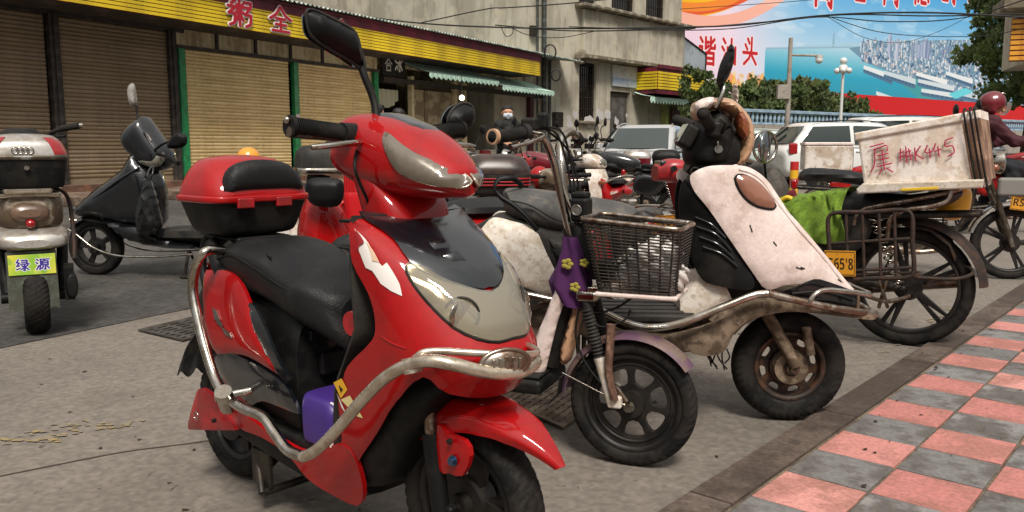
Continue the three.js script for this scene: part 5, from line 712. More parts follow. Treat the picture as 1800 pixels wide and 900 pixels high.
  const skirt = smooth([...[[.19,.314],[.293,.281],[.428,.254],[.555,.248],[.693,.305],[.751,.295],[.769,.218]], ...[[.734,.157],[.621,.156],[.535,.169],[.457,.217],[.346,.235],[.225,.238]]], 3);
  for (const s of [1, -1]) part('side_skirt', patch(skirt, (u, v) => [u, v, s * (itp(wm, v) + 0.003)], { h: 0.03, t: 0.012, off: 0, flip: s < 0 }), mats.redPaint, o);
  const tail = smooth([[.044,.311],[.096,.311],[.174,.282],[.225,.238],[.212,.227],[-.031,.172],[-.036,.19],[.014,.278]].map((p, i) => [...p, i === 5 ? 1 : 0]), 3);
  for (const s of [1, -1]) { const sk = part('rear_skirt', patch(tail, (u, v) => [u, v, s * 0.15], { h: 0.02, t: 0.012, off: 0.006, flip: s < 0, dome: 0.006, domeR: 0.02 }), mats.redDull, o); if (s > 0) { part('emblem', new THREE.TorusGeometry(0.011, 0.0022, 8, 20), mats.chrome, sk).position.set(...[[.065,.241,.18]][0]); part('bolt', [cylZ(0.006, 0.006, 0.01, 10)], mats.plastic, sk).position.set(...[[.165,.25,.18]][0]); } }
  part('belly', hull([[0.1, 0.22, 0.05, 0.1, 4], [0.4, 0.2, 0.05, 0.12, 4], [0.62, 0.2, 0.07, 0.12, 4], [0.72, 0.22, 0.06, 0.1, 4]]), mats.plastic, o);
  part('stand', [rod([0.18, 0.2, 0.07], [0.3, 0.06, 0.12], 0.011), rod([0.18, 0.2, -0.07], [0.3, 0.06, -0.12], 0.011), rod([0.3, 0.06, 0.12], [0.3, 0.06, -0.12], 0.011), rbox(0.09, 0.1, 0.012, 0.003, 0.27, 0.12, 0.1)], mats.darkMetal, o);
  // rear body
  const rb = smooth([[.07,.64],[.135,.661],[.205,.665],[.276,.639],[.341,.579],[.403,.506],[.469,.443],[.483,.425],[.425,.435],[.351,.449],[.275,.451],[.154,.431],[.107,.491]].map((p, i) => [...p, i === 7 ? 1 : 0]), 3);
  const lowerO = smooth([[.138,.418],[.222,.448],[.309,.444],[.39,.431],[.479,.408],[.514,.36],[.525,.339],[.475,.337],[.356,.337],[.275,.305],[.197,.328],[.149,.368]].map((p, i) => [...p, i === 6 ? 1 : 0]), 3), trimO = smooth([[.325,.591],[.353,.59],[.416,.536],[.475,.457],[.511,.427],[.473,.421],[.411,.468],[.348,.533]], 3);
  for (const s of [1, -1]) {
    const W = (u, v) => [u, v, s * (0.13 + 0.03 * Math.exp(-(((v - 0.5) / 0.16) ** 2)) - 0.25 * Math.max(0, 0.12 - u) ** 1.3)];
    const p = part('rear_panel', patch(rb, W, { h: 0.018, t: 0.01, flip: s < 0, dome: 0.008, domeR: 0.03 }), mats.redPaint, o);
    part('lower_panel', patch(lowerO, W, { h: 0.02, t: 0.01, off: 0.002, flip: s < 0, dome: 0.006, domeR: 0.03 }), mats.blackGlossBlue, o); part('trim_panel', patch(trimO, W, { h: 0.02, t: 0.008, off: 0.002, flip: s < 0, dome: 0.004, domeR: 0.02 }), mats.blackGlossBlue, o);
    if (s > 0) { const bd = (pts) => patch(pts, W, { h: 0.01, t: 0.003, off: 0.012 }); part('badge', [bd([[.16,.564],[.181,.559],[.203,.536],[.185,.533]]), bd([[.179,.542],[.215,.531],[.219,.519],[.19,.524]]), bd([[.208,.521],[.254,.509],[.264,.498],[.235,.5]]), bd([[.168,.55],[.185,.539],[.178,.529]])], mats.chrome, p); }
  }
  part('seat_base', [hull([[0.1, 0.5, 0.12, 0.1, 4], [0.25, 0.45, 0.16, 0.12, 4], [0.42, 0.42, 0.18, 0.12, 4], [0.47, 0.4, 0.17, 0.115, 4], [0.475, 0.4, 0.165, 0.11, 4]]), rbox(0.02, 0.06, 0.1, 0.008, 0.487, 0.44, 0.0), rbox(0.016, 0.03, 0.16, 0.006, 0.485, 0.52, 0)], mats.plastic, o);
  part('seat_lock', [cyl(0.014, 0.014, 0.03, 14).rotateZ(Math.PI / 2).translate(0.495, 0.5, 0.03)], mats.chrome, o); part('warning_label', [rbox(0.004, 0.04, 0.035, 0.001, 0.498, 0.4, -0.02)], S(0x8a2418, 0.6), o);
  // seat: pillion part stepped above the rider part, with stitched seams
  const seatRings = spline([[0.08, 0.665, 0.05, 0.105], [0.13, 0.715, 0.055, 0.125], [0.22, 0.735, 0.06, 0.14], [0.34, 0.72, 0.065, 0.145], [0.43, 0.69, 0.07, 0.142], [0.52, 0.665, 0.075, 0.13], [0.585, 0.635, 0.07, 0.1], [0.61, 0.615, 0.05, 0.07]], 6).map(([u, t, h, w]) => { const r = []; for (let j = 0; j < 30; j++) { const a = j / 30 * Math.PI * 2, c = Math.cos(a), s2 = Math.sin(a), x = Math.sign(c) * Math.abs(c) ** 0.62 * w * (s2 < 0 ? 0.96 : 1), y = Math.sign(s2) * Math.abs(s2) ** 0.7 * (s2 < 0 ? 0.1 : 0.055); r.push([u + (s2 < 0 ? 0.02 : 0), t - 0.04 + y, x]); } return r; });
  const seat = part('seat', skin(seatRings), mats.leather, o);
  const crv = (f, n) => Array.from({ length: n + 1 }, (_, i) => f(i / n)); part('seam', [tube(crv((t) => { const a = lerp(-1, 1, t); return [0.34 - 0.1 * (1 - a * a) ** 0.5 + 0.05, 0.738 - 0.012 * Math.abs(a) ** 3 - 0.008, a * 0.122]; }, 14), 0.0028, { rad: 5, seg: 2 }), ...[1, -1].map((s) => tube([[0.12, 0.69, s * 0.125], [0.22, 0.71, s * 0.139], [0.34, 0.69, s * 0.145], [0.45, 0.655, s * 0.14], [0.55, 0.62, s * 0.115]], 0.0026, { rad: 5 }))], mats.plastic, seat);
  // chrome crash bar
  const barR = [[.165,.718,.13],[.185,.723,.19],[.158,.685,.205],[.142,.616,.21],[.172,.543,.215],[.212,.472,.22],[.268,.399,.225],[.323,.367,.23],[.405,.351,.23],[.509,.346,.23],[.549,.32,.23],[.603,.291,.23],[.666,.289,.23]], barF = [[.666,.289,.23],[.712,.313,.23],[.796,.381,.23],[.893,.475,.225],[.963,.534,.22],[1.023,.568,.21],[1.079,.583,.2],[1.112,.575,.17],[1.138,.558,.125],[1.162,.549,.085],[1.167,.544,.03],[1.16,.552,-.02]];
  const last = barF[barF.length - 1], mir = [[last[0] - 0.05, last[1] - 0.004, last[2] - 0.035], [last[0] - 0.16, last[1] - 0.02, last[2] - 0.06], [last[0] - 0.3, last[1] - 0.05, last[2] - 0.09]];
  part('crash_bar', [tube(barR, 0.0135, { rad: 14 })], mats.chrome, o); part('crash_bar', [tube(barR.slice(3).map(([u, v, w]) => [u, v, -w]), 0.0135, { rad: 12 })], mats.chrome, o);
  part('front_bar', [tube([...barF, ...mir], 0.0135, { rad: 14 })], mats.cream, o, 'yellowed front crash bar');
  const up = [[1.027,.575,.205],[1.042,.591,.2],[1.057,.595,.18],[1.109,.589,.12],[1.163,.583,.06],[1.17,.575,-.01]]; part('upper_bar', [tube([...up, [up[5][0] - 0.06, up[5][1], up[5][2] - 0.035], [up[5][0] - 0.2, up[5][1] - 0.03, up[5][2] - 0.06]], 0.0075, { rad: 10 })], mats.cream, o);
  const bp = [[1.158,.568,.075]][0]; const bad = part('bar_badge', [at(new THREE.SphereGeometry(1, 24, 12).scale(0.012, 0.026, 0.048), 0, 0, 0), ...[-2, -1, 0, 1, 2].map((i) => rbox(0.006, 0.034 - Math.abs(i) * 0.005, 0.006, 0.002, 0.012, 0, i * 0.014))], mats.chromeRust, o); bad.position.set(...bp); bad.rotation.y = -0.5; part('badge_ring', new THREE.TorusGeometry(0.03, 0.005, 8, 28).scale(1.62, 0.92, 1).rotateY(Math.PI / 2), mats.chromeRust, bad);
  part('bar_clamp', [rod([[.281,.35,.235]][0], [[.311,.36,.15]][0], 0.011), rod([[.352,.386,.25]][0], [[.322,.331,.22]][0], 0.022, 0.022, 14)], mats.chrome, o); part('bar_clamp', [rod([[1.015,.579,.2]][0], [[1.024,.549,.2]][0], 0.021, 0.021, 14)], mats.cream, o);
  // front wheel, fork and beaked fender
  const WU = 0.985, WV = 0.2;
  wheel(o, { u: WU, v: WV, R: 0.2, tw: 0.085, th: 0.06, spoke: [...spokes(5, 0.025, 0.138, 0.055, 0.022, 0.026), ...spokes(5, 0.05, 0.138, 0.02, 0.05, 0.014, 0.2)], rimMat: mats.alloyBlack, tyreMat: mats.rubber, extra: [cylZ(0.06, 0.06, 0.05, 24)] });
  for (const s of [1, -1]) { const f = part('fork_leg', rod([0.925, 0.53, s * 0.085], [0.95, 0.36, s * 0.085], 0.0155), mats.chromeRust, o); part('fork_slider', [rod([0.947, 0.375, s * 0.085], [0.98, 0.17, s * 0.085], 0.0225, 0.0205, 14), rbox(0.05, 0.05, 0.03, 0.008, 0.985, 0.195, s * 0.075)], mats.plastic, f); }
  const fr = (t) => { const ph = lerp(172, 30, t) * RAD, r = itp([[0, 0.226], [0.35, 0.232], [0.55, 0.245], [0.75, 0.262], [0.9, 0.285], [1, 0.303]], t); return [ph, r]; };
  const fender = part('front_fender', grid((s, t) => { const [ph, r] = fr(s), b = t * 2 - 1, hw = itp([[0, 0.055], [0.3, 0.078], [0.6, 0.08], [0.85, 0.055], [1, 0.012]], s), drop = itp([[0, 0.015], [0.3, 0.06], [0.5, 0.075], [0.75, 0.05], [1, 0.012]], s); const k = Math.abs(b), rr2 = r - drop * Math.max(0, k - 0.45) ** 1.25 / 0.47 + 0.006 * (1 - k); return [WU + rr2 * Math.cos(ph), WV + rr2 * Math.sin(ph), hw * Math.sign(b) * Math.min(1, k * 1.35)]; }, 40, 26, 0.004), mats.redPaint, o);
  for (const s of [1, -1]) { const fc = part('fender_cover', patch(smooth([[.973,.401],[1.001,.388],[1.056,.386],[1.073,.356],[1.049,.306],[1.01,.301],[.975,.302]], 2), (u, v) => [u, v, s * 0.092], { h: 0.02, t: 0.012, flip: s < 0, dome: 0.004, domeR: 0.01 }), mats.redPaint, fender); if (s > 0) { const b1 = [[1.031,.338,.105]][0], b2 = [[1.025,.38,.105]][0]; part('bolt', [cylZ(0.009, 0.009, 0.01, 6, ...b1), cylZ(0.012, 0.012, 0.004, 16, b1[0], b1[1], b1[2] - 0.004)], S(0x4a6a88, 0.3, 0.9), fc); part('bolt', [cylZ(0.006, 0.006, 0.008, 12, ...b2)], mats.darkMetal, fc); } }
  part('steering_head', [rod([0.9, 0.5, 0], [0.78, 0.88, 0], 0.03), rbox(0.07, 0.035, 0.22, 0.01, 0.92, 0.53, 0)], mats.plastic, o);
  // rear wheel and motor
  wheel(o, { u: 0.0, v: 0.2, R: 0.2, tw: 0.09, th: 0.06, spoke: spokes(5, 0.05, 0.138, 0.06, 0.03, 0.03), rimMat: mats.alloyBlack, tyreMat: mats.rubber, hubR: 0.08 });
  part('swing_arm', both([rod([0.02, 0.2, 0.085], [0.3, 0.24, 0.1], 0.018), rbox(0.09, 0.05, 0.03, 0.012, 0.0, 0.2, 0.09)].flatMap((g) => [norm(g)])[0]), mats.muddy, o); part('shock', both(tube(Array.from({ length: 64 }, (_, i) => { const t = i / 63; return [lerp(0.04, 0.14, t) + 0.02 * Math.cos(t * 50), lerp(0.24, 0.5, t), 0.1 + 0.02 * Math.sin(t * 50)]; }), 0.005, { rad: 5, seg: 2 })), mats.darkMetal, o);
  const mf = [[-.13,.441,.059],[-.13,.419,.038],[-.13,.313,.047],[-.13,.321,.069],[-.13,.317,.084],[-.13,.339,.097],[-.13,.336,.11],[-.13,.352,.135]]; part('mud_flap', [grid((s, t) => [-0.13 - 0.02 * Math.sin(s * 3), lerp(mf[0][1], mf[2][1] + 0.012 * Math.sin(t * 22), s), lerp(mf[1][2] - 0.08, lerp(mf[0][2], mf[7][2], s), t)], 10, 24, 0.005)], mats.rubber, o);
  part('rear_fender', hull([[-0.16, 0.5, 0.04, 0.06, 3, -40], [-0.05, 0.56, 0.06, 0.09, 3, -20], [0.1, 0.58, 0.08, 0.11, 3]]), mats.plastic, o);
  part('grab_rail', [rod([[.049,.726,.1]][0], [[.15,.643,.12]][0], 0.02, 0.028), tube(both2([[.049,.726,.1]][0]), 0.014)], mats.plastic, o);
  // headset with nacelle
  const hs = part('headset', hull([[0.595, 1.0, 0.05, 0.06, 2.6, -20], [0.63, 1.005, 0.075, 0.1, 2.8, -18], [0.72, 0.985, 0.088, 0.112, 2.7, -18], [0.82, 0.962, 0.082, 0.104, 2.6, -20], [0.9, 0.94, 0.062, 0.085, 2.4, -24], [0.96, 0.918, 0.036, 0.055, 2.2, -30], [0.985, 0.905, 0.01, 0.02, 2]], { n: 40, sub: 7 }), mats.redPaint, o);
  const nck = part('neck_cover', hull([[0.71, 0.965, 0.08, 0.1, 3, 62], [0.755, 0.9, 0.085, 0.1, 3.2, 72], [0.775, 0.85, 0.08, 0.098, 3.2, 80], [0.78, 0.825, 0.075, 0.095, 3.2, 84]], { n: 32 }), mats.redPaint, o);
  // smoked lens along each cheek, dark strip over the top
  const HW = (s) => (u, v) => { const c = itp([[0.595, 1.0], [0.72, 0.985], [0.82, 0.962], [0.9, 0.94], [0.985, 0.905]], u), hh = itp([[0.595, 0.05], [0.63, 0.078], [0.72, 0.09], [0.82, 0.084], [0.9, 0.066], [0.96, 0.04], [0.985, 0.016]], u), hw = itp([[0.595, 0.06], [0.63, 0.1], [0.72, 0.112], [0.82, 0.104], [0.9, 0.085], [0.96, 0.055], [0.985, 0.02]], u), y = clamp((v - c) / hh, -0.98, 0.98); return [u, v, s * hw * (1 - Math.abs(y) ** 2.6) ** (1 / 2.6)]; };
  const lens = smooth([[.809,1.027],[.864,.999],[.936,.963],[.98,.94],[.999,.924],[.988,.912],[.944,.917],[.872,.94],[.84,.974]], 3);
  for (const s of [1, -1]) { const l = part('indicator_lens', patch(lens, HW(s), { h: 0.01, t: 0.008, off: 0.007, flip: s < 0, dome: 0.006, domeR: 0.015 }), mats.lensSmoke, hs); part('lens_rim', tube(lens.filter((_, i) => i % 2 === 0).map(([u, v]) => HW(s)(u, v)), 0.003, { rad: 5, seg: 2, closed: true }), mats.cream, l); }
  const TOP = (u, w) => { const c = itp([[0.595, 1.0], [0.72, 0.985], [0.82, 0.962], [0.9, 0.94], [0.985, 0.905]], u), hh = itp([[0.595, 0.05], [0.63, 0.075], [0.72, 0.088], [0.82, 0.082], [0.9, 0.062], [0.96, 0.036], [0.985, 0.012]], u), hw = itp([[0.595, 0.06], [0.63, 0.1], [0.72, 0.112], [0.82, 0.104], [0.9, 0.085], [0.96, 0.055], [0.985, 0.02]], u), t = -20 * RAD, x = clamp(w / hw, -0.97, 0.97), y = hh * (1 - Math.abs(x) ** 2.6) ** (1 / 2.6); return [u - y * Math.sin(t) - 0.02, c + y * Math.cos(t), w]; };
  part('dash_screen', patch(smooth([[0.68, -0.06], [0.68, 0.03], [0.78, 0.035], [0.86, 0.02], [0.9, -0.012], [0.86, -0.05], [0.78, -0.066]], 3), TOP, { h: 0.014, t: 0.004, off: 0.004, flip: true, dome: 0.006, domeR: 0.02 }), mats.blackGlossBlue, hs);
  for (const i of [0, 1, 2, 3, 4]) part('letter', rbox(0.006, 0.004, 0.009, 0.001, 0, 0, 0), mats.chrome, hs).position.set(...(() => { const p = TOP(0.74 + i * 0.016, 0.062); return [p[0], p[1] + 0.005, p[2]]; })());
  const em = part('emblem', at(new THREE.SphereGeometry(1, 16, 10).scale(0.018, 0.006, 0.012), 0, 0, 0), mats.yellow, hs); { const p = TOP(0.93, 0.0); em.position.set(p[0] + 0.004, p[1] + 0.004, p[2]); em.rotation.z = -0.6; }
  // bars, grips, levers, mirrors
  part('handlebar', tube([[0.7, 1.03, -0.26], [0.71, 1.02, -0.12], [0.71, 1.01, 0], [0.71, 1.02, 0.12], [0.7, 1.03, 0.26]], 0.012), mats.chromeRust, o);
  for (const s of [1, -1]) {
    part('grip', [rod([0.705, 1.028, s * 0.125], [0.7, 1.042, s * 0.255], 0.021, 0.02, 18), cylZ(0.024, 0.024, 0.01, 18, 0.7, 1.042, s * 0.254), rod([0.707, 1.026, s * 0.09], [0.707, 1.027, s * 0.128], 0.026, 0.026, 16), ...Array.from({ length: 22 }, (_, i) => cylZ(0.0209, 0.0209, 0.0022, 16, 0.703, 1.031 + i * 0.0005, s * (0.14 + i * 0.005)))], mats.plastic, o);
    part('brake_lever', tube([[0.735, 1.012, s * 0.095], [0.765, 1.008, s * 0.13], [0.775, 1.004, s * 0.18], [0.768, 1.0, s * 0.225], [0.76, 0.998, s * 0.245]], (t) => 0.008 - 0.002 * t, { rad: 8 }), mats.chrome, o);
    part('bar_end', [sph(0.008, 0.7, 1.055, s * 0.262)], mats.chrome, o);
  }
  const mirrorHead = (pts, label, stem, depth, turn) => { const m = part('mirror', pillow(smooth(pts, 4), 0.03, 0.05, { h: 0.016 }), mats.plasticSmooth, o); const gl = part('mirror_glass', pillow(smooth(pts.map(([x, y]) => [x * 0.9, y * 0.9]), 4), 0.004, 0.01, { h: 0.03, edge: 0.002 }).translate(0, 0, 0.027), mats.mirrorGlass, m); const r = part('mirror_rim', tube(smooth(pts, 4).filter((_, i) => i % 2 === 0).map(([x, y]) => [x, y, -0.002]), 0.004, { rad: 6, seg: 2, closed: true }), mats.plasticGrey, m); return m; };
  { const q = [[.66,1.297,.176],[.66,1.297,.152],[.66,1.283,.1],[.66,1.264,.05],[.66,1.227,.034],[.66,1.179,.022],[.66,1.199,.071],[.66,1.22,.126],[.66,1.244,.17],[.66,1.276,.179]], c = [[.66,1.243,.098]][0]; const m = mirrorHead(q.map((p) => [(p[2] - c[2]), p[1] - c[1]]), '', 0, 0, 0); m.position.set(...c); m.rotation.y = -Math.PI / 2;
    part('mirror_stem', tube([[.66,1.184,.031],[.67,1.155,.026],[.68,1.116,.015],[.69,1.082,.014],[.7,1.046,.024]], (t) => 0.009, { rad: 10 }), mats.plastic, o); }
  { const q = [[.68,1.065,-.226],[.68,1.095,-.245],[.68,1.112,-.28],[.68,1.106,-.314],[.68,1.078,-.322],[.68,1.052,-.309],[.68,1.043,-.271],[.68,1.045,-.244]], c = [[.68,1.075,-.276]][0]; const m = mirrorHead(q.map((p) => [(p[2] - c[2]), p[1] - c[1]]), '', 0, 0, 0); m.position.set(...c); m.rotation.y = -Math.PI / 2; part('mirror_stem', tube([[.68,1.051,-.249],[.69,1.028,-.22],[.7,1.003,-.19]], 0.008, { rad: 10 }), mats.plasticGrey, o); }
  // cables by the bars
  part('brake_cable', tube([[0.73, 1.0, 0.1], [0.77, 0.95, 0.14], [0.76, 0.88, 0.1], [0.75, 0.8, 0.05]], 0.004, { rad: 6 }), mats.plastic, o); part('brake_cable', tube([[0.73, 1.0, -0.1], [0.77, 0.95, -0.13], [0.76, 0.88, -0.08], [0.75, 0.8, -0.05]], 0.004, { rad: 6 }), mats.plastic, o);
  // top box
  const tb = [0.085, 0.0];
  const tbox = part('top_box', stack([[0.752, 0.06, 0.085, 0.1, 4], [0.765, 0.06, 0.105, 0.125, 4.5], [0.83, 0.06, 0.122, 0.15, 4.5], [0.852, 0.06, 0.126, 0.156, 4.5], [0.858, 0.06, 0.12, 0.15, 4.5]], { n: 56, sub: 6 }), mats.plastic, o);
  part('lid', stack([[0.856, 0.06, 0.128, 0.158, 4.2], [0.87, 0.06, 0.128, 0.158, 4.2], [0.9, 0.056, 0.12, 0.15, 3.8], [0.94, 0.045, 0.098, 0.128, 3.2], [0.965, 0.035, 0.07, 0.095, 2.8], [0.975, 0.03, 0.02, 0.03, 2.2]], { n: 56, sub: 6 }), mats.redPaint, tbox);
  part('lid_band', stack([[0.846, 0.06, 0.13, 0.161, 4.4], [0.85, 0.06, 0.134, 0.165, 4.4], [0.861, 0.06, 0.134, 0.165, 4.4], [0.865, 0.06, 0.13, 0.161, 4.4]], { n: 56, sub: 3 }), mats.redPaint, tbox);
  part('back_pad', pillow(smooth([[-0.125, 0.868, 1], [0.128, 0.868, 1], [0.12, 0.905], [0.085, 0.945], [0.02, 0.962], [-0.06, 0.958], [-0.11, 0.93]].map(([a, b, k]) => [a, b, k]), 4), 0.03, 0.04, { h: 0.016, edge: 0.008 }).rotateY(Math.PI / 2).rotateZ(0).translate(0.165, 0, 0), mats.leather, tbox).rotation.set(0, 0, 0);
  for (const w of [-0.05, 0.07]) part('hinge', rbox(0.012, 0.028, 0.05, 0.004, 0.19, 0.845, w), mats.redDull, tbox);
  part('rack', [rbox(0.2, 0.02, 0.16, 0.008, 0.06, 0.738, 0), ...both(tube([[-0.02, 0.735, 0.08], [-0.03, 0.66, 0.09], [0.02, 0.56, 0.1]], 0.012)), ...both(tube([[0.14, 0.735, 0.085], [0.12, 0.7, 0.11], [0.1, 0.6, 0.13]], 0.013))], mats.plastic, o);
  // registration sticker strap, cable of the charger
  part('tail_light', hull([[-0.12, 0.62, 0.02, 0.04, 3], [-0.1, 0.62, 0.035, 0.06, 3], [-0.04, 0.625, 0.04, 0.075, 3]]), mats.lensRed, o);
}
function both2(p) { return [[p[0], p[1], p[2]], [p[0] - 0.06, p[1] + 0.01, 0], [p[0], p[1], -p[2]]]; }
{ // purple bag on the footboard
  const o = thing('purple_bag', [0, 0, 0], FR0[2], 'purple plastic bag box standing on the red scooter footboard', 'bag'); const r = FR0[2] * RAD, c = [0.585, 0.27, 0.04]; o.position.set(FR0[0] + c[0] * Math.cos(r) + c[2] * Math.sin(r), c[1], FR0[1] - c[0] * Math.sin(r) + c[2] * Math.cos(r));
  part('body', stack([[0, 0, 0.06, 0.09, 7], [0.008, 0, 0.068, 0.098, 7], [0.07, 0.0, 0.07, 0.1, 7], [0.1, -0.004, 0.068, 0.096, 7], [0.118, -0.015, 0.055, 0.085, 6], [0.122, -0.02, 0.03, 0.05, 5]], { n: 44, sub: 5 }), mats.purple, o); part('cord', tube([[0.04, 0.112, 0.08], [0.074, 0.1, 0.07], [0.088, 0.06, 0.1], [0.08, 0.02, 0.11]], 0.004, { rad: 6 }), mats.white2, o); const tg = part('logo_tag', [at(new THREE.SphereGeometry(1, 16, 8).scale(0.004, 0.014, 0.018), 0.079, 0.07, 0.08), at(new THREE.TorusGeometry(0.016, 0.002, 6, 20).rotateY(Math.PI / 2), 0.08, 0.07, 0.08)], mats.white2, o);
}

// ---------- electric bicycle with the wire basket ----------
{
  const F0 = [.38,-2.539,-22], o = thing('electric_bicycle', [F0[0], 0, F0[1]], F0[2], 'old electric bicycle with wire basket, chrome riser bars and dark six hole wheel', 'electric bicycle');
  const hole = smooth([[0.062, -0.017], [0.062, 0.017], [0.1, 0.033], [0.108, 0.02], [0.11, 0], [0.108, -0.02], [0.1, -0.033]], 2);
  const wh = wheel(o, { u: 0, v: 0.202, R: 0.202, tw: 0.062, th: 0.05, spoke: [discHoles(0.15, 7, hole, 0.018, 0.3), new THREE.TorusGeometry(0.125, 0.008, 8, 48).scale(1, 1, 1.6)], rimMat: mats.alloyBlack, tyreMat: mats.rubber, hubR: 0.042 });
  part('axle_nut', [cylZ(0.013, 0.013, 0.02, 6, 0, 0, 0.062), cylZ(0.018, 0.018, 0.004, 18, 0, 0, 0.05)], mats.chrome, wh);
  part('hub_arm', [rod([0, 0, 0.042], [-0.045, 0.06, 0.045], 0.008)], mats.chromeRust, wh);
  // fork: rubber gaiters, sliders and a rusty outer leg
  const T = [[-.138,.495]][0], B = [[-.054,.208]][0];
  for (const s of [1, -1]) { const w = s * 0.05; const f = part('fork_leg', [rod([T[0] - 0.005, T[1] + 0.03, w], [lerp(T[0], B[0], 0.55), lerp(T[1], B[1], 0.55), w], 0.016), ...Array.from({ length: 14 }, (_, i) => { const t = i / 26; return at(new THREE.TorusGeometry(0.016, 0.0045, 6, 18).rotateX(Math.PI / 2), 0, 0, 0).rotateZ(0.28).translate(lerp(T[0], B[0], t), lerp(T[1], B[1], t), w); })], mats.plasticGrey, o); part('fork_slider', tube([[lerp(T[0], B[0], 0.5), lerp(T[1], B[1], 0.5), w], [B[0] + 0.0, B[1] + 0.0, w]], (t) => 0.02 - 0.003 * t, { rad: 14 }), mats.whiteDirty, f); part('fork_knuckle', rbox(0.045, 0.04, 0.03, 0.008, B[0] + 0.01, B[1] + 0.005, w), mats.whiteDirty, f); }
  part('fork_guard', tube([[-.054,.462,.075],[-.056,.392,.078],[-.059,.319,.075],[-.041,.226,.07]], (t) => 0.014 - 0.002 * t, { rad: 12 }), S(0xffffff, 0.6, 0.2, { map: dirty(0x9c7a66, 0x5e4436, 0.6, { metres: 0.12, s: 150 }) }), o);
  part('fork_crown', [rbox(0.07, 0.035, 0.14, 0.012, T[0] - 0.0, T[1] + 0.045, 0), rbox(0.04, 0.03, 0.05, 0.006, T[0] + 0.02, T[1] + 0.06, 0.03)], mats.chrome, o);
  // violet mudguard with a black flap
  part('front_mudguard', grid((s, t) => { const ph = lerp(36, 176, s) * RAD, b = t * 2 - 1, r = 0.226 - 0.018 * Math.abs(b) ** 2.4 + 0.02 * Math.max(0, s - 0.8); return [r * Math.cos(ph), 0.202 + r * Math.sin(ph), b * 0.043]; }, 36, 10, 0.003), mats.violetPaint, o);
  part('mud_flap', grid((s, t) => { const p = [[-.231,.264],[-.24,.206],[-.273,.168]], b = t * 2 - 1, q = s < 0.5 ? [lerp(p[0][0], p[1][0], s * 2), lerp(p[0][1], p[1][1], s * 2)] : [lerp(p[1][0], p[2][0], s * 2 - 1), lerp(p[1][1], p[2][1], s * 2 - 1)]; return [q[0], q[1], b * 0.03]; }, 8, 6, 0.004), mats.rubber, o);
  part('mudguard_stay', [rod([[-.218,.287,.05]][0], [0.0, 0.202, 0.055], 0.0025, 0.0025, 6)], mats.chrome, o);
  // frame: white head fairing halves around the black tube
  const SP2 = [[-.199,.583],[-.242,.488],[-.309,.37],[-.349,.271]]; part('head_tube', [rod([T[0] - 0.01, T[1], 0], [[-.216,.745,0]][0], 0.022), tube([[-.192,.601,0],[-.242,.451,0],[-.28,.297,0]], 0.032)], mats.plastic, o);
  const fo = smooth([[-.214,.597],[-.199,.564],[-.236,.451],[-.266,.327],[-.285,.268],[-.329,.254],[-.345,.29],[-.319,.369],[-.281,.457],[-.243,.553]], 2), fo2 = smooth([[-.176,.529],[-.164,.494],[-.184,.4],[-.204,.319],[-.235,.301],[-.243,.338],[-.22,.424],[-.198,.509]], 2);
  part('head_fairing', pillow(fo, 0.02, 0.025, { h: 0.014, edge: 0.003, wc: () => 0.045 }), mats.pinkWhite, o); part('head_fairing', pillow(fo, 0.02, 0.025, { h: 0.014, edge: 0.003, wc: () => -0.045 }), mats.pinkWhite, o); part('front_fairing', pillow(fo2, 0.035, 0.03, { h: 0.014, edge: 0.004 }), mats.beigeTan, o);
  part('foot_platform', [rbox(0.52, 0.05, 0.26, 0.02, -0.52, 0.25, 0), rbox(0.5, 0.008, 0.24, 0.003, -0.52, 0.28, 0)], mats.plastic, o);
  part('frame_tube', [tube([[-0.3, 0.27, 0], [-0.6, 0.24, 0], [-0.85, 0.3, 0], [-0.95, 0.5, 0]], 0.025), ...both(rod([-0.85, 0.28, 0.04], [-1.1, 0.2, 0.06], 0.014))], mats.violetPaint, o);
  wheel(o, { u: -1.1, v: 0.2, R: 0.2, tw: 0.062, th: 0.05, spoke: discHoles(0.15, 7, hole, 0.018, 0), rimMat: mats.alloyBlack, tyreMat: mats.rubber, hubR: 0.07 });
  part('battery_box', rbox(0.14, 0.34, 0.16, 0.03, -0.84, 0.44, 0), mats.plastic, o);
  part('saddle', pillow(smooth([[-1.1, 0.66], [-1.0, 0.7], [-0.85, 0.69], [-0.74, 0.66], [-0.8, 0.62], [-1.05, 0.6]], 3), 0.1, 0.08, { h: 0.03, k: (u) => lerp(0.4, 1, clamp((-0.74 - u) / 0.25)) }), mats.leather, o);
  // riser handlebar, stem and cables
  const rs = [[-.192,.647,0],[-.216,.755,.012],[-.238,.854,.02],[-.254,.942,.035],[-.272,1.016,.07],[-.291,1.046,.11],[-.301,1.049,.15]]; part('handlebar', [tube([...rs], 0.0125, { rad: 14 })], mats.chrome, o);
  const gp = [[-.294,1.044,.16],[-.328,1.031,.22],[-.345,1.027,.29]]; const far = [[T[0] - 0.06, 0.78, -0.012], [rs[2][0], rs[2][1], -0.02], [rs[3][0], rs[3][1], -0.035], [rs[4][0], rs[4][1], -0.08], [rs[5][0] + 0.03, rs[5][1], -0.14], [gp[1][0] + 0.06, 1.03, -0.24], [gp[2][0] + 0.06, 1.02, -0.32]]; part('handlebar', tube(far, 0.0125, { rad: 14 }), mats.chrome, o);
  part('bar_cross', tube([gp[0], rs[5]], 0.0125), mats.chrome, o);
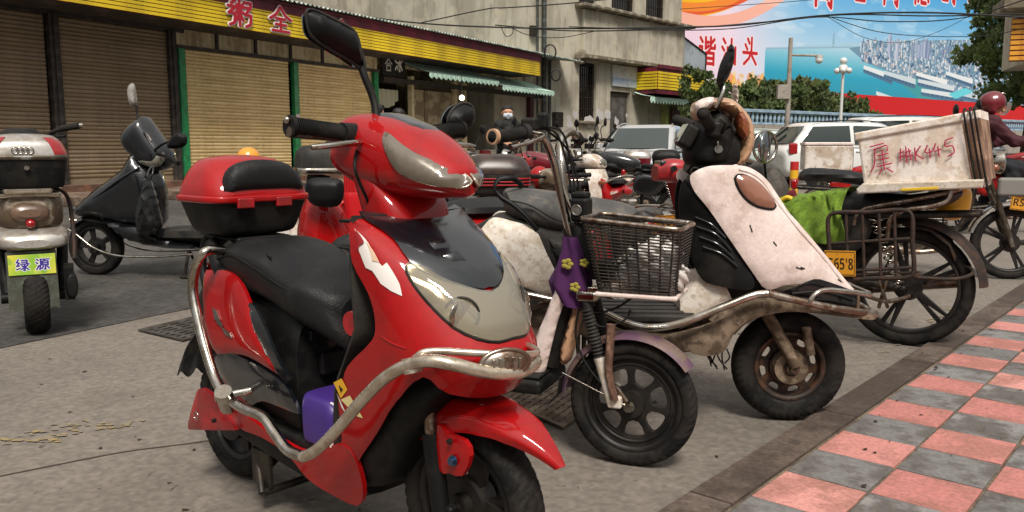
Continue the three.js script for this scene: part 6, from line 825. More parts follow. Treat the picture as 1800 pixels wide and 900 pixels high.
  part('grip', [tube(gp, 0.019, { rad: 18 }), at(sph(0.021), ...gp[2])], mats.rubber, o); part('grip_cap', [tube([gp[2], [gp[2][0] - 0.004, gp[2][1], gp[2][2] + 0.012]], 0.0225, { rad: 18 })], mats.beigeTan, o); part('throttle_ring', tube([gp[0], [lerp(gp[0][0], gp[1][0], 0.25), lerp(gp[0][1], gp[1][1], 0.25), lerp(gp[0][2], gp[1][2], 0.25)]], 0.023, { rad: 18 }), mats.plasticGrey, o);
  part('grip', tube(far.slice(5), 0.019, { rad: 16 }), mats.rubber, o);
  part('brake_lever', tube([gp[0], [gp[0][0] + 0.05, gp[0][1] - 0.012, gp[0][2]], [gp[1][0] + 0.06, gp[1][1] - 0.02, gp[1][2]], [gp[2][0] + 0.05, gp[2][1] - 0.03, gp[2][2]]], 0.006, { rad: 8 }), mats.chrome, o);
  part('switch_block', [rbox(0.05, 0.04, 0.045, 0.01, gp[0][0] + 0.0, gp[0][1] + 0.02, gp[0][2] - 0.02), rbox(0.03, 0.05, 0.03, 0.01, rs[5][0] + 0.02, rs[5][1] + 0.03, rs[5][2] - 0.02)], mats.plastic, o);
  for (const c of [[[-.295,1.055,.1],[-.245,1.043,.06],[-.223,.977,.03],[-.201,.854,.02],[-.184,.712,.01]], [[-.285,1.06,.1],[-.23,1.047,.05],[-.214,.959,0],[-.194,.836,0],[-.178,.693,0]], [[-.265,1.05,.08],[-.225,.991,0],[-.19,.87,-.02],[-.173,.745,-.02],[-.165,.673,-.02]], [[-.163,.492,.04],[-.105,.489,.05],[-.042,.511,.05],[.011,.551,.03]], [[-.141,.468,.05],[-.083,.448,.06],[-.014,.478,.05],[-.003,.504,.04]], [[-.164,.503,.05],[-.174,.411,.05],[-.136,.326,.06],[-.043,.227,.06]]]) part('brake_cable', tube(c, 0.0038, { rad: 6 }), mats.plastic, o);
  const hp = [[-.175,.804,0]][0]; const hb = part('stem_head', [rbox(0.055, 0.075, 0.07, 0.012, hp[0], hp[1], 0), rbox(0.045, 0.02, 0.06, 0.008, hp[0], hp[1] + 0.045, 0), rod([hp[0] - 0.02, hp[1] - 0.05, 0], [T[0], T[1] + 0.12, 0], 0.024)], mats.plastic, o); part('stem_badge', [new THREE.TorusGeometry(0.015, 0.0025, 8, 22), cylZ(0.012, 0.012, 0.004, 18)], mats.alloy, hb).position.set(hp[0] - 0.005, hp[1], 0.038);
  // wire basket: tapered, many wires, top and bottom bands
  const bt = [[-.142,.784],[.155,.762],[.137,.559],[-.094,.557]]; const bw = [0.11, 0.085];
  const bk = part('basket', [tube([[bt[0][0], bt[0][1], bw[0]], [bt[1][0], bt[1][1], bw[0]], [bt[1][0], bt[1][1], -bw[0]], [bt[0][0], bt[0][1], -bw[0]]].flatMap((p, i, a) => { const n = a[(i + 1) % 4]; return [p.map((v, k) => lerp(v, n[k], 0.06)), p.map((v, k) => lerp(v, n[k], 0.5)), p.map((v, k) => lerp(v, n[k], 0.94))]; }), 0.0075, { rad: 10, closed: true })], mats.chromeRust, o);
  const cor = (s, k) => { const a = [lerp(bt[0][0], bt[3][0], s), lerp(bt[0][1], bt[3][1], s)], b = [lerp(bt[1][0], bt[2][0], s), lerp(bt[1][1], bt[2][1], s)], w = lerp(bw[0], bw[1], s); return [[...a, w], [...b, w], [...b, -w], [...a, -w]][k]; };
  const seg = (s, k, t) => { const a = cor(s, k), b = cor(s, (k + 1) % 4); return a.map((v, i) => lerp(v, b[i], t)); };
  for (let i = 1; i < 22; i++) { const s = i / 22; part('basket_wire', tube([0, 1, 2, 3].flatMap((k) => [seg(s, k, 0.05), seg(s, k, 0.5), seg(s, k, 0.95)]), 0.0026, { rad: 5, seg: 2, closed: true }), mats.darkMetal, bk); }
  for (let k = 0; k < 4; k++) for (let j = 0; j < (k % 2 ? 5 : 8); j++) { const t = (j + 0.5) / (k % 2 ? 5 : 8); part('basket_rib', rod(seg(0, k, t), seg(1, k, t), 0.0032, 0.0032, 6), mats.darkMetal, bk); }
  part('basket_base', [rbox(bt[2][0] - bt[3][0] + 0.02, 0.014, bw[1] * 2 + 0.02, 0.006, (bt[2][0] + bt[3][0]) / 2, bt[2][1] - 0.004, 0).rotateZ(0)], mats.pinkWhite, bk);
  const bg = thing('clear_bag', [0, 0, 0], F0[2], 'crumpled translucent plastic bag lying in the wire basket', 'bag'); o.updateMatrixWorld(true); bg.position.copy(o.localToWorld(V3((bt[2][0] + bt[3][0]) / 2 + 0.03, bt[2][1] + 0.075, 0))); part('body', blob([[-0.06, -0.03, 0, 0.06, -0.02, 0.02, 0.045, 0.05], [0.03, 0.02, -0.02, 0.06, 0.05, 0.02, 0.04, 0.03], [-0.04, 0.03, 0.03, 0.0, 0.06, 0.0, 0.03, 0.03]], 0.006, (p, d) => d + 0.012 * Math.sin(p[0] * 120 + p[1] * 60) * Math.sin(p[1] * 110 - p[2] * 70)), P(0xcfcac4, { roughness: 0.25, clearcoat: 0.5 }), bg);
  part('basket_bracket', [rbox(0.07, 0.06, 0.06, 0.01, bt[3][0] - 0.01, bt[3][1] + 0.06, 0), rod([bt[3][0], bt[3][1], 0.0], [T[0], T[1] + 0.05, 0], 0.01)], mats.plastic, o);
  // purple flowered cloth tied round the head tube
  const cl = thing('purple_cloth', [F0[0], 0, F0[1]], F0[2], 'purple cloth with yellow green flowers tied round the electric bicycle stem', 'cloth');
  const cp = [[-.2,.719],[-.192,.674],[-.203,.619],[-.207,.573],[-.195,.528]]; const wd = [0.028, 0.04, 0.052, 0.066, 0.06];
  part('wrap', grid((s, t) => { const i = Math.min(3, Math.floor(s * 4)), f = s * 4 - i, u = lerp(cp[i][0], cp[i + 1][0], f), v = lerp(cp[i][1], cp[i + 1][1], f), r = lerp(wd[i], wd[i + 1], f) * (1 + 0.12 * Math.sin(t * 6.283 * 5 + s * 6)), a = t * 6.2832; return [u + Math.cos(a) * r, v - 0.03 * s * Math.max(0, Math.sin(a * 1.0 + 0.6)), Math.sin(a) * r * 0.9 + 0.008]; }, 24, 60, 0.003), mats.purpleCloth, cl);
  for (const [px, py, r] of [[997, 462, 0.018], [1026, 462, 0.014], [1010, 505, 0.016]]) { const c = px === 997 ? [[-.199,.639,.066]][0] : px === 1026 ? [[-.15,.643,.05]][0] : [[-.171,.569,.074]][0]; part('flower', Array.from({ length: 5 }, (_, i) => { const a = i * 1.257; return at(new THREE.SphereGeometry(1, 10, 6).scale(r * 0.55, r * 0.4, 0.003), c[0] + Math.cos(a) * r * 0.6, c[1] + Math.sin(a) * r * 0.6, c[2]); }), mats.purpleFlower, cl); }
}
// ---------- the big dirty white scooter ----------
{
  const F0 = [1.023,-2.986,-3], o = thing('white_scooter', [F0[0], 0, F0[1]], F0[2], 'dirty white petrol scooter with chrome side rails and muddy underside, facing the kerb', 'scooter');
  const hole = smooth([[0.083, -0.014], [0.083, 0.014], [0.1, 0.02], [0.104, 0], [0.1, -0.02]], 2);
  const wh = wheel(o, { u: -0.01, v: 0.204, R: 0.204, tw: 0.1, th: 0.082, spoke: [discHoles(0.122, 8, hole, 0.014, 0.25), cylZ(0.07, 0.075, 0.05, 32), new THREE.TorusGeometry(0.108, 0.007, 8, 48)], rimMat: S(0xffffff, 0.6, 0.3, { map: dirty(0x2a211b, 0x5a3a26, 0.5, { metres: 0.14, s: 151, specks: 0.06 }) }), tyreMat: mats.rubber, hubR: 0.03 });
  part('brake_drum', [cylZ(0.06, 0.066, 0.03, 30, 0, 0, 0.038), cylZ(0.02, 0.02, 0.05, 16, 0, 0, 0.045)], mats.muddy, wh);
  part('fork_arm', [rod([-0.13, 0.44, 0.07], [0.0, 0.22, 0.075], 0.022), ], mats.muddy, o); part('fork_link', rod([0.03, 0.36, 0.07], [0.05, 0.26, 0.072], 0.016), mats.muddy, o); part('fork_arm', rod([-0.13, 0.44, -0.07], [0.0, 0.22, -0.075], 0.022), mats.muddy, o);
  // leg shield: broad white front panel running down to the nose
  const shO = smooth([[-.41,.892],[-.391,.916],[-.337,.934],[-.231,.934],[-.18,.918],[-.133,.883],[-.098,.834],[-.06,.775],[-.03,.743],[.052,.652],[.156,.533],[.193,.495],[.198,.476],[.119,.496],[.039,.519],[-.05,.527],[-.118,.506],[-.148,.518],[-.2,.588],[-.272,.688],[-.344,.788],[-.393,.847]].map((p, i) => [...p, i === 17 ? 1 : 0]), 3);
  const Ws = (u, v) => { const c = itp([[0.44, 0.24], [0.5, 0.2], [0.6, 0.13], [0.75, 0.02], [0.85, -0.08], [0.95, -0.16]], v) + 0.02, f = clamp((c - u) / 0.34); return 0.02 + 0.145 * Math.sqrt(Math.max(0, 1 - (1 - f) ** 2)) * itp([[0.45, 0.75], [0.6, 0.95], [0.9, 1]], v); };
  for (const s of [1, -1]) {
    const sh = part('leg_shield', patch(shO, (u, v) => [u, v, s * Ws(u, v)], { h: 0.018, t: 0.006, flip: s < 0, dome: 0.006, domeR: 0.02 }), mats.pinkWhite, o);
    const li = smooth([[-.256,.891],[-.237,.903],[-.198,.891],[-.15,.854],[-.111,.796],[-.134,.788],[-.183,.799],[-.23,.835]], 3); const l = part('indicator', patch(li, (u, v) => [u, v, s * Ws(u, v)], { h: 0.012, t: 0.004, off: 0.01, flip: s < 0, dome: 0.012, domeR: 0.025 }), P(0x8a5c48, { roughness: 0.15, clearcoat: 1, clearcoatRoughness: 0.08 }), sh); part('lens_rim', tube(li.filter((_, i) => i % 2 === 0).map(([u, v]) => [u, v, s * (Ws(u, v) + 0.008)]), 0.005, { rad: 6, seg: 2, closed: true }), mats.plastic, l);
    part('edge_bead', tube([[-.231,.93],[-.18,.914],[-.134,.879],[-.099,.828],[-.029,.739],[.052,.652],[.152,.537]].map(([u, v]) => [u - 0.012, v - 0.008, s * (Ws(u - 0.012, v - 0.008) + 0.006)]), 0.005, { rad: 8 }), mats.pinkWhite, sh);
    if (s > 0) part('scratch', [[[-.203,.734,.16],[-.194,.709,.16]], [[-.021,.587,.15],[-.006,.581,.15]], [[-.12,.676,.16],[-.108,.662,.16]], [[-.037,.587,.15],[-.013,.579,.15]], [[.12,.539,.12],[.134,.53,.12]]].map(([a, b]) => rod([a[0], a[1], Ws(a[0], a[1]) + 0.007], [b[0], b[1], Ws(b[0], b[1]) + 0.007], 0.0022)), mats.blackInk, sh);
    // dark grille on the nose
    const gr = smooth([[-.03,.519],[.028,.544],[.078,.534],[.177,.496],[.202,.476],[.2,.43],[.122,.429],[.043,.446],[-.022,.478],[-.088,.498]], 2); const g = part('nose_grille', patch(gr, (u, v) => [u, v, s * Math.max(0.03, Ws(u, v) + 0.004)], { h: 0.018, t: 0.006, off: 0.004, flip: s < 0 }), mats.blackGloss, o); part('grille_rib', [[[-.048,.494,.1],[.06,.499,.1],[.179,.464,.1]], [[-.018,.474,.1],[.081,.469,.1],[.19,.44,.1]]].map((q) => tube(q.map(([u, v]) => [u, v, s * (Ws(u, v) + 0.012)]), 0.005, { rad: 6 })), mats.plastic, g);
  }
  // inner leg shield: black panel with louvres
  const inO = smooth([[-.419,.882],[-.387,.829],[-.321,.751],[-.25,.653],[-.192,.568],[-.175,.524],[-.202,.504],[-.294,.517],[-.353,.539],[-.389,.612],[-.423,.721],[-.433,.81]], 3);
  const Wi = (u, v) => 0.145 - 0.9 * clamp(-0.3 - u, 0, 0.12) ** 1.25; for (const s of [1, -1]) { const p = part('inner_panel', patch(inO, (u, v) => [u, v, s * (s > 0 ? 1 : 0.4) * Wi(u, v)], { h: 0.02, t: 0.01, off: 0, flip: s < 0, dome: 0.005, domeR: 0.03 }), mats.plastic, o); for (const q of [[[-.374,.722],[-.315,.699],[-.261,.644]], [[-.365,.687],[-.306,.664],[-.25,.615]], [[-.353,.652],[-.294,.632],[-.238,.589]], [[-.379,.754],[-.332,.734],[-.282,.688]]]) part('louvre', tube(q.map(([u, v]) => [u, v, s * (Wi(u, v) + 0.008)]), 0.006, { rad: 8 }), mats.blackGloss, p); }
  part('inner_body', hull([[-0.4, 0.82, 0.06, 0.05, 5], [-0.36, 0.74, 0.17, 0.09, 5], [-0.28, 0.66, 0.2, 0.12, 5], [-0.2, 0.64, 0.2, 0.12, 5], [-0.1, 0.62, 0.16, 0.08, 4]]), mats.plastic, o);
  // white head cover above the shield, dark cowl, headset
  part('headset_cowl', hull([[-0.39, 0.95, 0.04, 0.08, 3, -20], [-0.35, 0.96, 0.07, 0.1, 3.5, -10], [-0.28, 0.98, 0.08, 0.11, 3.5], [-0.23, 0.98, 0.06, 0.1, 3]]), mats.plastic, o);
  const hO = smooth([[-.378,1.149],[-.347,1.164],[-.3,1.168],[-.254,1.162],[-.213,1.129],[-.182,1.083],[-.172,1.024],[-.186,.964],[-.212,.934],[-.256,.93],[-.226,.99],[-.225,1.054],[-.246,1.103],[-.298,1.129],[-.342,1.117],[-.364,1.089],[-.381,1.113]], 3); part('headset', pillow(hO, 0.11, 0.03, { h: 0.012, edge: 0.05 }), mats.beigeTan, o, 'tan coloured headset shell');
  const dO = smooth([[-.328,1.114],[-.297,1.126],[-.264,1.102],[-.24,1.05],[-.24,.99],[-.258,.929],[-.338,.917],[-.4,.937],[-.413,.986],[-.398,1.03],[-.371,1.078]], 3); part('dash_cover', pillow(dO, 0.1, 0.045, { h: 0.014, edge: 0.03, wc: () => 0.016 }), mats.plastic, o);
  part('neck_cover', pillow(smooth([[-.347,.945],[-.231,.95],[-.209,.913],[-.33,.909]], 2), 0.11, 0.03, { h: 0.014, edge: 0.03 }), mats.pinkWhite, o); part('cap_panel', pillow(smooth([[-.389,1.144],[-.362,1.163],[-.327,1.167],[-.322,1.144],[-.353,1.12],[-.38,1.112]], 2), 0.03, 0.02, { h: 0.01, edge: 0.008, wc: () => 0.09 }), mats.pinkWhite, o); part('key_switch', [cylZ(0.014, 0.014, 0.03, 16, ...[[-.31,.99,.115]][0]), rbox(0.006, 0.03, 0.006, 0.002, ...[[-.314,1.002,.135]][0])], mats.chrome, o);
  const lo = smooth([[-.238,1.117],[-.211,1.094],[-.201,1.048],[-.22,1.023],[-.24,1.062]], 3); part('headlight', pillow(lo, 0.122, 0.015, { h: 0.01, edge: 0.108 }), mats.lensAmber, o);
  { const q = [[-.407,1.034,.06]][0]; const sp = part('speedometer', [rbox(0.05, 0.085, 0.12, 0.015)], mats.plastic, o); sp.position.set(...q); sp.rotation.z = -0.5; part('speedometer_glass', rbox(0.006, 0.068, 0.1, 0.003, -0.026, 0, 0), P(0x8d8f86, { roughness: 0.1, clearcoat: 1 }), sp); }
  // near grip points at the camera; switches; far grip
  { const q = [[-.396,1.103,.3],[-.365,1.084,.2],[-.329,1.056,.1]]; part('grip', [tube(q, 0.02, { rad: 18 }), at(new THREE.SphereGeometry(0.0205, 16, 10), ...q[0])], mats.rubber, o); part('switch_block', [rbox(0.05, 0.055, 0.05, 0.012, q[2][0], q[2][1], q[2][2] + 0.02)], mats.plastic, o); part('brake_lever', tube([[q[2][0] + 0.03, q[2][1] - 0.01, 0.13], [q[1][0] + 0.06, q[1][1] - 0.01, 0.2], [q[0][0] + 0.06, q[0][1] - 0.02, 0.28]], 0.006), mats.plastic, o); part('grip', tube(q.map(([u, v, w]) => [u, v, -w]), 0.02, { rad: 14 }), mats.rubber, o); part('brake_lever', tube([[-.313,1.041,.12],[-.277,1.067,.16],[-.272,1.047,.2]], 0.006), mats.plastic, o); part('hook', [new THREE.TorusGeometry(0.014, 0.004, 8, 16), rbox(0.02, 0.02, 0.02, 0.004, -0.01, -0.02, 0)], mats.darkMetal, o).position.set(...[[-.383,.912,.1]][0]); }
  { const m = smooth([[-.276,1.343],[-.262,1.324],[-.266,1.273],[-.284,1.225],[-.303,1.206],[-.318,1.214],[-.315,1.248],[-.305,1.286],[-.287,1.32]], 3); part('mirror', pillow(m, 0.05, 0.03, { h: 0.012, edge: 0.006, wc: () => 0.1 }), mats.plasticSmooth, o); part('mirror_stem', tube([[-.307,1.214,.1],[-.298,1.178,.1],[-.312,1.139,.1],[-.299,1.111,.08]], 0.008), mats.plastic, o); part('mirror_arm', tube([[-.303,1.21,.1],[-.295,1.202,.11],[-.305,1.167,.12],[-.323,1.129,.12]], 0.006), mats.chrome, o); }
  part('mirror', pillow(smooth([[-.199,1.236],[-.183,1.217],[-.178,1.181],[-.189,1.151],[-.205,1.185]], 3), 0.04, 0.02, { h: 0.01, wc: () => -0.2 }), mats.white, o); part('mirror_stem', tube([[-.2,1.155,-.18],[-.224,1.119,-.12],[-.249,1.092,-.05]], 0.007), mats.chrome, o);
  // white lower body with mud, floor
  const ub = smooth([[-.777,.43],[-.717,.4],[-.577,.34],[-.458,.346],[-.302,.394],[-.167,.466],[-.031,.457],[.105,.433],[.221,.426],[.226,.406],[.067,.424],[-.069,.431],[-.184,.401],[-.241,.354],[-.275,.287],[-.347,.271],[-.437,.297],[-.576,.303],[-.716,.322],[-.796,.358]].map((p) => p), 3);
  for (const s of [1, -1]) part('lower_fairing', patch(ub, (u, v) => [u, v, s * 0.155], { h: 0.025, t: 0.02, off: 0, flip: s < 0, dome: 0.01, domeR: 0.03 }), mats.muddy, o);
  part('mudguard', [hull([[-0.27, 0.36, 0.06, 0.11, 4, 60], [-0.2, 0.42, 0.05, 0.12, 4, 40], [-0.05, 0.46, 0.035, 0.12, 4, 5], [0.1, 0.455, 0.03, 0.11, 4, -8], [0.2, 0.43, 0.02, 0.09, 4, -15]]), hull([[-0.75, 0.34, 0.04, 0.12, 4], [-0.5, 0.31, 0.035, 0.14, 4], [-0.3, 0.3, 0.035, 0.13, 4]])], mats.muddy, o);
  part('floor', [rbox(0.42, 0.03, 0.3, 0.01, -0.58, 0.4, 0), ...[-0.1, -0.03, 0.04, 0.11].map((w) => rbox(0.34, 0.008, 0.03, 0.003, -0.58, 0.418, w))], mats.plasticGrey, o);
  part('front_column', hull([[-0.42, 0.4, 0.06, 0.1, 4], [-0.36, 0.46, 0.09, 0.11, 4], [-0.28, 0.52, 0.1, 0.12, 4], [-0.2, 0.52, 0.06, 0.1, 4]]), mats.whiteDirty, o);
  // chrome rails along both sides and the bumper loop
  const rail = [[-1.072,.517,.17],[-1.015,.501,.19],[-.896,.478,.2],[-.72,.442,.21],[-.623,.4,.215],[-.545,.383,.215],[-.449,.396,.215],[-.296,.456,.21],[-.19,.497,.2],[-.142,.503,.2]], rail2 = [[-.142,.503,.2],[-.045,.48,.195],[.095,.45,.18],[.215,.428,.14],[.26,.414,.09]]; for (const s of [1, -1]) { const f = (p) => p.map(([u, v, w]) => [u, v, s * w]); part('side_rail', tube(f(rail), 0.0135, { rad: 12 }), mats.chrome, o); part('front_rail', tube([...f(rail2), [0.22, 0.437, 0]], 0.0125, { rad: 12 }), mats.chromeRust, o); part('bumper_loop', tube(f([[-.004,.469,.2],[.01,.497,.2],[.043,.513,.19],[.156,.503,.16],[.24,.485,.1]]).concat([[0.2, 0.5, 0]]), 0.009, { rad: 10 }), mats.chrome, o); part('rail_post', [rod(f([[.175,.497,.15]][0] ? [[.175,.497,.15]] : [])[0], f([[.178,.437,.15]])[0], 0.007)], mats.chrome, o); }
  part('torn_strip', Array.from({ length: 7 }, (_, i) => { const b = [-0.33 + i * 0.012, 0.29, 0.12]; return tube([b, [b[0] + rr(-0.01, 0.02), 0.262, 0.12 + rr(-0.01, 0.01)], [b[0] + rr(-0.02, 0.04), 0.24 - rr(0, 0.03), 0.12]], 0.003, { rad: 5, seg: 3 }); }), mats.plastic, o);
  // tail: dirty white side panels, grey seat, black grab rail, grey lower trim
  const tp = smooth([[-1.153,.673],[-1.117,.722],[-1.081,.754],[-1.017,.742],[-.938,.715],[-.898,.639],[-.862,.563],[-.845,.508],[-.849,.468],[-.917,.485],[-1.017,.517],[-1.094,.577],[-1.138,.627]], 3); for (const s of [1, -1]) { const W2 = (u, v) => [u, v, s * (0.14 + 0.04 * Math.sin(clamp((v - 0.42) / 0.35) * Math.PI))]; const p = part('tail_panel', patch(tp, W2, { h: 0.02, t: 0.01, flip: s < 0, dome: 0.012, domeR: 0.04 }), mats.whiteDirty, o); const sl = smooth([[-1.072,.564],[-1.036,.54],[-.957,.511],[-.917,.489],[-.967,.49],[-1.046,.52]], 2); part('panel_slot', patch(sl, W2, { h: 0.02, t: 0.004, off: 0.013, flip: s < 0 }), mats.plasticGrey, p); if (s > 0) { let k = 0; for (const q of [[[-1.116,.64],[-1.1,.628],[-1.092,.612]], [[-1.1,.632],[-1.084,.62]], [[-1.08,.62],[-1.06,.608],[-1.044,.6]], [[-1.084,.61],[-1.036,.592]], [[-1.056,.616],[-1.032,.596]], [[-1.076,.62],[-1.072,.604]]]) part('letter', tube(q.map(([u, v]) => { const c = W2(u, v); return [c[0], c[1], c[2] + 0.013]; }).concat(q.length < 3 ? [] : []), 0.0035, { rad: 6 }), mats.blackInk, p); part('vent_slit', [0, 1, 2, 3].map((i) => rbox(0.018, 0.006, 0.004, 0.001, 0, 0, 0).rotateZ(-0.6).translate(-0.868 + i * 0.012, 0.64 - i * 0.012, 0.17)), mats.dark, p); } }
  const gt = smooth([[-.908,.693],[-.819,.687],[-.798,.576],[-.805,.475],[-.847,.474],[-.862,.556],[-.894,.636]], 2); part('centre_trim', pillow(gt, 0.16, 0.04, { h: 0.02, edge: 0.05 }), mats.plasticGrey, o);
  const so = smooth([[-1.055,.836],[-1.012,.849],[-.9,.841],[-.798,.825],[-.687,.809],[-.596,.789],[-.567,.757],[-.615,.722],[-.736,.701],[-.818,.686],[-.899,.694],[-.981,.722],[-1.043,.759]], 3); part('seat', pillow(so, 0.15, 0.06, { h: 0.02, edge: 0.03, k: (u) => lerp(0.75, 1, clamp((u + 1.1) / 0.15)) }), mats.leatherGrey, o);
  part('seat_seam', tube([[-1.036,.815,.155],[-.957,.799,.16],[-.869,.751,.162],[-.78,.737,.16],[-.663,.76,.15]], 0.003, { rad: 5 }), mats.plastic, o);
  part('grab_rail', [tube([...[[-.928,.711,.16],[-.961,.751,.165],[-1.007,.795,.16],[-1.056,.826,.15],[-1.077,.853,.14],[-1.066,.884,.12],[-1.02,.887,.1]], [-0.99, 0.86, 0], ...[[-1.03,.879,-.1],[-1.083,.874,-.12],[-1.097,.839,-.14],[-1.076,.808,-.15],[-.972,.722,-.165]]], 0.0095, { rad: 10 })], mats.plasticSmooth, o);
  part('tail_body', hull([[-1.16, 0.66, 0.05, 0.08, 3], [-1.05, 0.66, 0.1, 0.13, 3.4], [-0.9, 0.62, 0.12, 0.14, 4], [-0.8, 0.58, 0.14, 0.13, 4], [-0.74, 0.54, 0.12, 0.12, 4]]), mats.plasticGrey, o);
  part('engine', [hull([[-1.3, 0.22, 0.05, 0.05, 3], [-1.15, 0.26, 0.09, 0.09, 4], [-0.95, 0.3, 0.11, 0.1, 4], [-0.8, 0.36, 0.09, 0.09, 4]]), cylZ(0.085, 0.085, 0.12, 22, -1.05, 0.3, 0.1), ...Array.from({ length: 6 }, (_, i) => rbox(0.012, 0.16, 0.16, 0.004, -0.78 + i * 0.022, 0.32, 0.02))], mats.muddy, o);
  wheel(o, { u: -1.27, v: 0.204, R: 0.204, tw: 0.1, th: 0.082, spoke: discHoles(0.122, 8, hole, 0.014), rimMat: mats.alloy, tyreMat: mats.rubber });
  part('exhaust', [hull([[-1.35, 0.26, 0.035, 0.035, 2], [-1.3, 0.26, 0.05, 0.05, 2], [-1.0, 0.22, 0.05, 0.05, 2], [-0.95, 0.21, 0.02, 0.02, 2]]).translate(0, 0, 0.14)], mats.rust, o);
}

// ---------- reusable builders for the parked bikes further back ----------
const lw = (o, u, v, w) => { o.updateMatrixWorld(true); return o.localToWorld(V3(u, v, w)); };
function spokeWheel(o, u, v, R, { tw = 0.075, th = 0.06, style = 'cast', rimMat = mats.alloyBlack, steer = 0 } = {}) {
  const r0 = R - th; return wheel(o, { u, v, R, tw, th, steer, spoke: style === 'wire' ? Array.from({ length: 24 }, (_, i) => rod([0.025 * Math.cos(i * 0.262), 0.025 * Math.sin(i * 0.262), (i % 2 ? 1 : -1) * 0.03], [r0 * Math.cos(i * 0.262 + (i % 4 < 2 ? 0.3 : -0.3)), r0 * Math.sin(i * 0.262 + (i % 4 < 2 ? 0.3 : -0.3)), 0], 0.0022, 0.0022, 5)) : [...spokes(5, 0.03, r0, 0.04, 0.014, 0.02), ...spokes(5, 0.03, r0, 0.014, 0.026, 0.012, 0.2)], rimMat, tyreMat: mats.rubber, hubR: 0.045, extra: [cylZ(0.07, 0.07, 0.03, 26)] });
}
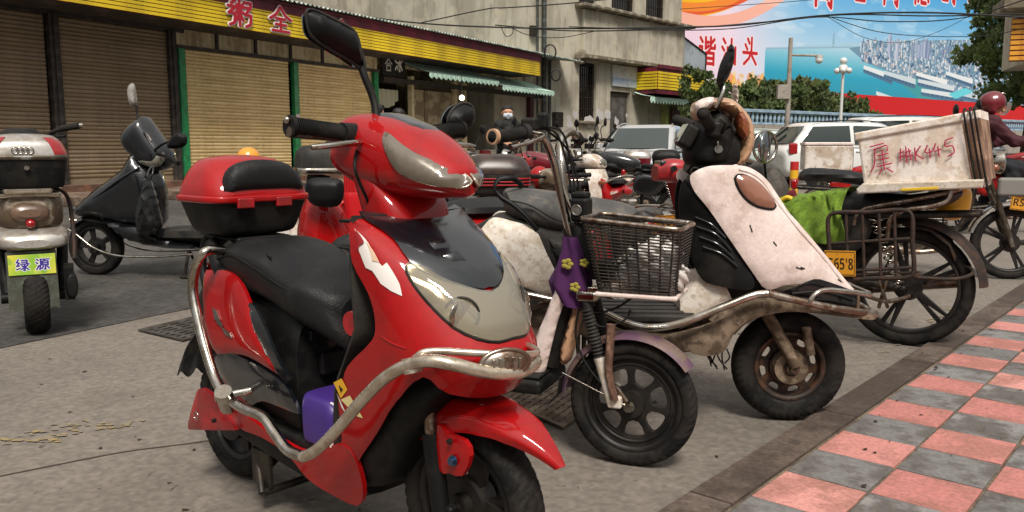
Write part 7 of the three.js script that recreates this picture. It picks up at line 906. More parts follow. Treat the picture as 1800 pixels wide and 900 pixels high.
function genericScooter(name, [x, z], deg, label, { paint = mats.white, trim = mats.plastic, seatMat = mats.leather, accent = null, box = null, boxMat = mats.plastic, lidMat = null, R = 0.2, wb = 1.2, lean = 0, mirrors = true, plate = null, plateV = 0.5, scale = 1, shieldMat = null, group } = {}) {
  const o = thing(name, [x, 0, z], deg, label, 'scooter', group); o.scale.setScalar(scale);
  const M = shieldMat || paint;
  spokeWheel(o, wb, R, R, { tw: 0.085 }); spokeWheel(o, 0, R, R, { tw: 0.09 });
  part('front_fender', grid((s, t) => { const ph = lerp(150, 10, s) * RAD, b = t * 2 - 1, r = R + 0.035 - 0.03 * Math.abs(b) ** 3; return [wb + r * Math.cos(ph), R + r * Math.sin(ph), b * 0.062]; }, 18, 8, 0.004), paint, o);
  for (const s of [1, -1]) part('fork_leg', rod([wb - 0.1, 0.5, s * 0.065], [wb, R, s * 0.065], 0.016), mats.darkMetal, o);
  part('leg_shield', grid((s, t) => { const v = lerp(0.3, 0.9, s), b = t * 2 - 1; return [wb - 0.28 + 0.1 * Math.sin(s * 2.6) + 0.13 * (1 - b * b) - 0.05 * s, v, b * (0.13 + 0.07 * Math.sin(s * 2.4))]; }, 14, 12, 0.01), M, o);
  part('nose', hull([[wb - 0.22, 0.52, 0.06, 0.09, 3, 40], [wb - 0.12, 0.66, 0.12, 0.11, 3, 40], [wb - 0.16, 0.8, 0.1, 0.11, 3, 55], [wb - 0.22, 0.9, 0.05, 0.08, 3, 70]]), accent || paint, o);
  part('floor', [rbox(0.46, 0.06, 0.28, 0.02, wb * 0.56, 0.28, 0)], trim, o);
  const side = smooth([[-0.3, 0.72], [-0.1, 0.72], [0.2, 0.66], [0.42, 0.62], [0.5, 0.4], [0.46, 0.3], [0.2, 0.36], [0.05, 0.5], [-0.2, 0.58]], 3);
  part('tail_body', pillow(side, 0.15, 0.12, { h: 0.035, edge: 0.02 }), paint, o);
  for (const s of [1, -1]) part('side_flash', pillow(smooth([[-0.2, 0.66], [0.1, 0.64], [0.34, 0.58], [0.3, 0.54], [0.05, 0.58]], 3), 0.012, 0.02, { h: 0.03, edge: 0.004, wc: () => s * 0.148 }), accent || trim, o);
  part('seat', pillow(smooth([[-0.28, 0.76], [-0.2, 0.81], [0.05, 0.8], [0.25, 0.76], [0.42, 0.76], [0.5, 0.72], [0.44, 0.66], [0.1, 0.69], [-0.2, 0.72]], 3), 0.14, 0.06, { h: 0.03, edge: 0.03 }), seatMat, o);
  part('engine', [rbox(0.4, 0.14, 0.16, 0.05, 0.14, 0.26, 0.02), cylZ(0.09, 0.09, 0.12, 20, 0.02, R, 0.1)], mats.muddy, o);
  part('headset', hull([[wb - 0.42, 0.97, 0.05, 0.08, 3], [wb - 0.34, 0.99, 0.075, 0.12, 3], [wb - 0.24, 0.98, 0.08, 0.12, 3], [wb - 0.16, 0.95, 0.05, 0.09, 2.6], [wb - 0.13, 0.94, 0.02, 0.05, 2.4]]), paint, o);
  part('headlight', at(new THREE.SphereGeometry(1, 20, 12).scale(0.03, 0.055, 0.085), wb - 0.155, 0.96, 0), mats.lensClear, o); part('instrument', rbox(0.05, 0.05, 0.16, 0.015, wb - 0.38, 1.03, 0), mats.blackGloss, o);
  for (const s of [1, -1]) { part('grip', [rod([wb - 0.34, 1.0, s * 0.12], [wb - 0.4, 1.01, s * 0.33], 0.012), rod([wb - 0.365, 1.005, s * 0.21], [wb - 0.4, 1.01, s * 0.33], 0.019, 0.019, 14)], mats.plastic, o); part('brake_lever', tube([[wb - 0.31, 1.0, s * 0.15], [wb - 0.29, 0.99, s * 0.22], [wb - 0.34, 0.98, s * 0.31]], 0.006), mats.chrome, o); if (mirrors) { part('mirror_stem', tube([[wb - 0.34, 1.03, s * 0.13], [wb - 0.33, 1.14, s * 0.18], [wb - 0.36, 1.22, s * 0.23]], 0.006), mats.plastic, o); part('mirror', at(pillow(smooth([[-0.06, 0.03], [0.05, 0.045], [0.065, -0.01], [0.0, -0.045], [-0.06, -0.02]], 3), 0.02, 0.03, { h: 0.015 }).rotateY(Math.PI / 2 + 0.2), wb - 0.36, 1.26, s * 0.25), mats.plasticSmooth, o); } part('indicator', at(new THREE.SphereGeometry(1, 12, 8).scale(0.05, 0.025, 0.012), wb - 0.1, 0.76, s * 0.13), mats.lensAmber, o); part('tail_rail', tube([[-0.02, 0.74, s * 0.15], [-0.2, 0.82, s * 0.14], [-0.34, 0.83, s * 0.06]], 0.01), mats.chrome, o); }
  part('tail_light', hull([[-0.34, 0.66, 0.02, 0.05, 3], [-0.31, 0.66, 0.045, 0.09, 3], [-0.26, 0.67, 0.05, 0.11, 3]]), mats.lensRed, o);
  part('rear_fender', grid((s, t) => { const ph = lerp(95, 165, s) * RAD, b = t * 2 - 1, r = R + 0.06; return [r * Math.cos(ph), R + r * Math.sin(ph) + 0.0, b * 0.07]; }, 8, 6, 0.004), trim, o);
  if (plate) { const pl = inst('number_plate', plate[0], plate[1], o, [-0.36, plateV, 0], [0, -Math.PI / 2, 0]); pl.rotation.set(0, -Math.PI / 2, 0); }
  part('stand', both(rod([0.2, 0.24, 0.08], [0.08, 0.02, 0.14], 0.01)), mats.darkMetal, o);
  if (box) { const b = part('top_box', stack([[0.84, -0.3, box * 0.78, box * 0.85, 4], [0.86, -0.3, box * 0.92, box, 5], [0.96, -0.3, box, box * 1.1, 5], [0.98, -0.3, box, box * 1.1, 5]], { n: 44 }), boxMat, o); part('lid', stack([[0.978, -0.3, box * 1.02, box * 1.12, 4.4], [1.02, -0.3, box, box * 1.1, 4], [1.08, -0.3, box * 0.8, box * 0.9, 3.2], [1.1, -0.3, box * 0.4, box * 0.5, 2.6]], { n: 44 }), lidMat || boxMat, b); part('rack', rbox(0.24, 0.03, 0.16, 0.01, -0.28, 0.825, 0), mats.darkMetal, o); }
  return o;
}
function genericMotorcycle(name, [x, z], deg, label, { tank = mats.redPaint, R = 0.29, wb = 1.25, seatMat = mats.leather, style = 'cast', bars = true, plate = null, frontFender = mats.chrome, group, lamp = true } = {}) {
  const o = thing(name, [x, 0, z], deg, label, 'motorcycle', group);
  spokeWheel(o, 0, R, R, { tw: 0.085, th: 0.065, style }); spokeWheel(o, wb, R, R, { tw: 0.075, th: 0.06, style });
  for (const s of [1, -1]) { part('fork_leg', [rod([wb - 0.28, 0.95, s * 0.075], [wb - 0.1, 0.55, s * 0.075], 0.017), rod([wb - 0.12, 0.58, s * 0.075], [wb + 0.0, R - 0.02, s * 0.07], 0.024, 0.021)], mats.alloy, o); part('shock', tube(Array.from({ length: 72 }, (_, i) => { const t = i / 71; return [lerp(0.02, 0.16, t) + 0.024 * Math.cos(t * 62), lerp(R + 0.02, 0.64, t), s * 0.12 + 0.024 * Math.sin(t * 62)]; }), 0.005, { rad: 5, seg: 2 }), mats.chrome, o); part('swing_arm', rod([0, R, s * 0.09], [0.48, 0.34, s * 0.09], 0.02), mats.darkMetal, o); if (s > 0) part('exhaust', tube([[0.75, 0.42, s * 0.07], [0.82, 0.26, s * 0.1], [0.6, 0.2, s * 0.13], [0.2, 0.26, s * 0.15], [-0.22, 0.33, s * 0.15]], (t) => (t > 0.55 ? 0.038 : 0.02), { rad: 14 }), mats.chromeRust, o); if (s > 0) continue; }
  part('frame', [tube([[wb - 0.26, 0.86, 0], [wb - 0.3, 0.5, 0], [0.75, 0.24, 0], [0.45, 0.26, 0], [0.42, 0.6, 0]], 0.02), ...both(tube([[wb - 0.28, 0.8, 0.02], [0.55, 0.66, 0.09], [0.1, 0.66, 0.1], [-0.3, 0.68, 0.08]], 0.014))], mats.darkMetal, o);
  const en = part('engine', [rbox(0.36, 0.2, 0.2, 0.05, 0.62, 0.32, 0), cylZ(0.085, 0.085, 0.26, 24, 0.58, 0.3, 0), rbox(0.13, 0.26, 0.13, 0.02, 0.74, 0.5, 0)], mats.alloy, o); for (let i = 0; i < 7; i++) part('cooling_fin', rbox(0.16, 0.008, 0.17, 0.003, 0.72 + i * 0.003, 0.43 + i * 0.022, 0), mats.alloy, en);
  if (tank) part('tank', hull([[0.44, 0.78, 0.05, 0.07, 3], [0.52, 0.79, 0.09, 0.12, 3], [0.7, 0.82, 0.11, 0.14, 2.8], [0.88, 0.84, 0.1, 0.12, 2.6], [0.96, 0.85, 0.05, 0.06, 2.4]], { sub: 6 }), tank, o); if (tank) part('fuel_cap', cyl(0.03, 0.032, 0.015, 20, 0.74, 0.935, 0), mats.chrome, o);
  if (tank) part('seat', pillow(smooth([[-0.28, 0.78], [-0.2, 0.83], [0.1, 0.81], [0.3, 0.77], [0.5, 0.8], [0.52, 0.74], [0.3, 0.69], [-0.1, 0.73], [-0.26, 0.73]], 3), 0.13, 0.06, { h: 0.03, edge: 0.03 }), seatMat, o);
  part('side_cover', both(pillow(smooth([[0.2, 0.66], [0.46, 0.68], [0.5, 0.5], [0.3, 0.44], [0.18, 0.54]], 3), 0.03, 0.04, { h: 0.025, edge: 0.006, wc: () => 0.1 })), tank || mats.plasticGrey, o);
  part('rear_fender', grid((s, t) => { const ph = lerp(60, 175, s) * RAD, b = t * 2 - 1, r = R + 0.05 - 0.03 * Math.abs(b) ** 3; return [r * Math.cos(ph), R + r * Math.sin(ph), b * 0.07]; }, 18, 8, 0.003), mats.rust, o); part('front_fender', grid((s, t) => { const ph = lerp(165, 25, s) * RAD, b = t * 2 - 1, r = R + 0.035 - 0.03 * Math.abs(b) ** 3; return [wb + r * Math.cos(ph), R + r * Math.sin(ph), b * 0.055]; }, 20, 8, 0.003), frontFender, o);
  if (tank) part('tail_light', rbox(0.05, 0.08, 0.14, 0.02, -0.32, 0.7, 0), mats.lensRed, o);
  if (lamp) { part('headlight', [at(lathe([[0.0, -0.1], [0.06, -0.08], [0.085, 0], [0.088, 0.02]], 28).rotateZ(-Math.PI / 2), wb - 0.12, 0.88, 0)], mats.chrome, o); part('lens', at(new THREE.SphereGeometry(1, 22, 12).scale(0.025, 0.084, 0.084), wb - 0.1, 0.88, 0), mats.lensClear, o); part('instrument', [cyl(0.045, 0.045, 0.06, 20, wb - 0.22, 1.0, 0.055), cyl(0.045, 0.045, 0.06, 20, wb - 0.22, 1.0, -0.055)], mats.plastic, o); }
  if (bars) for (const s of [1, -1]) { part('handlebar', tube([[wb - 0.28, 0.98, 0], [wb - 0.28, 1.0, s * 0.08], [wb - 0.34, 1.08, s * 0.2], [wb - 0.44, 1.07, s * 0.36]], 0.0115), mats.chrome, o); part('grip', rod([wb - 0.39, 1.075, s * 0.26], [wb - 0.445, 1.07, s * 0.37], 0.018, 0.018, 14), mats.rubber, o); part('brake_lever', tube([[wb - 0.34, 1.06, s * 0.22], [wb - 0.32, 1.05, s * 0.28], [wb - 0.38, 1.04, s * 0.37]], 0.006), mats.chrome, o); part('mirror_stem', tube([[wb - 0.34, 1.09, s * 0.2], [wb - 0.32, 1.2, s * 0.24], [wb - 0.36, 1.26, s * 0.3]], 0.006), mats.plastic, o); part('mirror', at(new THREE.SphereGeometry(1, 20, 12).scale(0.018, 0.05, 0.065), wb - 0.36, 1.28, s * 0.32), mats.plasticSmooth, o); part('indicator', at(new THREE.SphereGeometry(0.03, 14, 10), wb - 0.18, 0.84, s * 0.15), mats.lensAmber, o); }
  if (plate) inst('number_plate', plate[0], plate[1], o, [wb + 0.1, 0.66, 0], [0, Math.PI / 2, 0]);
  part('stand', rod([0.5, 0.26, -0.1], [0.42, 0.01, -0.2], 0.011), mats.darkMetal, o);
  return o;
}
const plateTex = (txt, bg = '#c98a1e', fg = '#2a1a0c', w = 220, h = 140) => canvasTex(w, h, (x) => { x.fillStyle = bg; x.fillRect(0, 0, w, h); x.strokeStyle = fg; x.lineWidth = 5; x.strokeRect(7, 7, w - 14, h - 14); x.fillStyle = fg; x.textAlign = 'center'; x.textBaseline = 'middle'; x.font = 'bold ' + Math.round(h * 0.62) + 'px sans-serif'; x.save(); x.translate(w / 2, h / 2 + 3); x.scale(Math.min(1, (w - 26) / x.measureText(txt).width), 1); x.fillText(txt, 0, 0); x.restore(); speckle(x, w, h, 90, ['#6a4a1a', '#3a2a16', '#e0b05a'], 1, 7, 0.5); });

// ---------- motorcycle with the foam box ----------
{
  const F0 = [2,-4.151,146], R = 0.3, p = plateTex("G65'8");
  const o = genericMotorcycle('cargo_motorcycle', [F0[0], F0[1]], F0[2], 'cargo motorcycle with wire side rack and orange plate carrying the foam box', { R, tank: null, bars: false, lamp: false, seatMat: mats.leather });
  // tall seat and tank hump as seen over the white scooter
  part('pillion_seat', pillow(smooth([[.616,.68],[.514,.736],[.286,.77],[.017,.761],[-.183,.8],[-.209,.76],[-.139,.71],[.012,.676],[.222,.608],[.387,.53],[.534,.522],[.612,.579]], 3), 0.13, 0.06, { h: 0.025, edge: 0.03 }), mats.leather, o);
  part('tank_cover', pillow(smooth([[.82,.898],[.749,.923],[.676,.881],[.623,.778],[.605,.65],[.651,.577],[.753,.65],[.806,.773]], 3), 0.14, 0.08, { h: 0.025, edge: 0.02 }), S(0xffffff, 0.7, 0, { map: dirty(0x55504a, 0x3a352f, 0.5, { metres: 0.3, s: 160 }), bumpMap: bumpLeather, bumpScale: 0.002 }), o);
  { const m = [[.69,.997,-.2]][0]; part('mirror', [at(new THREE.SphereGeometry(1, 26, 16).scale(0.02, 0.085, 0.075), ...m)], mats.mirrorGlass, o).rotation.set(0, 0, 0); part('mirror_ring', at(new THREE.TorusGeometry(0.08, 0.008, 8, 32).rotateY(Math.PI / 2 - 0.5), ...m), mats.chrome, o); part('mirror_stem', tube([[m[0], m[1] - 0.08, m[2]], [m[0] + 0.01, m[1] - 0.18, m[2] + 0.08], [m[0] + 0.02, m[1] - 0.22, 0]], 0.007), mats.plastic, o); }
  part('handlebar', tube([[0.82, 0.86, 0.3], [0.9, 0.92, 0.2], [0.98, 0.92, 0], [0.9, 0.92, -0.2], [0.82, 0.86, -0.3]], 0.012), mats.chrome, o);
  // luggage carrier
  part('carrier', [tube([[.244,.611,-.16],[.231,.655,-.17],[.193,.69,-.17],[-.009,.742,-.16],[-.199,.794,-.15],[-.242,.82,-.12]], 0.011), tube([[.31,.582,.16],[.3,.628,.17],[.259,.666,.17],[.039,.723,.16],[-.168,.78,.15],[-.219,.811,.12]], 0.011), ...[[.199,.685],[.041,.726],[-.11,.765]].map(([u, v]) => rod([u, v, -0.17], [u, v, 0.17], 0.009))], mats.chromeRust, o);
  part('tail_loop', tube([[.076,.553,-.2],[.068,.651,-.2],[.008,.694,-.2],[-.112,.72,-.19],[-.17,.749,-.18],[-.182,.794,-.17]], 0.011, { rad: 10 }), mats.chromeRust, o);
  // side cage
  const cg = [[.341,.668],[-.032,.701],[-.06,.389],[.315,.339]]; const C = (s, t) => [lerp(lerp(cg[0][0], cg[1][0], s), lerp(cg[3][0], cg[2][0], s), t), lerp(lerp(cg[0][1], cg[1][1], s), lerp(cg[3][1], cg[2][1], s), t), -0.27];
  const cage = part('side_rack', tube([C(0.05, 0), C(0.5, 0), C(0.95, 0), C(1, 0.06), C(1, 0.5), C(1, 0.94), C(0.95, 1), C(0.5, 1), C(0.05, 1), C(0, 0.94), C(0, 0.5), C(0, 0.06)], 0.011, { rad: 10, closed: true }), mats.rust, o);
  for (const s of [0.22, 0.42, 0.62, 0.8]) part('rack_bar', rod(C(s, 0), C(s, 1), 0.008), mats.rust, cage); part('rack_bar', rod(C(0, 0.45), C(1, 0.42), 0.008), mats.rust, cage); part('rack_bar', rod(C(0, 0.88), C(1, 0.86), 0.008), mats.rust, cage);
  for (const s of [0.15, 0.85]) part('rack_mount', [rod(C(s, 0), [C(s, 0)[0], C(s, 0)[1], -0.1], 0.009)], mats.rust, cage); part('rack_bottom', tube([C(0, 1), [C(0, 1)[0], C(0, 1)[1], -0.14], [C(1, 1)[0], C(1, 1)[1], -0.14], C(1, 1)], 0.009), mats.rust, cage);
  { const c = [[.341,.499],[.199,.495],[.192,.358],[.326,.358]], u = (c[0][0] + c[1][0]) / 2, v = (c[0][1] + c[2][1]) / 2; const [g, m] = platter(0.145, 0.125, p, { thick: 0.006 }); const pl = inst('number_plate', g, m, o, [u, v, -0.292], [0, Math.PI, 0]); pl.rotation.set(0, Math.PI, 0.05); }
  part('rear_loop', tube([[-.041,.381,-.24],[-.23,.384,-.2],[-.289,.403,-.14],[-.276,.42,-.06],[-.18,.433,0]], 0.009), mats.rust, o);
  part('crash_guard', [tube([[.172,.257,-.16],[.062,.242,-.18],[-.035,.278,-.16]], 0.01), rod([[.092,.371,-.27]][0], [[.074,.2,-.1]][0], 0.009), rod([[.054,.374,-.27]][0], [[.114,.195,-.1]][0], 0.009)], mats.chromeRust, o);
  part('mud_guard_tail', grid((s, t) => { const q = [[.036,.638],[-.094,.616],[-.178,.55],[-.207,.48]], b = t * 2 - 1, k = Math.min(2, Math.floor(s * 3)), f = s * 3 - k; return [lerp(q[k][0], q[k + 1][0], f), lerp(q[k][1], q[k + 1][1], f) - 0.03 * b * b, b * 0.075]; }, 12, 8, 0.004), mats.rust, o);
  // green cloth over the seat front
  const gc = thing('green_cloth', [F0[0], 0, F0[1]], F0[2], 'lime green cloth spread over the motorcycle seat in front of the foam box', 'cloth');
  const g1 = [[.286,.776],[.648,.71]], low = [[.253,.528],[.451,.506],[.525,.569],[.578,.641]];
  part('sheet', grid((s, t) => { const u = lerp(g1[0][0], g1[1][0], s), top = lerp(g1[0][1], g1[1][1], s) + 0.014, a = (t - 0.42) / 0.58, drop = lerp(0.24, 0.08, s * s), w = t < 0.42 ? lerp(0.16, -0.13, t / 0.42) : -0.13 - 0.045 * Math.sin(clamp(a) * 1.5), f = 0.012 * Math.sin(s * 24 + t * 9) * (0.4 + clamp(a)) + 0.007 * Math.sin(s * 47 - t * 14); return [u + (t > 0.42 ? 0.02 * Math.sin(a * 5 + s * 9) : 0), top - 0.05 * Math.abs(w / 0.2) ** 3 - (t > 0.42 ? a * drop : 0) + (t < 0.42 ? f * 0.6 : 0), w - (t > 0.42 ? f : 0) - 0.012]; }, 40, 48, 0.003), S(0xffffff, 0.95, 0, { map: dirty(0x6c8826, 0x50681e, 0.4, { metres: 0.25, s: 161, fine: 0.2 }), bumpMap: bumpFine, bumpScale: 0.001 }), gc);
  const rc = thing('red_yellow_cloth', [F0[0], 0, F0[1]], F0[2], 'dark red and yellow rag bunched in front of the green cloth', 'cloth'); part('bundle', blob([[...[[.601,.657,-.1]][0], ...[[.569,.738,-.08]][0], 0.035, 0.03], [...[[.623,.595,-.1]][0], ...[[.585,.68,-.12]][0], 0.04, 0.035]], 0.008, (q, d) => d + 0.008 * Math.sin(q[0] * 90 + q[1] * 70)), S(0x5c0f1c, 0.9), rc); part('yellow_fold', tube([[.61,.719,-.14],[.58,.735,-.145],[.558,.727,-.14]], 0.012), mats.yellowFlat, rc);
  // the foam box with strapping and marker writing
  const bx = [[.243,1.058],[-.278,1.156],[-.33,.844],[.198,.809]]; const fb = thing('foam_box', [F0[0], 0, F0[1]], F0[2], 'large white foam box with pink marker writing strapped on the cargo motorcycle', 'box');
  const corner = (q, w) => [q[0], q[1], w], w0 = -0.2, w1 = 0.2; const ring = (k) => { const q = bx; return [q[0], q[1], q[2], q[3]].map((c) => corner(c, k)); };
  const solid = (c4, a, b, m, nm, parent) => { const A = c4.map((c) => corner(c, a)), Bq = c4.map((c) => corner(c, b)); const pos = [...A, ...Bq], idx = [0, 1, 2, 0, 2, 3, 4, 6, 5, 4, 7, 6, 0, 4, 5, 0, 5, 1, 1, 5, 6, 1, 6, 2, 2, 6, 7, 2, 7, 3, 3, 7, 4, 3, 4, 0]; return part(nm, toCreasedNormals(surf(pos, idx), 0.2), m, parent); };
  const bil = (s, t) => [0, 1].map((k) => lerp(lerp(bx[0][k], bx[1][k], s), lerp(bx[3][k], bx[2][k], s), t));
  const body = part('body', [prism([bil(0, 0.0), bil(1, 0.0), bil(1, 1), bil(0, 1)], w1 - w0, 0.012)], mats.foam, fb); part('rim', [prism([bil(-0.02, -0.03), bil(1.005, -0.025), bil(1.005, 0.1), bil(-0.02, 0.12)], w1 - w0 + 0.02, 0.008)], mats.foam, fb);
  part('end_brown', [prism([bil(0.86, 0.13), bil(1.006, 0.11), bil(1.006, 0.995), bil(0.88, 0.995)], w1 - w0 + 0.006, 0.004)], mats.foamBrown, body);  // brown tone laid round the right end of the box
  part('base_tray', [prism([bil(-0.0, 0.96), bil(0.98, 0.97), bil(0.96, 1.1), bil(-0.06, 1.16), bil(-0.06, 1.06)], w1 - w0 + 0.05, 0.008)], mats.whiteDirty, fb);
  part('tape', [prism([bil(0.32, 1.075), bil(0.62, 1.06), bil(0.62, 1.105), bil(0.32, 1.12)], w1 - w0 + 0.056, 0.002)], mats.yellowFlat, fb);
  for (const s of [0.885, 0.93, 0.965]) part('strap', tube([[...bil(s, -0.035), 0.216], [...bil(s, -0.045), 0], [...bil(s, -0.04), -0.216], [...bil(s + 0.01, 0.4), -0.222], [...bil(s + 0.02, 0.8), -0.218], [...bil(s + 0.03, 1.1), -0.214]], 0.0045, { rad: 6 }), mats.plastic, fb);
  { const ink = []; const st = (pts) => ink.push(tube(pts.map(([s, t]) => [...bil(s, t), w0 - 0.0125]), 0.0032, { rad: 5, seg: 4 }));
    // three marker characters, a K and the number 445, each stroke laid on the foam
    st([[0.13, 0.34], [0.25, 0.3], [0.24, 0.4]]); st([[0.14, 0.34], [0.12, 0.62], [0.08, 0.76]]); st([[0.15, 0.46], [0.25, 0.44]]); st([[0.16, 0.54], [0.25, 0.52]]); st([[0.2, 0.36], [0.2, 0.74]]); st([[0.14, 0.66], [0.27, 0.62]]); st([[0.18, 0.7], [0.15, 0.8]]); st([[0.22, 0.7], [0.27, 0.78]]); st([[0.1, 0.28], [0.22, 0.25]]);
    st([[0.355, 0.38], [0.34, 0.6]]); st([[0.335, 0.46], [0.38, 0.44]]); st([[0.33, 0.54], [0.385, 0.5]]); st([[0.4, 0.36], [0.39, 0.64]]); st([[0.385, 0.46], [0.44, 0.44]]); st([[0.39, 0.54], [0.45, 0.51]]); st([[0.42, 0.4], [0.43, 0.6]]);
    st([[0.47, 0.4], [0.465, 0.62]]); st([[0.52, 0.38], [0.475, 0.5], [0.53, 0.6]]); st([[0.575, 0.38], [0.55, 0.5], [0.61, 0.49]]); st([[0.585, 0.44], [0.585, 0.6]]); st([[0.64, 0.37], [0.62, 0.49], [0.68, 0.47]]); st([[0.655, 0.42], [0.655, 0.59]]); st([[0.78, 0.32], [0.72, 0.35], [0.715, 0.44], [0.765, 0.44], [0.775, 0.54], [0.72, 0.6]]);
    part('marker_writing', ink, mats.redInk, fb); }
  // yellow hard hat behind
  const hh = [[-.145,.725,.25]][0], hat = thing('yellow_helmet', [0, 0, 0], F0[2], 'yellow helmet hanging beneath the rear of the foam box', 'helmet'); hat.position.copy(lw(o, ...hh)); part('shell', [blob([[0, 0.02, 0, 0, -0.02, 0, 0.088, 0.085]], 0.007)], mats.yellow, hat); part('peak', at(new THREE.SphereGeometry(1, 20, 10, 0, 6.283, 0, 1.57).scale(0.1, 0.02, 0.1), 0.02, -0.07, 0), mats.yellow, hat); part('strap', tube([[0.03, -0.05, -0.09], [0.02, -0.13, -0.07], [-0.02, -0.13, -0.05]], 0.004), mats.plastic, hat);
}
// ---------- motorcycle at the right edge and the rider beyond ----------
{
  const F0 = [3.766,-6.265,-15], [pg, pm] = platter(0.2, 0.12, plateTex('RS63'));
  const o = genericMotorcycle('parked_motorcycle', [F0[0] - 1.25 * Math.cos(F0[2] * RAD), F0[1] + 1.25 * Math.sin(F0[2] * RAD)], F0[2], 'motorcycle with chrome fork and orange plate at the right edge of the yard', { R: 0.275, tank: mats.blackGloss, plate: null });
  const pl = inst('number_plate', pg, pm, o, [1.3, 0.6, 0.1], [0, 0, 0]); pl.position.set(1.3, 0.585, 0.09); pl.rotation.set(0, 0.25, -0.12);
  part('leg_bag', rbox(0.28, 0.14, 0.05, 0.04, 1.25, 0.7, 0.1), S(0x77756f, 0.7), o);
}
{
  const z = -9.6, x = (1735 - 900) / 1477 * 9.6, o = genericMotorcycle('ridden_motorcycle', [x - 0.35, z], -8, 'motorcycle with a red tank ridden by the person in the maroon helmet', { tank: mats.redPaint, R: 0.28 });
  const r = thing('person', [x - 0.35, 0, z], -8, 'rider in a maroon helmet with clear visor and dark red jacket on a motorcycle', 'person');
  const hip = [0.12, 0.86, 0], ch = [0.26, 1.16, 0], nk = [0.33, 1.3, 0], hd = [0.37, 1.45, 0];
  const sh = (s) => [0.29, 1.25, s * 0.18], el = (s) => [0.5, 1.05, s * 0.27], ha = (s) => [0.8, 1.08, s * 0.31], kn = (s) => [0.58, 0.76, s * 0.19], ft = (s) => [0.4, 0.34, s * 0.2];
  const torso = [[...hip, ...ch, 0.13, 0.14], [...sh(1), ...sh(-1), 0.075, 0.075], [...ch, ...nk, 0.12, 0.06]], arm = (s) => [[...sh(s), ...el(s), 0.055, 0.045], [...el(s), ...ha(s), 0.042, 0.032]], leg = (s) => [[0.14, 0.85, s * 0.09, ...kn(s), 0.095, 0.07], [...kn(s), ...ft(s), 0.062, 0.045], [...ft(s), ft(s)[0] + 0.15, 0.31, s * 0.2, 0.045, 0.035]];
  const fold = (p, d) => d + 0.007 * Math.sin(p[1] * 55 + p[0] * 38) * Math.sin(p[2] * 45 - p[1] * 20), grow = (bs, d) => bs.map((b) => [...b.slice(0, 6), b[6] + d, b[7] + d]);
  part('body', [blob([...torso, ...arm(1), ...arm(-1), ...leg(1), ...leg(-1), [...nk, 0.35, 1.37, 0, 0.055, 0.055]], 0.015), headGeo(0.37, 1.45, 0, 0.095, 0, -0.25), ...[1, -1].map((s) => blob([...handBones([ha(s)[0] - 0.08, ha(s)[1] + 0.01, s * 0.31], [0.8, -0.1, 0], [0, 1, 0])], 0.0045))], mats.skin, r);
  part('jacket', blob([...grow(torso, 0.022), ...grow(arm(1), 0.018).map((b, i) => (i ? [...b.slice(0, 3), ...b.slice(3, 6).map((v, k) => lerp(b[k], v, 0.88)), b[6], b[7]] : b)), ...grow(arm(-1), 0.018).map((b, i) => (i ? [...b.slice(0, 3), ...b.slice(3, 6).map((v, k) => lerp(b[k], v, 0.88)), b[6], b[7]] : b))], 0.013, fold), S(0x3c0c16, 0.8), r); part('scarf', blob([[0.36, 1.33, 0.05, 0.4, 1.2, 0.03, 0.05, 0.05]], 0.01), S(0xa01c20, 0.85), r);
  part('trousers', blob(grow([...leg(1).slice(0, 2), ...leg(-1).slice(0, 2), [...hip, 0.16, 0.9, 0, 0.12, 0.12]], 0.014), 0.015, fold), S(0x1e2026, 0.9), r); part('shoe', [1, -1].map((s) => blob([[ft(s)[0] - 0.02, 0.32, s * 0.2, ft(s)[0] + 0.15, 0.3, s * 0.2, 0.05, 0.042]], 0.012)), mats.plastic, r);
  const hm = part('helmet', blob([[-0.02, 0.035, 0, -0.04, 0.025, 0, 0.128, 0.128], [-0.03, -0.05, 0.07, -0.03, -0.05, -0.07, 0.05, 0.05]], 0.008, (p, d) => Math.max(d, -(Math.hypot(p[0] - 0.12, p[1] + 0.07, p[2] * 0.7) - 0.115))), mats.maroon, r); hm.position.set(...hd); hm.rotation.z = -0.2;
  part('visor', grid((s, t) => { const a = lerp(-1.15, 1.15, t), b = lerp(0.25, -0.75, s); return [0.02 + 0.15 * Math.cos(a) * Math.cos(b), 0.02 + 0.15 * Math.sin(b), 0.14 * Math.sin(a)]; }, 10, 16, 0.002), P(0xdedad4, { roughness: 0.08, transmission: 0.85, thickness: 0 }), hm); part('helmet_vent', [0.05, 0, -0.05].map((w) => at(new THREE.SphereGeometry(1, 10, 6).scale(0.03, 0.008, 0.01), 0.04, 0.148, w)), mats.chrome, hm);
}
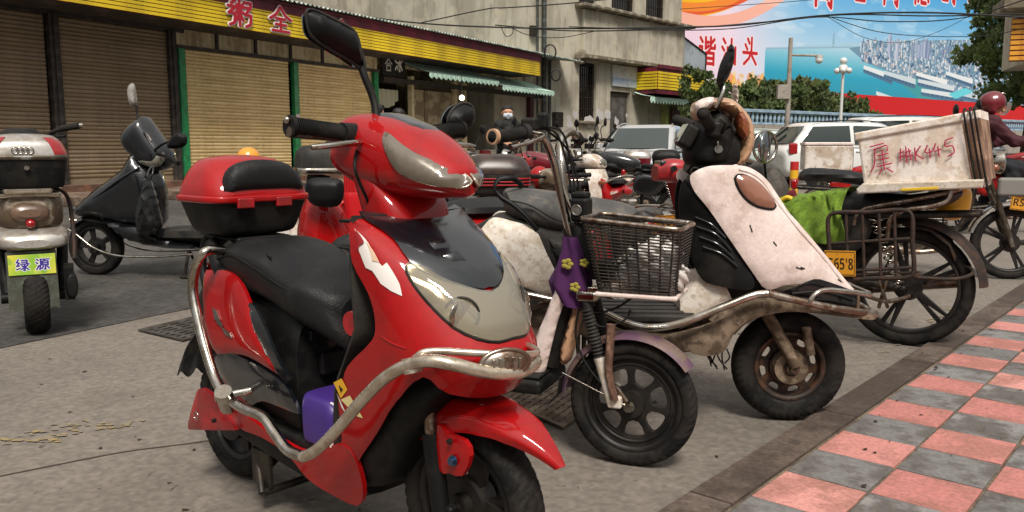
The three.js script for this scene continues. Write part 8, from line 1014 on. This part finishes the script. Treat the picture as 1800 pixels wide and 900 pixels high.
// ---------- black scooter by the shutters ----------
{
  const F0 = [-3.258,-6.463,172], o = thing('black_scooter', [F0[0], 0, F0[1]], F0[2], 'glossy black scooter on its stand with a black bag hung under the handlebar', 'scooter');
  spokeWheel(o, -0.015, 0.225, 0.225, { tw: 0.09, th: 0.075 });
  const f = smooth([[-.419,.979],[-.496,.895],[-.565,.819],[-.603,.691],[-.599,.478],[-.566,.391],[-.436,.381],[-.251,.404],[-.066,.445],[.066,.452],[.12,.487],[.066,.574],[-.109,.709],[-.279,.817],[-.349,.894]], 3); part('front_body', pillow(f, 0.16, 0.12, { h: 0.03, edge: 0.015 }), mats.blackGloss, o);
  part('front_crease', both(tube([[.085,.512,-.1],[-.146,.625,-.15],[-.374,.768,-.165],[-.507,.84,-.15]], 0.01, { rad: 8 })), mats.blackGlossBlue, o);
  const fl = smooth([[.071,.437],[-.17,.396],[-.349,.282],[-.532,.237],[-.761,.224],[-1.044,.237],[-1.046,.272],[-.81,.289],[-.63,.342],[-.551,.401],[-.405,.425],[-.174,.453]], 3); part('lower_fairing', pillow(fl, 0.17, 0.05, { h: 0.03, edge: 0.05 }), mats.blackGloss, o);
  for (const s of [1, -1]) part('side_trim', tube([[.288,.42,.12],[.18,.4,.16],[.048,.354,.18],[-.113,.241,.185],[-.281,.185,.185],[-.573,.176,.185],[-.912,.201,.18]].map(([u, v, w]) => [u, v, s * w]), 0.009, { rad: 8 }), mats.chrome, o);
  part('fender', grid((s, t) => { const ph = lerp(165, 30, s) * RAD, b = t * 2 - 1, r = 0.25 - 0.03 * Math.abs(b) ** 3; return [-0.015 + r * Math.cos(ph), 0.225 + r * Math.sin(ph), b * 0.07]; }, 18, 8, 0.004), mats.blackGloss, o);
  part('floor', pillow(smooth([[-.585,.372],[-.702,.391],[-.931,.403],[-1.033,.447],[-1.067,.396],[-1.044,.288],[-.696,.287],[-.586,.312]], 2), 0.15, 0.03, { h: 0.03, edge: 0.08 }), mats.plasticGrey, o);
  part('steering_cover', hull([[-0.42, 0.62, 0.1, 0.1, 3, 60], [-0.4, 0.78, 0.1, 0.09, 3, 75], [-0.4, 0.88, 0.08, 0.08, 3, 85]]), mats.plastic, o);
  const hsO = smooth([[-.467,1.215],[-.512,1.206],[-.596,1.088],[-.672,.979],[-.684,.882],[-.635,.827],[-.552,.818],[-.472,.852],[-.393,.919],[-.332,.979],[-.31,1.055],[-.342,1.131]], 3); part('headset', pillow(hsO, 0.14, 0.1, { h: 0.022, edge: 0.03 }), mats.blackGloss, o); part('headlight', (pillow(smooth([[-.481,.891],[-.583,.92],[-.685,.954],[-.69,.895],[-.624,.845],[-.542,.853]], 2), 0.02, 0.03, { h: 0.02, wc: () => -0.115, edge: 0.004 })), mats.lensClear, o); 
  part('tail', pillow(smooth([[-0.9, 0.36], [-0.98, 0.5], [-1.0, 0.62], [-1.3, 0.66], [-1.65, 0.7], [-1.6, 0.56], [-1.3, 0.42], [-1.0, 0.28]], 3), 0.16, 0.1, { h: 0.035, edge: 0.03 }), mats.blackGloss, o); part('seat', pillow(smooth([[-0.98, 0.7], [-1.2, 0.74], [-1.4, 0.76], [-1.62, 0.78], [-1.6, 0.7], [-1.3, 0.66], [-1.0, 0.64]], 3), 0.14, 0.06, { h: 0.03, edge: 0.04 }), mats.leather, o); spokeWheel(o, -1.3, 0.225, 0.225, { tw: 0.09, th: 0.075 });
  part('mirror', at(pillow(smooth([[-0.03, -0.075], [0.025, -0.06], [0.035, 0.04], [0.015, 0.085], [-0.02, 0.08]], 3), 0.03, 0.03, { h: 0.018 }).rotateY(0.5), ...[[-.291,1.39,.16]][0]), mats.silver, o); part('mirror_stem', tube([[-.32,1.316,.16],[-.327,1.25,.15],[-.364,1.17,.12]], 0.009), mats.plastic, o); part('mirror', at(pillow(smooth([[-0.07, 0.04], [0.0, 0.06], [0.07, 0.0], [0.08, -0.05], [-0.02, -0.05], [-0.07, -0.02]], 3), 0.03, 0.03, { h: 0.018 }), ...[[-.873,1.037,-.24]][0]), mats.plasticSmooth, o); part('mirror_stem', tube([[-.808,1.037,-.22],[-.716,1.012,-.18],[-.631,.971,-.14]], 0.009), mats.plastic, o); part('bar_end', [tube([[-.636,.945,-.12],[-.772,.921,-.2],[-.887,.882,-.28]], 0.012), tube([[-.752,.925,-.18],[-.901,.878,-.29]], 0.018)], mats.plastic, o); part('brake_lever', tube([[-.515,1.105,-.1],[-.608,1.079,-.18],[-.645,1.037,-.2]], 0.007), mats.chrome, o); part('grip', tube([[-.389,1.109,.12],[-.365,1.058,.2],[-.322,1.032,.3]], 0.018), mats.rubber, o);
  part('stand', [rod([[-.839,.22,-.1]][0], [[-.808,.04,-.12]][0], 0.012), rbox(0.07, 0.02, 0.04, 0.006, [[-.808,.04,-.12]][0][0], 0.02, -0.12), rod([[-.727,.194,.1]][0], [[[-.808,.04,-.12]][0][0], 0.01, 0.12], 0.012)], mats.darkMetal, o);
  const b = thing('black_bag', [F0[0], 0, F0[1]], F0[2], 'black plastic bag hanging from the black scooter hook', 'bag'); const c1 = [[-.59,.778],[-.631,.716],[-.681,.484],[-.684,.39],[-.572,.337],[-.501,.379],[-.501,.524],[-.557,.694]]; part('body', pillow(smooth(c1, 3), 0.09, 0.09, { h: 0.022, wc: (u, v) => -0.2 + 0.008 * Math.sin(u * 120) * Math.sin(v * 60) }), mats.bag, b); part('handle', [tube([[-.591,.746,-.2],[-.595,.82,-.17],[-.612,.853,-.15]], 0.009), tube([[-.609,.746,-.2],[-.633,.796,-.19],[-.621,.853,-.15]], 0.007)], mats.bag, b);
}
// ---------- silver scooter with the luggage box, seen from behind ----------
{
  const F0 = [-2.559,-4.412,121], o = thing('silver_scooter', [F0[0], 0, F0[1]], F0[2], 'dirty silver scooter at the left edge seen from behind with green plate and box', 'scooter');
  spokeWheel(o, 0, 0.2, 0.2, { tw: 0.12, th: 0.08 }); spokeWheel(o, 1.25, 0.2, 0.2, { tw: 0.1 });
  const q = (u, hw, hh, v, p) => [u, v, hh, hw, p]; part('tail', hull([[-0.1, 0.66, 0.05, 0.08, 3], [-0.06, 0.66, 0.09, 0.12, 3.5], [0.05, 0.66, 0.11, 0.155, 3.6], [0.25, 0.64, 0.12, 0.17, 3.6], [0.5, 0.56, 0.18, 0.16, 3.6], [0.62, 0.5, 0.18, 0.13, 3.6]], { n: 36 }), mats.silverDirty, o);
  part('tail_light', [hull([[-0.125, 0.655, 0.02, 0.05, 2.6], [-0.105, 0.655, 0.045, 0.085, 2.6], [-0.06, 0.66, 0.05, 0.1, 2.6]])], S(0xffffff, 0.3, 0, { map: dirty(0x6b5546, 0x4a3a30, 0.5, { metres: 0.2, s: 170 }) }), o);
  part('tail_light', [at(sph(0.024), -0.115, 0.6, 0.0)], mats.lensRed, o);
  part('bumper', hull([[-0.17, 0.5, 0.02, 0.08, 2.6], [-0.14, 0.51, 0.045, 0.15, 3], [-0.04, 0.52, 0.06, 0.175, 3], [0.12, 0.54, 0.06, 0.175, 3], [0.2, 0.54, 0.03, 0.16, 3]], { n: 32 }), mats.silver, o);
  part('plate_holder', [grid((s, t) => [-0.13 - 0.03 * s, lerp(0.46, 0.16, s) + (s > 0.9 ? 0.006 * Math.sin(t * 30) : 0), lerp(-0.125, 0.105, t)], 8, 24, 0.006)], S(0xffffff, 0.7, 0, { map: dirty(0x50584e, 0x3a3a30, 0.6, { metres: 0.2, s: 171 }) }), o);
  const pt = canvasTex(230, 128, (x, w, h) => { const g = x.createLinearGradient(0, 0, w, h); g.addColorStop(0, '#e8d44a'); g.addColorStop(0.45, '#86b83a'); g.addColorStop(1, '#d8cf4a'); x.fillStyle = g; x.fillRect(0, 0, w, h); speckle(x, w, h, 30, ['#4f9a3a', '#e8e070'], 4, 26, 0.5); for (const [c, lw2] of [['#f4f0f4', 15], ['#3a2a86', 9]]) { drawGlyph(x, 'lv', 34, 22, 70, 84, lw2, c); drawGlyph(x, 'yuan', 130, 22, 74, 84, lw2, c); } }); const [pg, pm] = platter(0.215, 0.105, pt, { thick: 0.006 }); inst('number_plate', pg, pm, o, [-0.153, 0.392, -0.008], [0, -Math.PI / 2, 0]);
  part('inner_fender', hull([[-0.08, 0.36, 0.08, 0.08, 4], [0.05, 0.42, 0.08, 0.09, 4], [0.25, 0.4, 0.1, 0.1, 4]]), mats.plastic, o);
  part('shock', [...both(rod([0.02, 0.22, 0.13], [0.14, 0.5, 0.15], 0.028)), ...both(rod([0.02, 0.2, 0.1], [0.02, 0.2, 0.16], 0.03))], mats.plastic, o); part('engine', [rbox(0.4, 0.16, 0.2, 0.05, 0.2, 0.25, -0.02)], mats.muddy, o); part('exhaust', hull([[-0.14, 0.26, 0.04, 0.02, 2.2], [-0.1, 0.26, 0.07, 0.03, 2.4], [0.2, 0.24, 0.07, 0.035, 2.4], [0.3, 0.22, 0.03, 0.02, 2.4]]).translate(0, 0, 0.17), mats.plastic, o); part('splash_guard', rbox(0.012, 0.2, 0.05, 0.005, -0.08, 0.28, 0.16), mats.rubber, o);
  part('crash_rail', both(tube([[-0.1, 0.4, 0.19], [0.0, 0.56, 0.2], [0.1, 0.74, 0.18], [0.1, 0.78, 0.12]], 0.011)), mats.rust, o); part('seat', pillow(smooth([[0.02, 0.76], [0.3, 0.79], [0.62, 0.76], [0.66, 0.7], [0.3, 0.7], [0.02, 0.72]], 3), 0.14, 0.05, { h: 0.03, edge: 0.04 }), mats.leather, o);
  part('rack', [rbox(0.26, 0.03, 0.22, 0.01, 0.0, 0.772, 0), rbox(0.2, 0.03, 0.3, 0.012, 0.02, 0.748, 0)], mats.cream, o);
  part('leg_shield', grid((s, t) => { const v = lerp(0.3, 0.92, s), b = t * 2 - 1; return [0.95 + 0.08 * Math.sin(s * 2.6) + 0.12 * (1 - b * b), v, b * 0.2]; }, 12, 10, 0.01), mats.silver, o); part('headset', hull([[0.82, 1.0, 0.05, 0.09, 3], [0.9, 1.03, 0.08, 0.12, 3], [1.02, 1.02, 0.07, 0.11, 3], [1.08, 1.0, 0.03, 0.06, 3]]), mats.plastic, o); part('floor', rbox(0.4, 0.06, 0.28, 0.02, 0.78, 0.28, 0), mats.plastic, o);
  for (const s of [1, -1]) { part('grip', [tube([[0.92, 1.05, s * 0.1], [0.86, 1.1, s * 0.2], [0.78, 1.125, s * 0.31]], 0.012), rod([0.84, 1.108, s * 0.22], [0.775, 1.127, s * 0.315], 0.02, 0.02, 14)], mats.rubber, o); part('bar_end', cylZ(0.015, 0.015, 0.02, 14, 0.772, 1.128, s * 0.322), mats.chrome, o); part('brake_lever', tube([[0.9, 1.06, s * 0.14], [0.93, 1.06, s * 0.2], [0.88, 1.06, s * 0.24]], 0.007), mats.plastic, o); part('fork_leg', rod([1.12, 0.5, s * 0.07], [1.25, 0.2, s * 0.07], 0.018), mats.darkMetal, o); }
  const b = part('top_box', stack([[0.785, 0.0, 0.12, 0.15, 4.5], [0.8, 0.0, 0.145, 0.172, 5], [0.92, 0.0, 0.165, 0.19, 5], [0.935, 0.0, 0.165, 0.19, 5]], { n: 52, sub: 5 }), mats.plastic, o); part('lid', stack([[0.94, 0, 0.168, 0.194, 4.4], [0.97, 0, 0.166, 0.19, 4.2], [1.02, 0.0, 0.15, 0.17, 3.6], [1.055, 0.01, 0.11, 0.13, 3], [1.065, 0.02, 0.04, 0.06, 2.6]], { n: 52, sub: 6 }), mats.silver, b); part('lid_band', stack([[0.93, 0, 0.17, 0.195, 4.6], [0.934, 0, 0.174, 0.199, 4.6], [0.948, 0, 0.174, 0.199, 4.6], [0.952, 0, 0.168, 0.193, 4.6]], { n: 52, sub: 3 }), mats.alloy, b); part('lock', [cylZ(0.012, 0.012, 0.02, 16).rotateY(Math.PI / 2).translate(-0.168, 0.89, 0.0)], mats.chrome, b);
  for (const s of [1, -1]) part('reflector', grid((a, t) => { const y = lerp(0.957, 1.045, a), ang = lerp(0.42, 1.5, t), hl = itp([[0.94, 0.168], [0.97, 0.166], [1.02, 0.15], [1.055, 0.11]], y), hw = itp([[0.94, 0.194], [0.97, 0.19], [1.02, 0.17], [1.055, 0.13]], y), pw = itp([[0.94, 4.4], [0.97, 4.2], [1.02, 3.6], [1.055, 3]], y), c = Math.cos(ang), sn = Math.sin(ang); return [-(Math.abs(c) ** (2 / pw)) * (hl + 0.004), y, s * Math.abs(sn) ** (2 / pw) * (hw + 0.004)]; }, 8, 14, 0.003), mats.lensRed, b);
  for (let i = 0; i < 4; i++) part('emblem_ring', new THREE.TorusGeometry(0.016, 0.0028, 8, 24).rotateY(Math.PI / 2).rotateZ(0.12).translate(-0.171, 0.978, -0.045 + i * 0.022), mats.chrome, b);
}
// ---------- the crowd of bikes in the middle distance ----------
const gp = (px, py) => [(px - 900) / 1477 * 1, py];
const spot = (px, Z) => [(px - 900) / 1477 * Z, -Z];
{
  // scooter whose big dark box shows left of the white scooter seat
  const a = genericScooter('box_scooter', spot(948, 4.75), 8, 'scooter with a large dark brown box with red stripes behind the white scooter', { paint: mats.redDull, box: 0.22, scale: 0.87, boxMat: mats.plasticGrey, lidMat: S(0xffffff, 0.35, 0, { map: dirty(0x2c201c, 0x4a3a30, 0.4, { metres: 0.3, s: 180 }) }), mirrors: false });
  for (const y of [0.905, 0.925, 0.945]) part('stripe', stack([[y, -0.3, 0.223, 0.245, 5], [y + 0.004, -0.3, 0.224, 0.246, 5], [y + 0.008, -0.3, 0.223, 0.245, 5]], { n: 40, sub: 2 }), mats.redDull, a);
  genericScooter('white_headed_scooter', spot(440, 5.6), -20, 'small scooter with a white headset and grey seat behind the red box', { paint: mats.white, mirrors: false });
  genericScooter('white_red_scooter', spot(1128, 12.3), 176, 'white scooter with red side flashes and no luggage box, rear wheel towards the white car', { scale: 0.87, paint: mats.white, accent: mats.redPaint });
  genericScooter('grey_box_scooter', spot(1136, 11.2), 170, 'scooter with a flat black luggage box among the parked bikes', { scale: 0.87, paint: mats.silver, box: 0.21, accent: mats.redDull });
  genericScooter('maroon_box_scooter', spot(1082, 10.6), 178, 'white scooter with a maroon and grey luggage box among the parked bikes', { scale: 0.87, paint: mats.white, accent: mats.redDull, box: 0.2, boxMat: mats.maroon, lidMat: mats.silver });
  genericMotorcycle('red_motorcycle', spot(1050, 9.6), 158, 'motorcycle with a dark red tank parked left of the chrome racked one', { tank: mats.maroon, R: 0.27 });
  genericMotorcycle('chrome_motorcycle', spot(1196, 9.4), 166, 'motorcycle with wire wheels and black tank beside the white scooter head', { tank: mats.blackGloss, R: 0.27, style: 'wire' });
  genericScooter('dark_scooter', spot(1015, 13), 60, 'dark scooter with raised mirrors in front of the white sedan', { scale: 0.87, paint: mats.blackGloss, accent: mats.redDull });
  genericScooter('white_fronted_scooter', spot(915, 8.4), -32, 'white scooter with red trim turned towards the camera behind the electric bicycle bars', { scale: 0.87, paint: mats.white, accent: mats.redPaint, trim: mats.plastic });
  genericScooter('silver_fronted_scooter', spot(968, 6.5), 150, 'silver scooter just left of the white and red trimmed one behind the bars', { scale: 0.9, paint: mats.silver, accent: mats.blackGloss, mirrors: true });
  genericScooter('red_white_scooter', spot(1058, 8.0), 168, 'dull red scooter with white flashes right behind the basket', { scale: 0.87, paint: mats.redDull, accent: mats.white, mirrors: true });
  genericMotorcycle('black_motorcycle', spot(880, 10.5), 20, 'black motorcycle parked behind the dark brown luggage box', { tank: mats.blackGloss, R: 0.27 });
  const [pg, pm] = platter(0.26, 0.12, plateTex("W'A96", '#b8741c')); genericScooter('plated_scooter', spot(1112, 5.0), 128, 'grey seated scooter with an orange plate just behind the wire basket', { paint: mats.silverDirty, seatMat: mats.leatherGrey, plate: [pg, pm], plateV: 0.7, scale: 0.8, mirrors: false });
  { const h = [[.809,.466,-3.7]][0], o = thing('cream_helmet', h, 20, 'black topped cream object like a helmet hanging between wire basket and white scooter', 'helmet'); const sh = part('shell', blob([[0, 0.03, 0, 0, -0.02, 0, 0.085, 0.09]], 0.006), mats.plasticSmooth, o); part('band', lathe([[0.086, -0.03], [0.094, -0.03], [0.094, -0.085], [0.07, -0.1], [0.066, -0.09], [0.086, -0.08]].reverse(), 32), S(0xb9a77c, 0.5), o); o.rotation.z = 0.35; }
  const d = genericMotorcycle('delivery_motorcycle', spot(1442, 11.5), -10, 'small motorcycle with chrome racks carrying a white delivery box', { tank: mats.redPaint, R: 0.25 });
  const db = thing('delivery_box', [0, 0, 0], -10, 'white delivery box on the small motorcycle beside the foam box', 'box'); d.scale.setScalar(0.8); db.position.copy(lw(d, 0.1, 0.84, 0)); part('body', rbox(0.62, 0.34, 0.4, 0.02, 0, 0.17, 0), mats.white, db); part('lid', rbox(0.64, 0.04, 0.42, 0.012, 0, 0.36, 0), mats.pinkWhite, db); part('end_panel', rbox(0.01, 0.26, 0.3, 0.004, 0.314, 0.17, 0), mats.foamBrown, db);
  const c2 = thing('red_helmet', [0, 0, 0], 0, 'round red helmet hanging among the parked bikes left of the electric bicycle bars', 'helmet'); const hp = [[.183,.792,-5.6]][0]; c2.position.set(...hp); part('shell', blob([[0, 0.01, 0, 0, -0.01, 0, 0.066, 0.064]], 0.005), mats.redPaint, c2); part('trim', new THREE.TorusGeometry(0.058, 0.006, 8, 28).rotateX(1.4).translate(0, -0.035, 0), mats.plastic, c2);
  const yh = thing('orange_helmet', [[-1.633,.92,-5.2]][0], 0, 'orange yellow helmet showing above the red luggage box', 'helmet'); part('shell', blob([[0, 0, 0, 0, -0.04, 0, 0.075, 0.075]], 0.006), P(0xd8901c, { roughness: 0.3, clearcoat: 0.7 }), yh); part('trim', new THREE.TorusGeometry(0.074, 0.006, 8, 28).rotateX(1.5).translate(0, -0.04, 0), mats.plastic, yh);
  // red jug standing on the red scooter floor, with its cap and loop handle
  const jp = [[-.748,.625,-4]][0], jt = [[-.742,.876,-4]][0][1], j = thing('red_jug', [jp[0], 0, jp[2]], 20, 'red plastic jug with a screw cap behind the foreground scooter seat', 'jug'); const y0 = [[-.753,.417,-4]][0][1], H = jt - y0; part('body', stack([[y0, 0, 0.06, 0.06, 4], [y0 + 0.02, 0, 0.065, 0.065, 4], [y0 + H * 0.74, 0, 0.066, 0.066, 4], [y0 + H * 0.77, 0, 0.056, 0.056, 3]], { n: 32 }), S(0xc0141a, 0.4), j); part('cap', [cyl(0.052, 0.052, H * 0.22, 28, 0, y0 + H * 0.89, 0), ...Array.from({ length: 20 }, (_, i) => box(0.006, H * 0.18, 0.006, 0.053 * Math.cos(i * 0.314), y0 + H * 0.89, 0.053 * Math.sin(i * 0.314)))], S(0xb01016, 0.45), j); part('handle', tube([[-0.06, y0 + H * 0.7, 0.02], [-0.12, y0 + H * 0.6, 0.03], [-0.12, y0 + H * 0.4, 0.03], [-0.06, y0 + H * 0.32, 0.02]], 0.012), S(0xc0141a, 0.4), j);
  // black instrument head and its mirror seen between the red box and the red bars
  const ih = [[-.853,.938,-3.7]][0], m = thing('black_handlebar_scooter', [ih[0], 0, ih[2]], 200, 'red scooter with black instrument box, rounded mirror and lettered grey panel behind red luggage box', 'scooter'); part('instrument', [stack([[ih[1] - 0.055, 0, 0.09, 0.12, 5], [ih[1] - 0.04, 0, 0.1, 0.13, 5], [ih[1] + 0.03, 0, 0.095, 0.125, 4], [ih[1] + 0.06, 0, 0.07, 0.1, 3.4], [ih[1] + 0.066, 0, 0.03, 0.05, 3]], { n: 40 })], mats.plasticGrey, m); part('chrome_band', stack([[ih[1] - 0.058, 0, 0.1, 0.13, 5], [ih[1] - 0.05, 0, 0.106, 0.136, 5], [ih[1] - 0.036, 0, 0.106, 0.136, 5], [ih[1] - 0.03, 0, 0.1, 0.13, 5]], { n: 40, sub: 2 }), mats.chrome, m); const mp = [[-.783,.808,-3.5]][0]; const mm = part('mirror', pillow(smooth([[-0.075, 0.05], [0.0, 0.062], [0.07, 0.05], [0.078, -0.01], [0.05, -0.058], [-0.03, -0.06], [-0.075, -0.03]], 3), 0.03, 0.04, { h: 0.018 }), mats.plasticSmooth, m); mm.position.copy(m.worldToLocal((m.updateMatrixWorld(true), V3(...mp)))); mm.rotation.y = -200 * RAD; part('column', tube([[0, ih[1] - 0.06, 0], [0.05, 0.6, 0], [0.1, 0.3, 0]], 0.05), mats.plastic, m); part('floor', rbox(0.6, 0.06, 0.28, 0.02, -0.2, 0.3, 0), mats.plastic, m); spokeWheel(m, 0.25, 0.2, 0.2); spokeWheel(m, -0.95, 0.2, 0.2); part('seat', pillow(smooth([[-1.0, 0.72], [-0.8, 0.76], [-0.5, 0.72], [-0.52, 0.66], [-0.9, 0.66]], 3), 0.13, 0.05, { h: 0.03, edge: 0.03 }), mats.leather, m); part('tail_body', pillow(smooth([[-1.1, 0.66], [-0.5, 0.66], [-0.42, 0.36], [-0.7, 0.32], [-1.0, 0.5]], 3), 0.14, 0.08, { h: 0.035, edge: 0.03 }), mats.redPaint, m);
  const inv = (p) => { const v = m.worldToLocal(V3(...p)); return [v.x, v.y, v.z]; }; const cA = [[-.771,.586,-3.62],[-.695,.648,-3.62],[-.743,.703,-3.62]].map(inv);
  part('leg_shield', pillow(smooth([[-0.2, 0.35], [0.02, 0.36], [0.1, 0.55], [0.06, 0.78], [-0.06, 0.78], [-0.14, 0.6]], 3), 0.15, 0.08, { h: 0.03, edge: 0.04 }), mats.redPaint, m);
  const tx = canvasTex(256, 80, (x, w, h) => { x.fillStyle = '#3a3836'; x.fillRect(0, 0, w, h); x.fillStyle = '#e8e4de'; x.font = 'bold 46px sans-serif'; x.textAlign = 'center'; x.textBaseline = 'middle'; x.save(); x.translate(w / 2, h / 2); x.transform(1, 0, -0.2, 1, 0, 0); x.fillText('EUNRA', 0, 2); x.restore(); speckle(x, w, h, 40, ['#5a544c', '#22201e'], 1, 5, 0.5); });
  const [eg, em2] = platter(0.2, 0.075, tx, { thick: 0.03 }); const ep = inst('lettered_panel', eg, em2, m, cA[0]); ep.rotation.y = -200 * RAD + 0.25;
}

renderer.render(scene, camera);
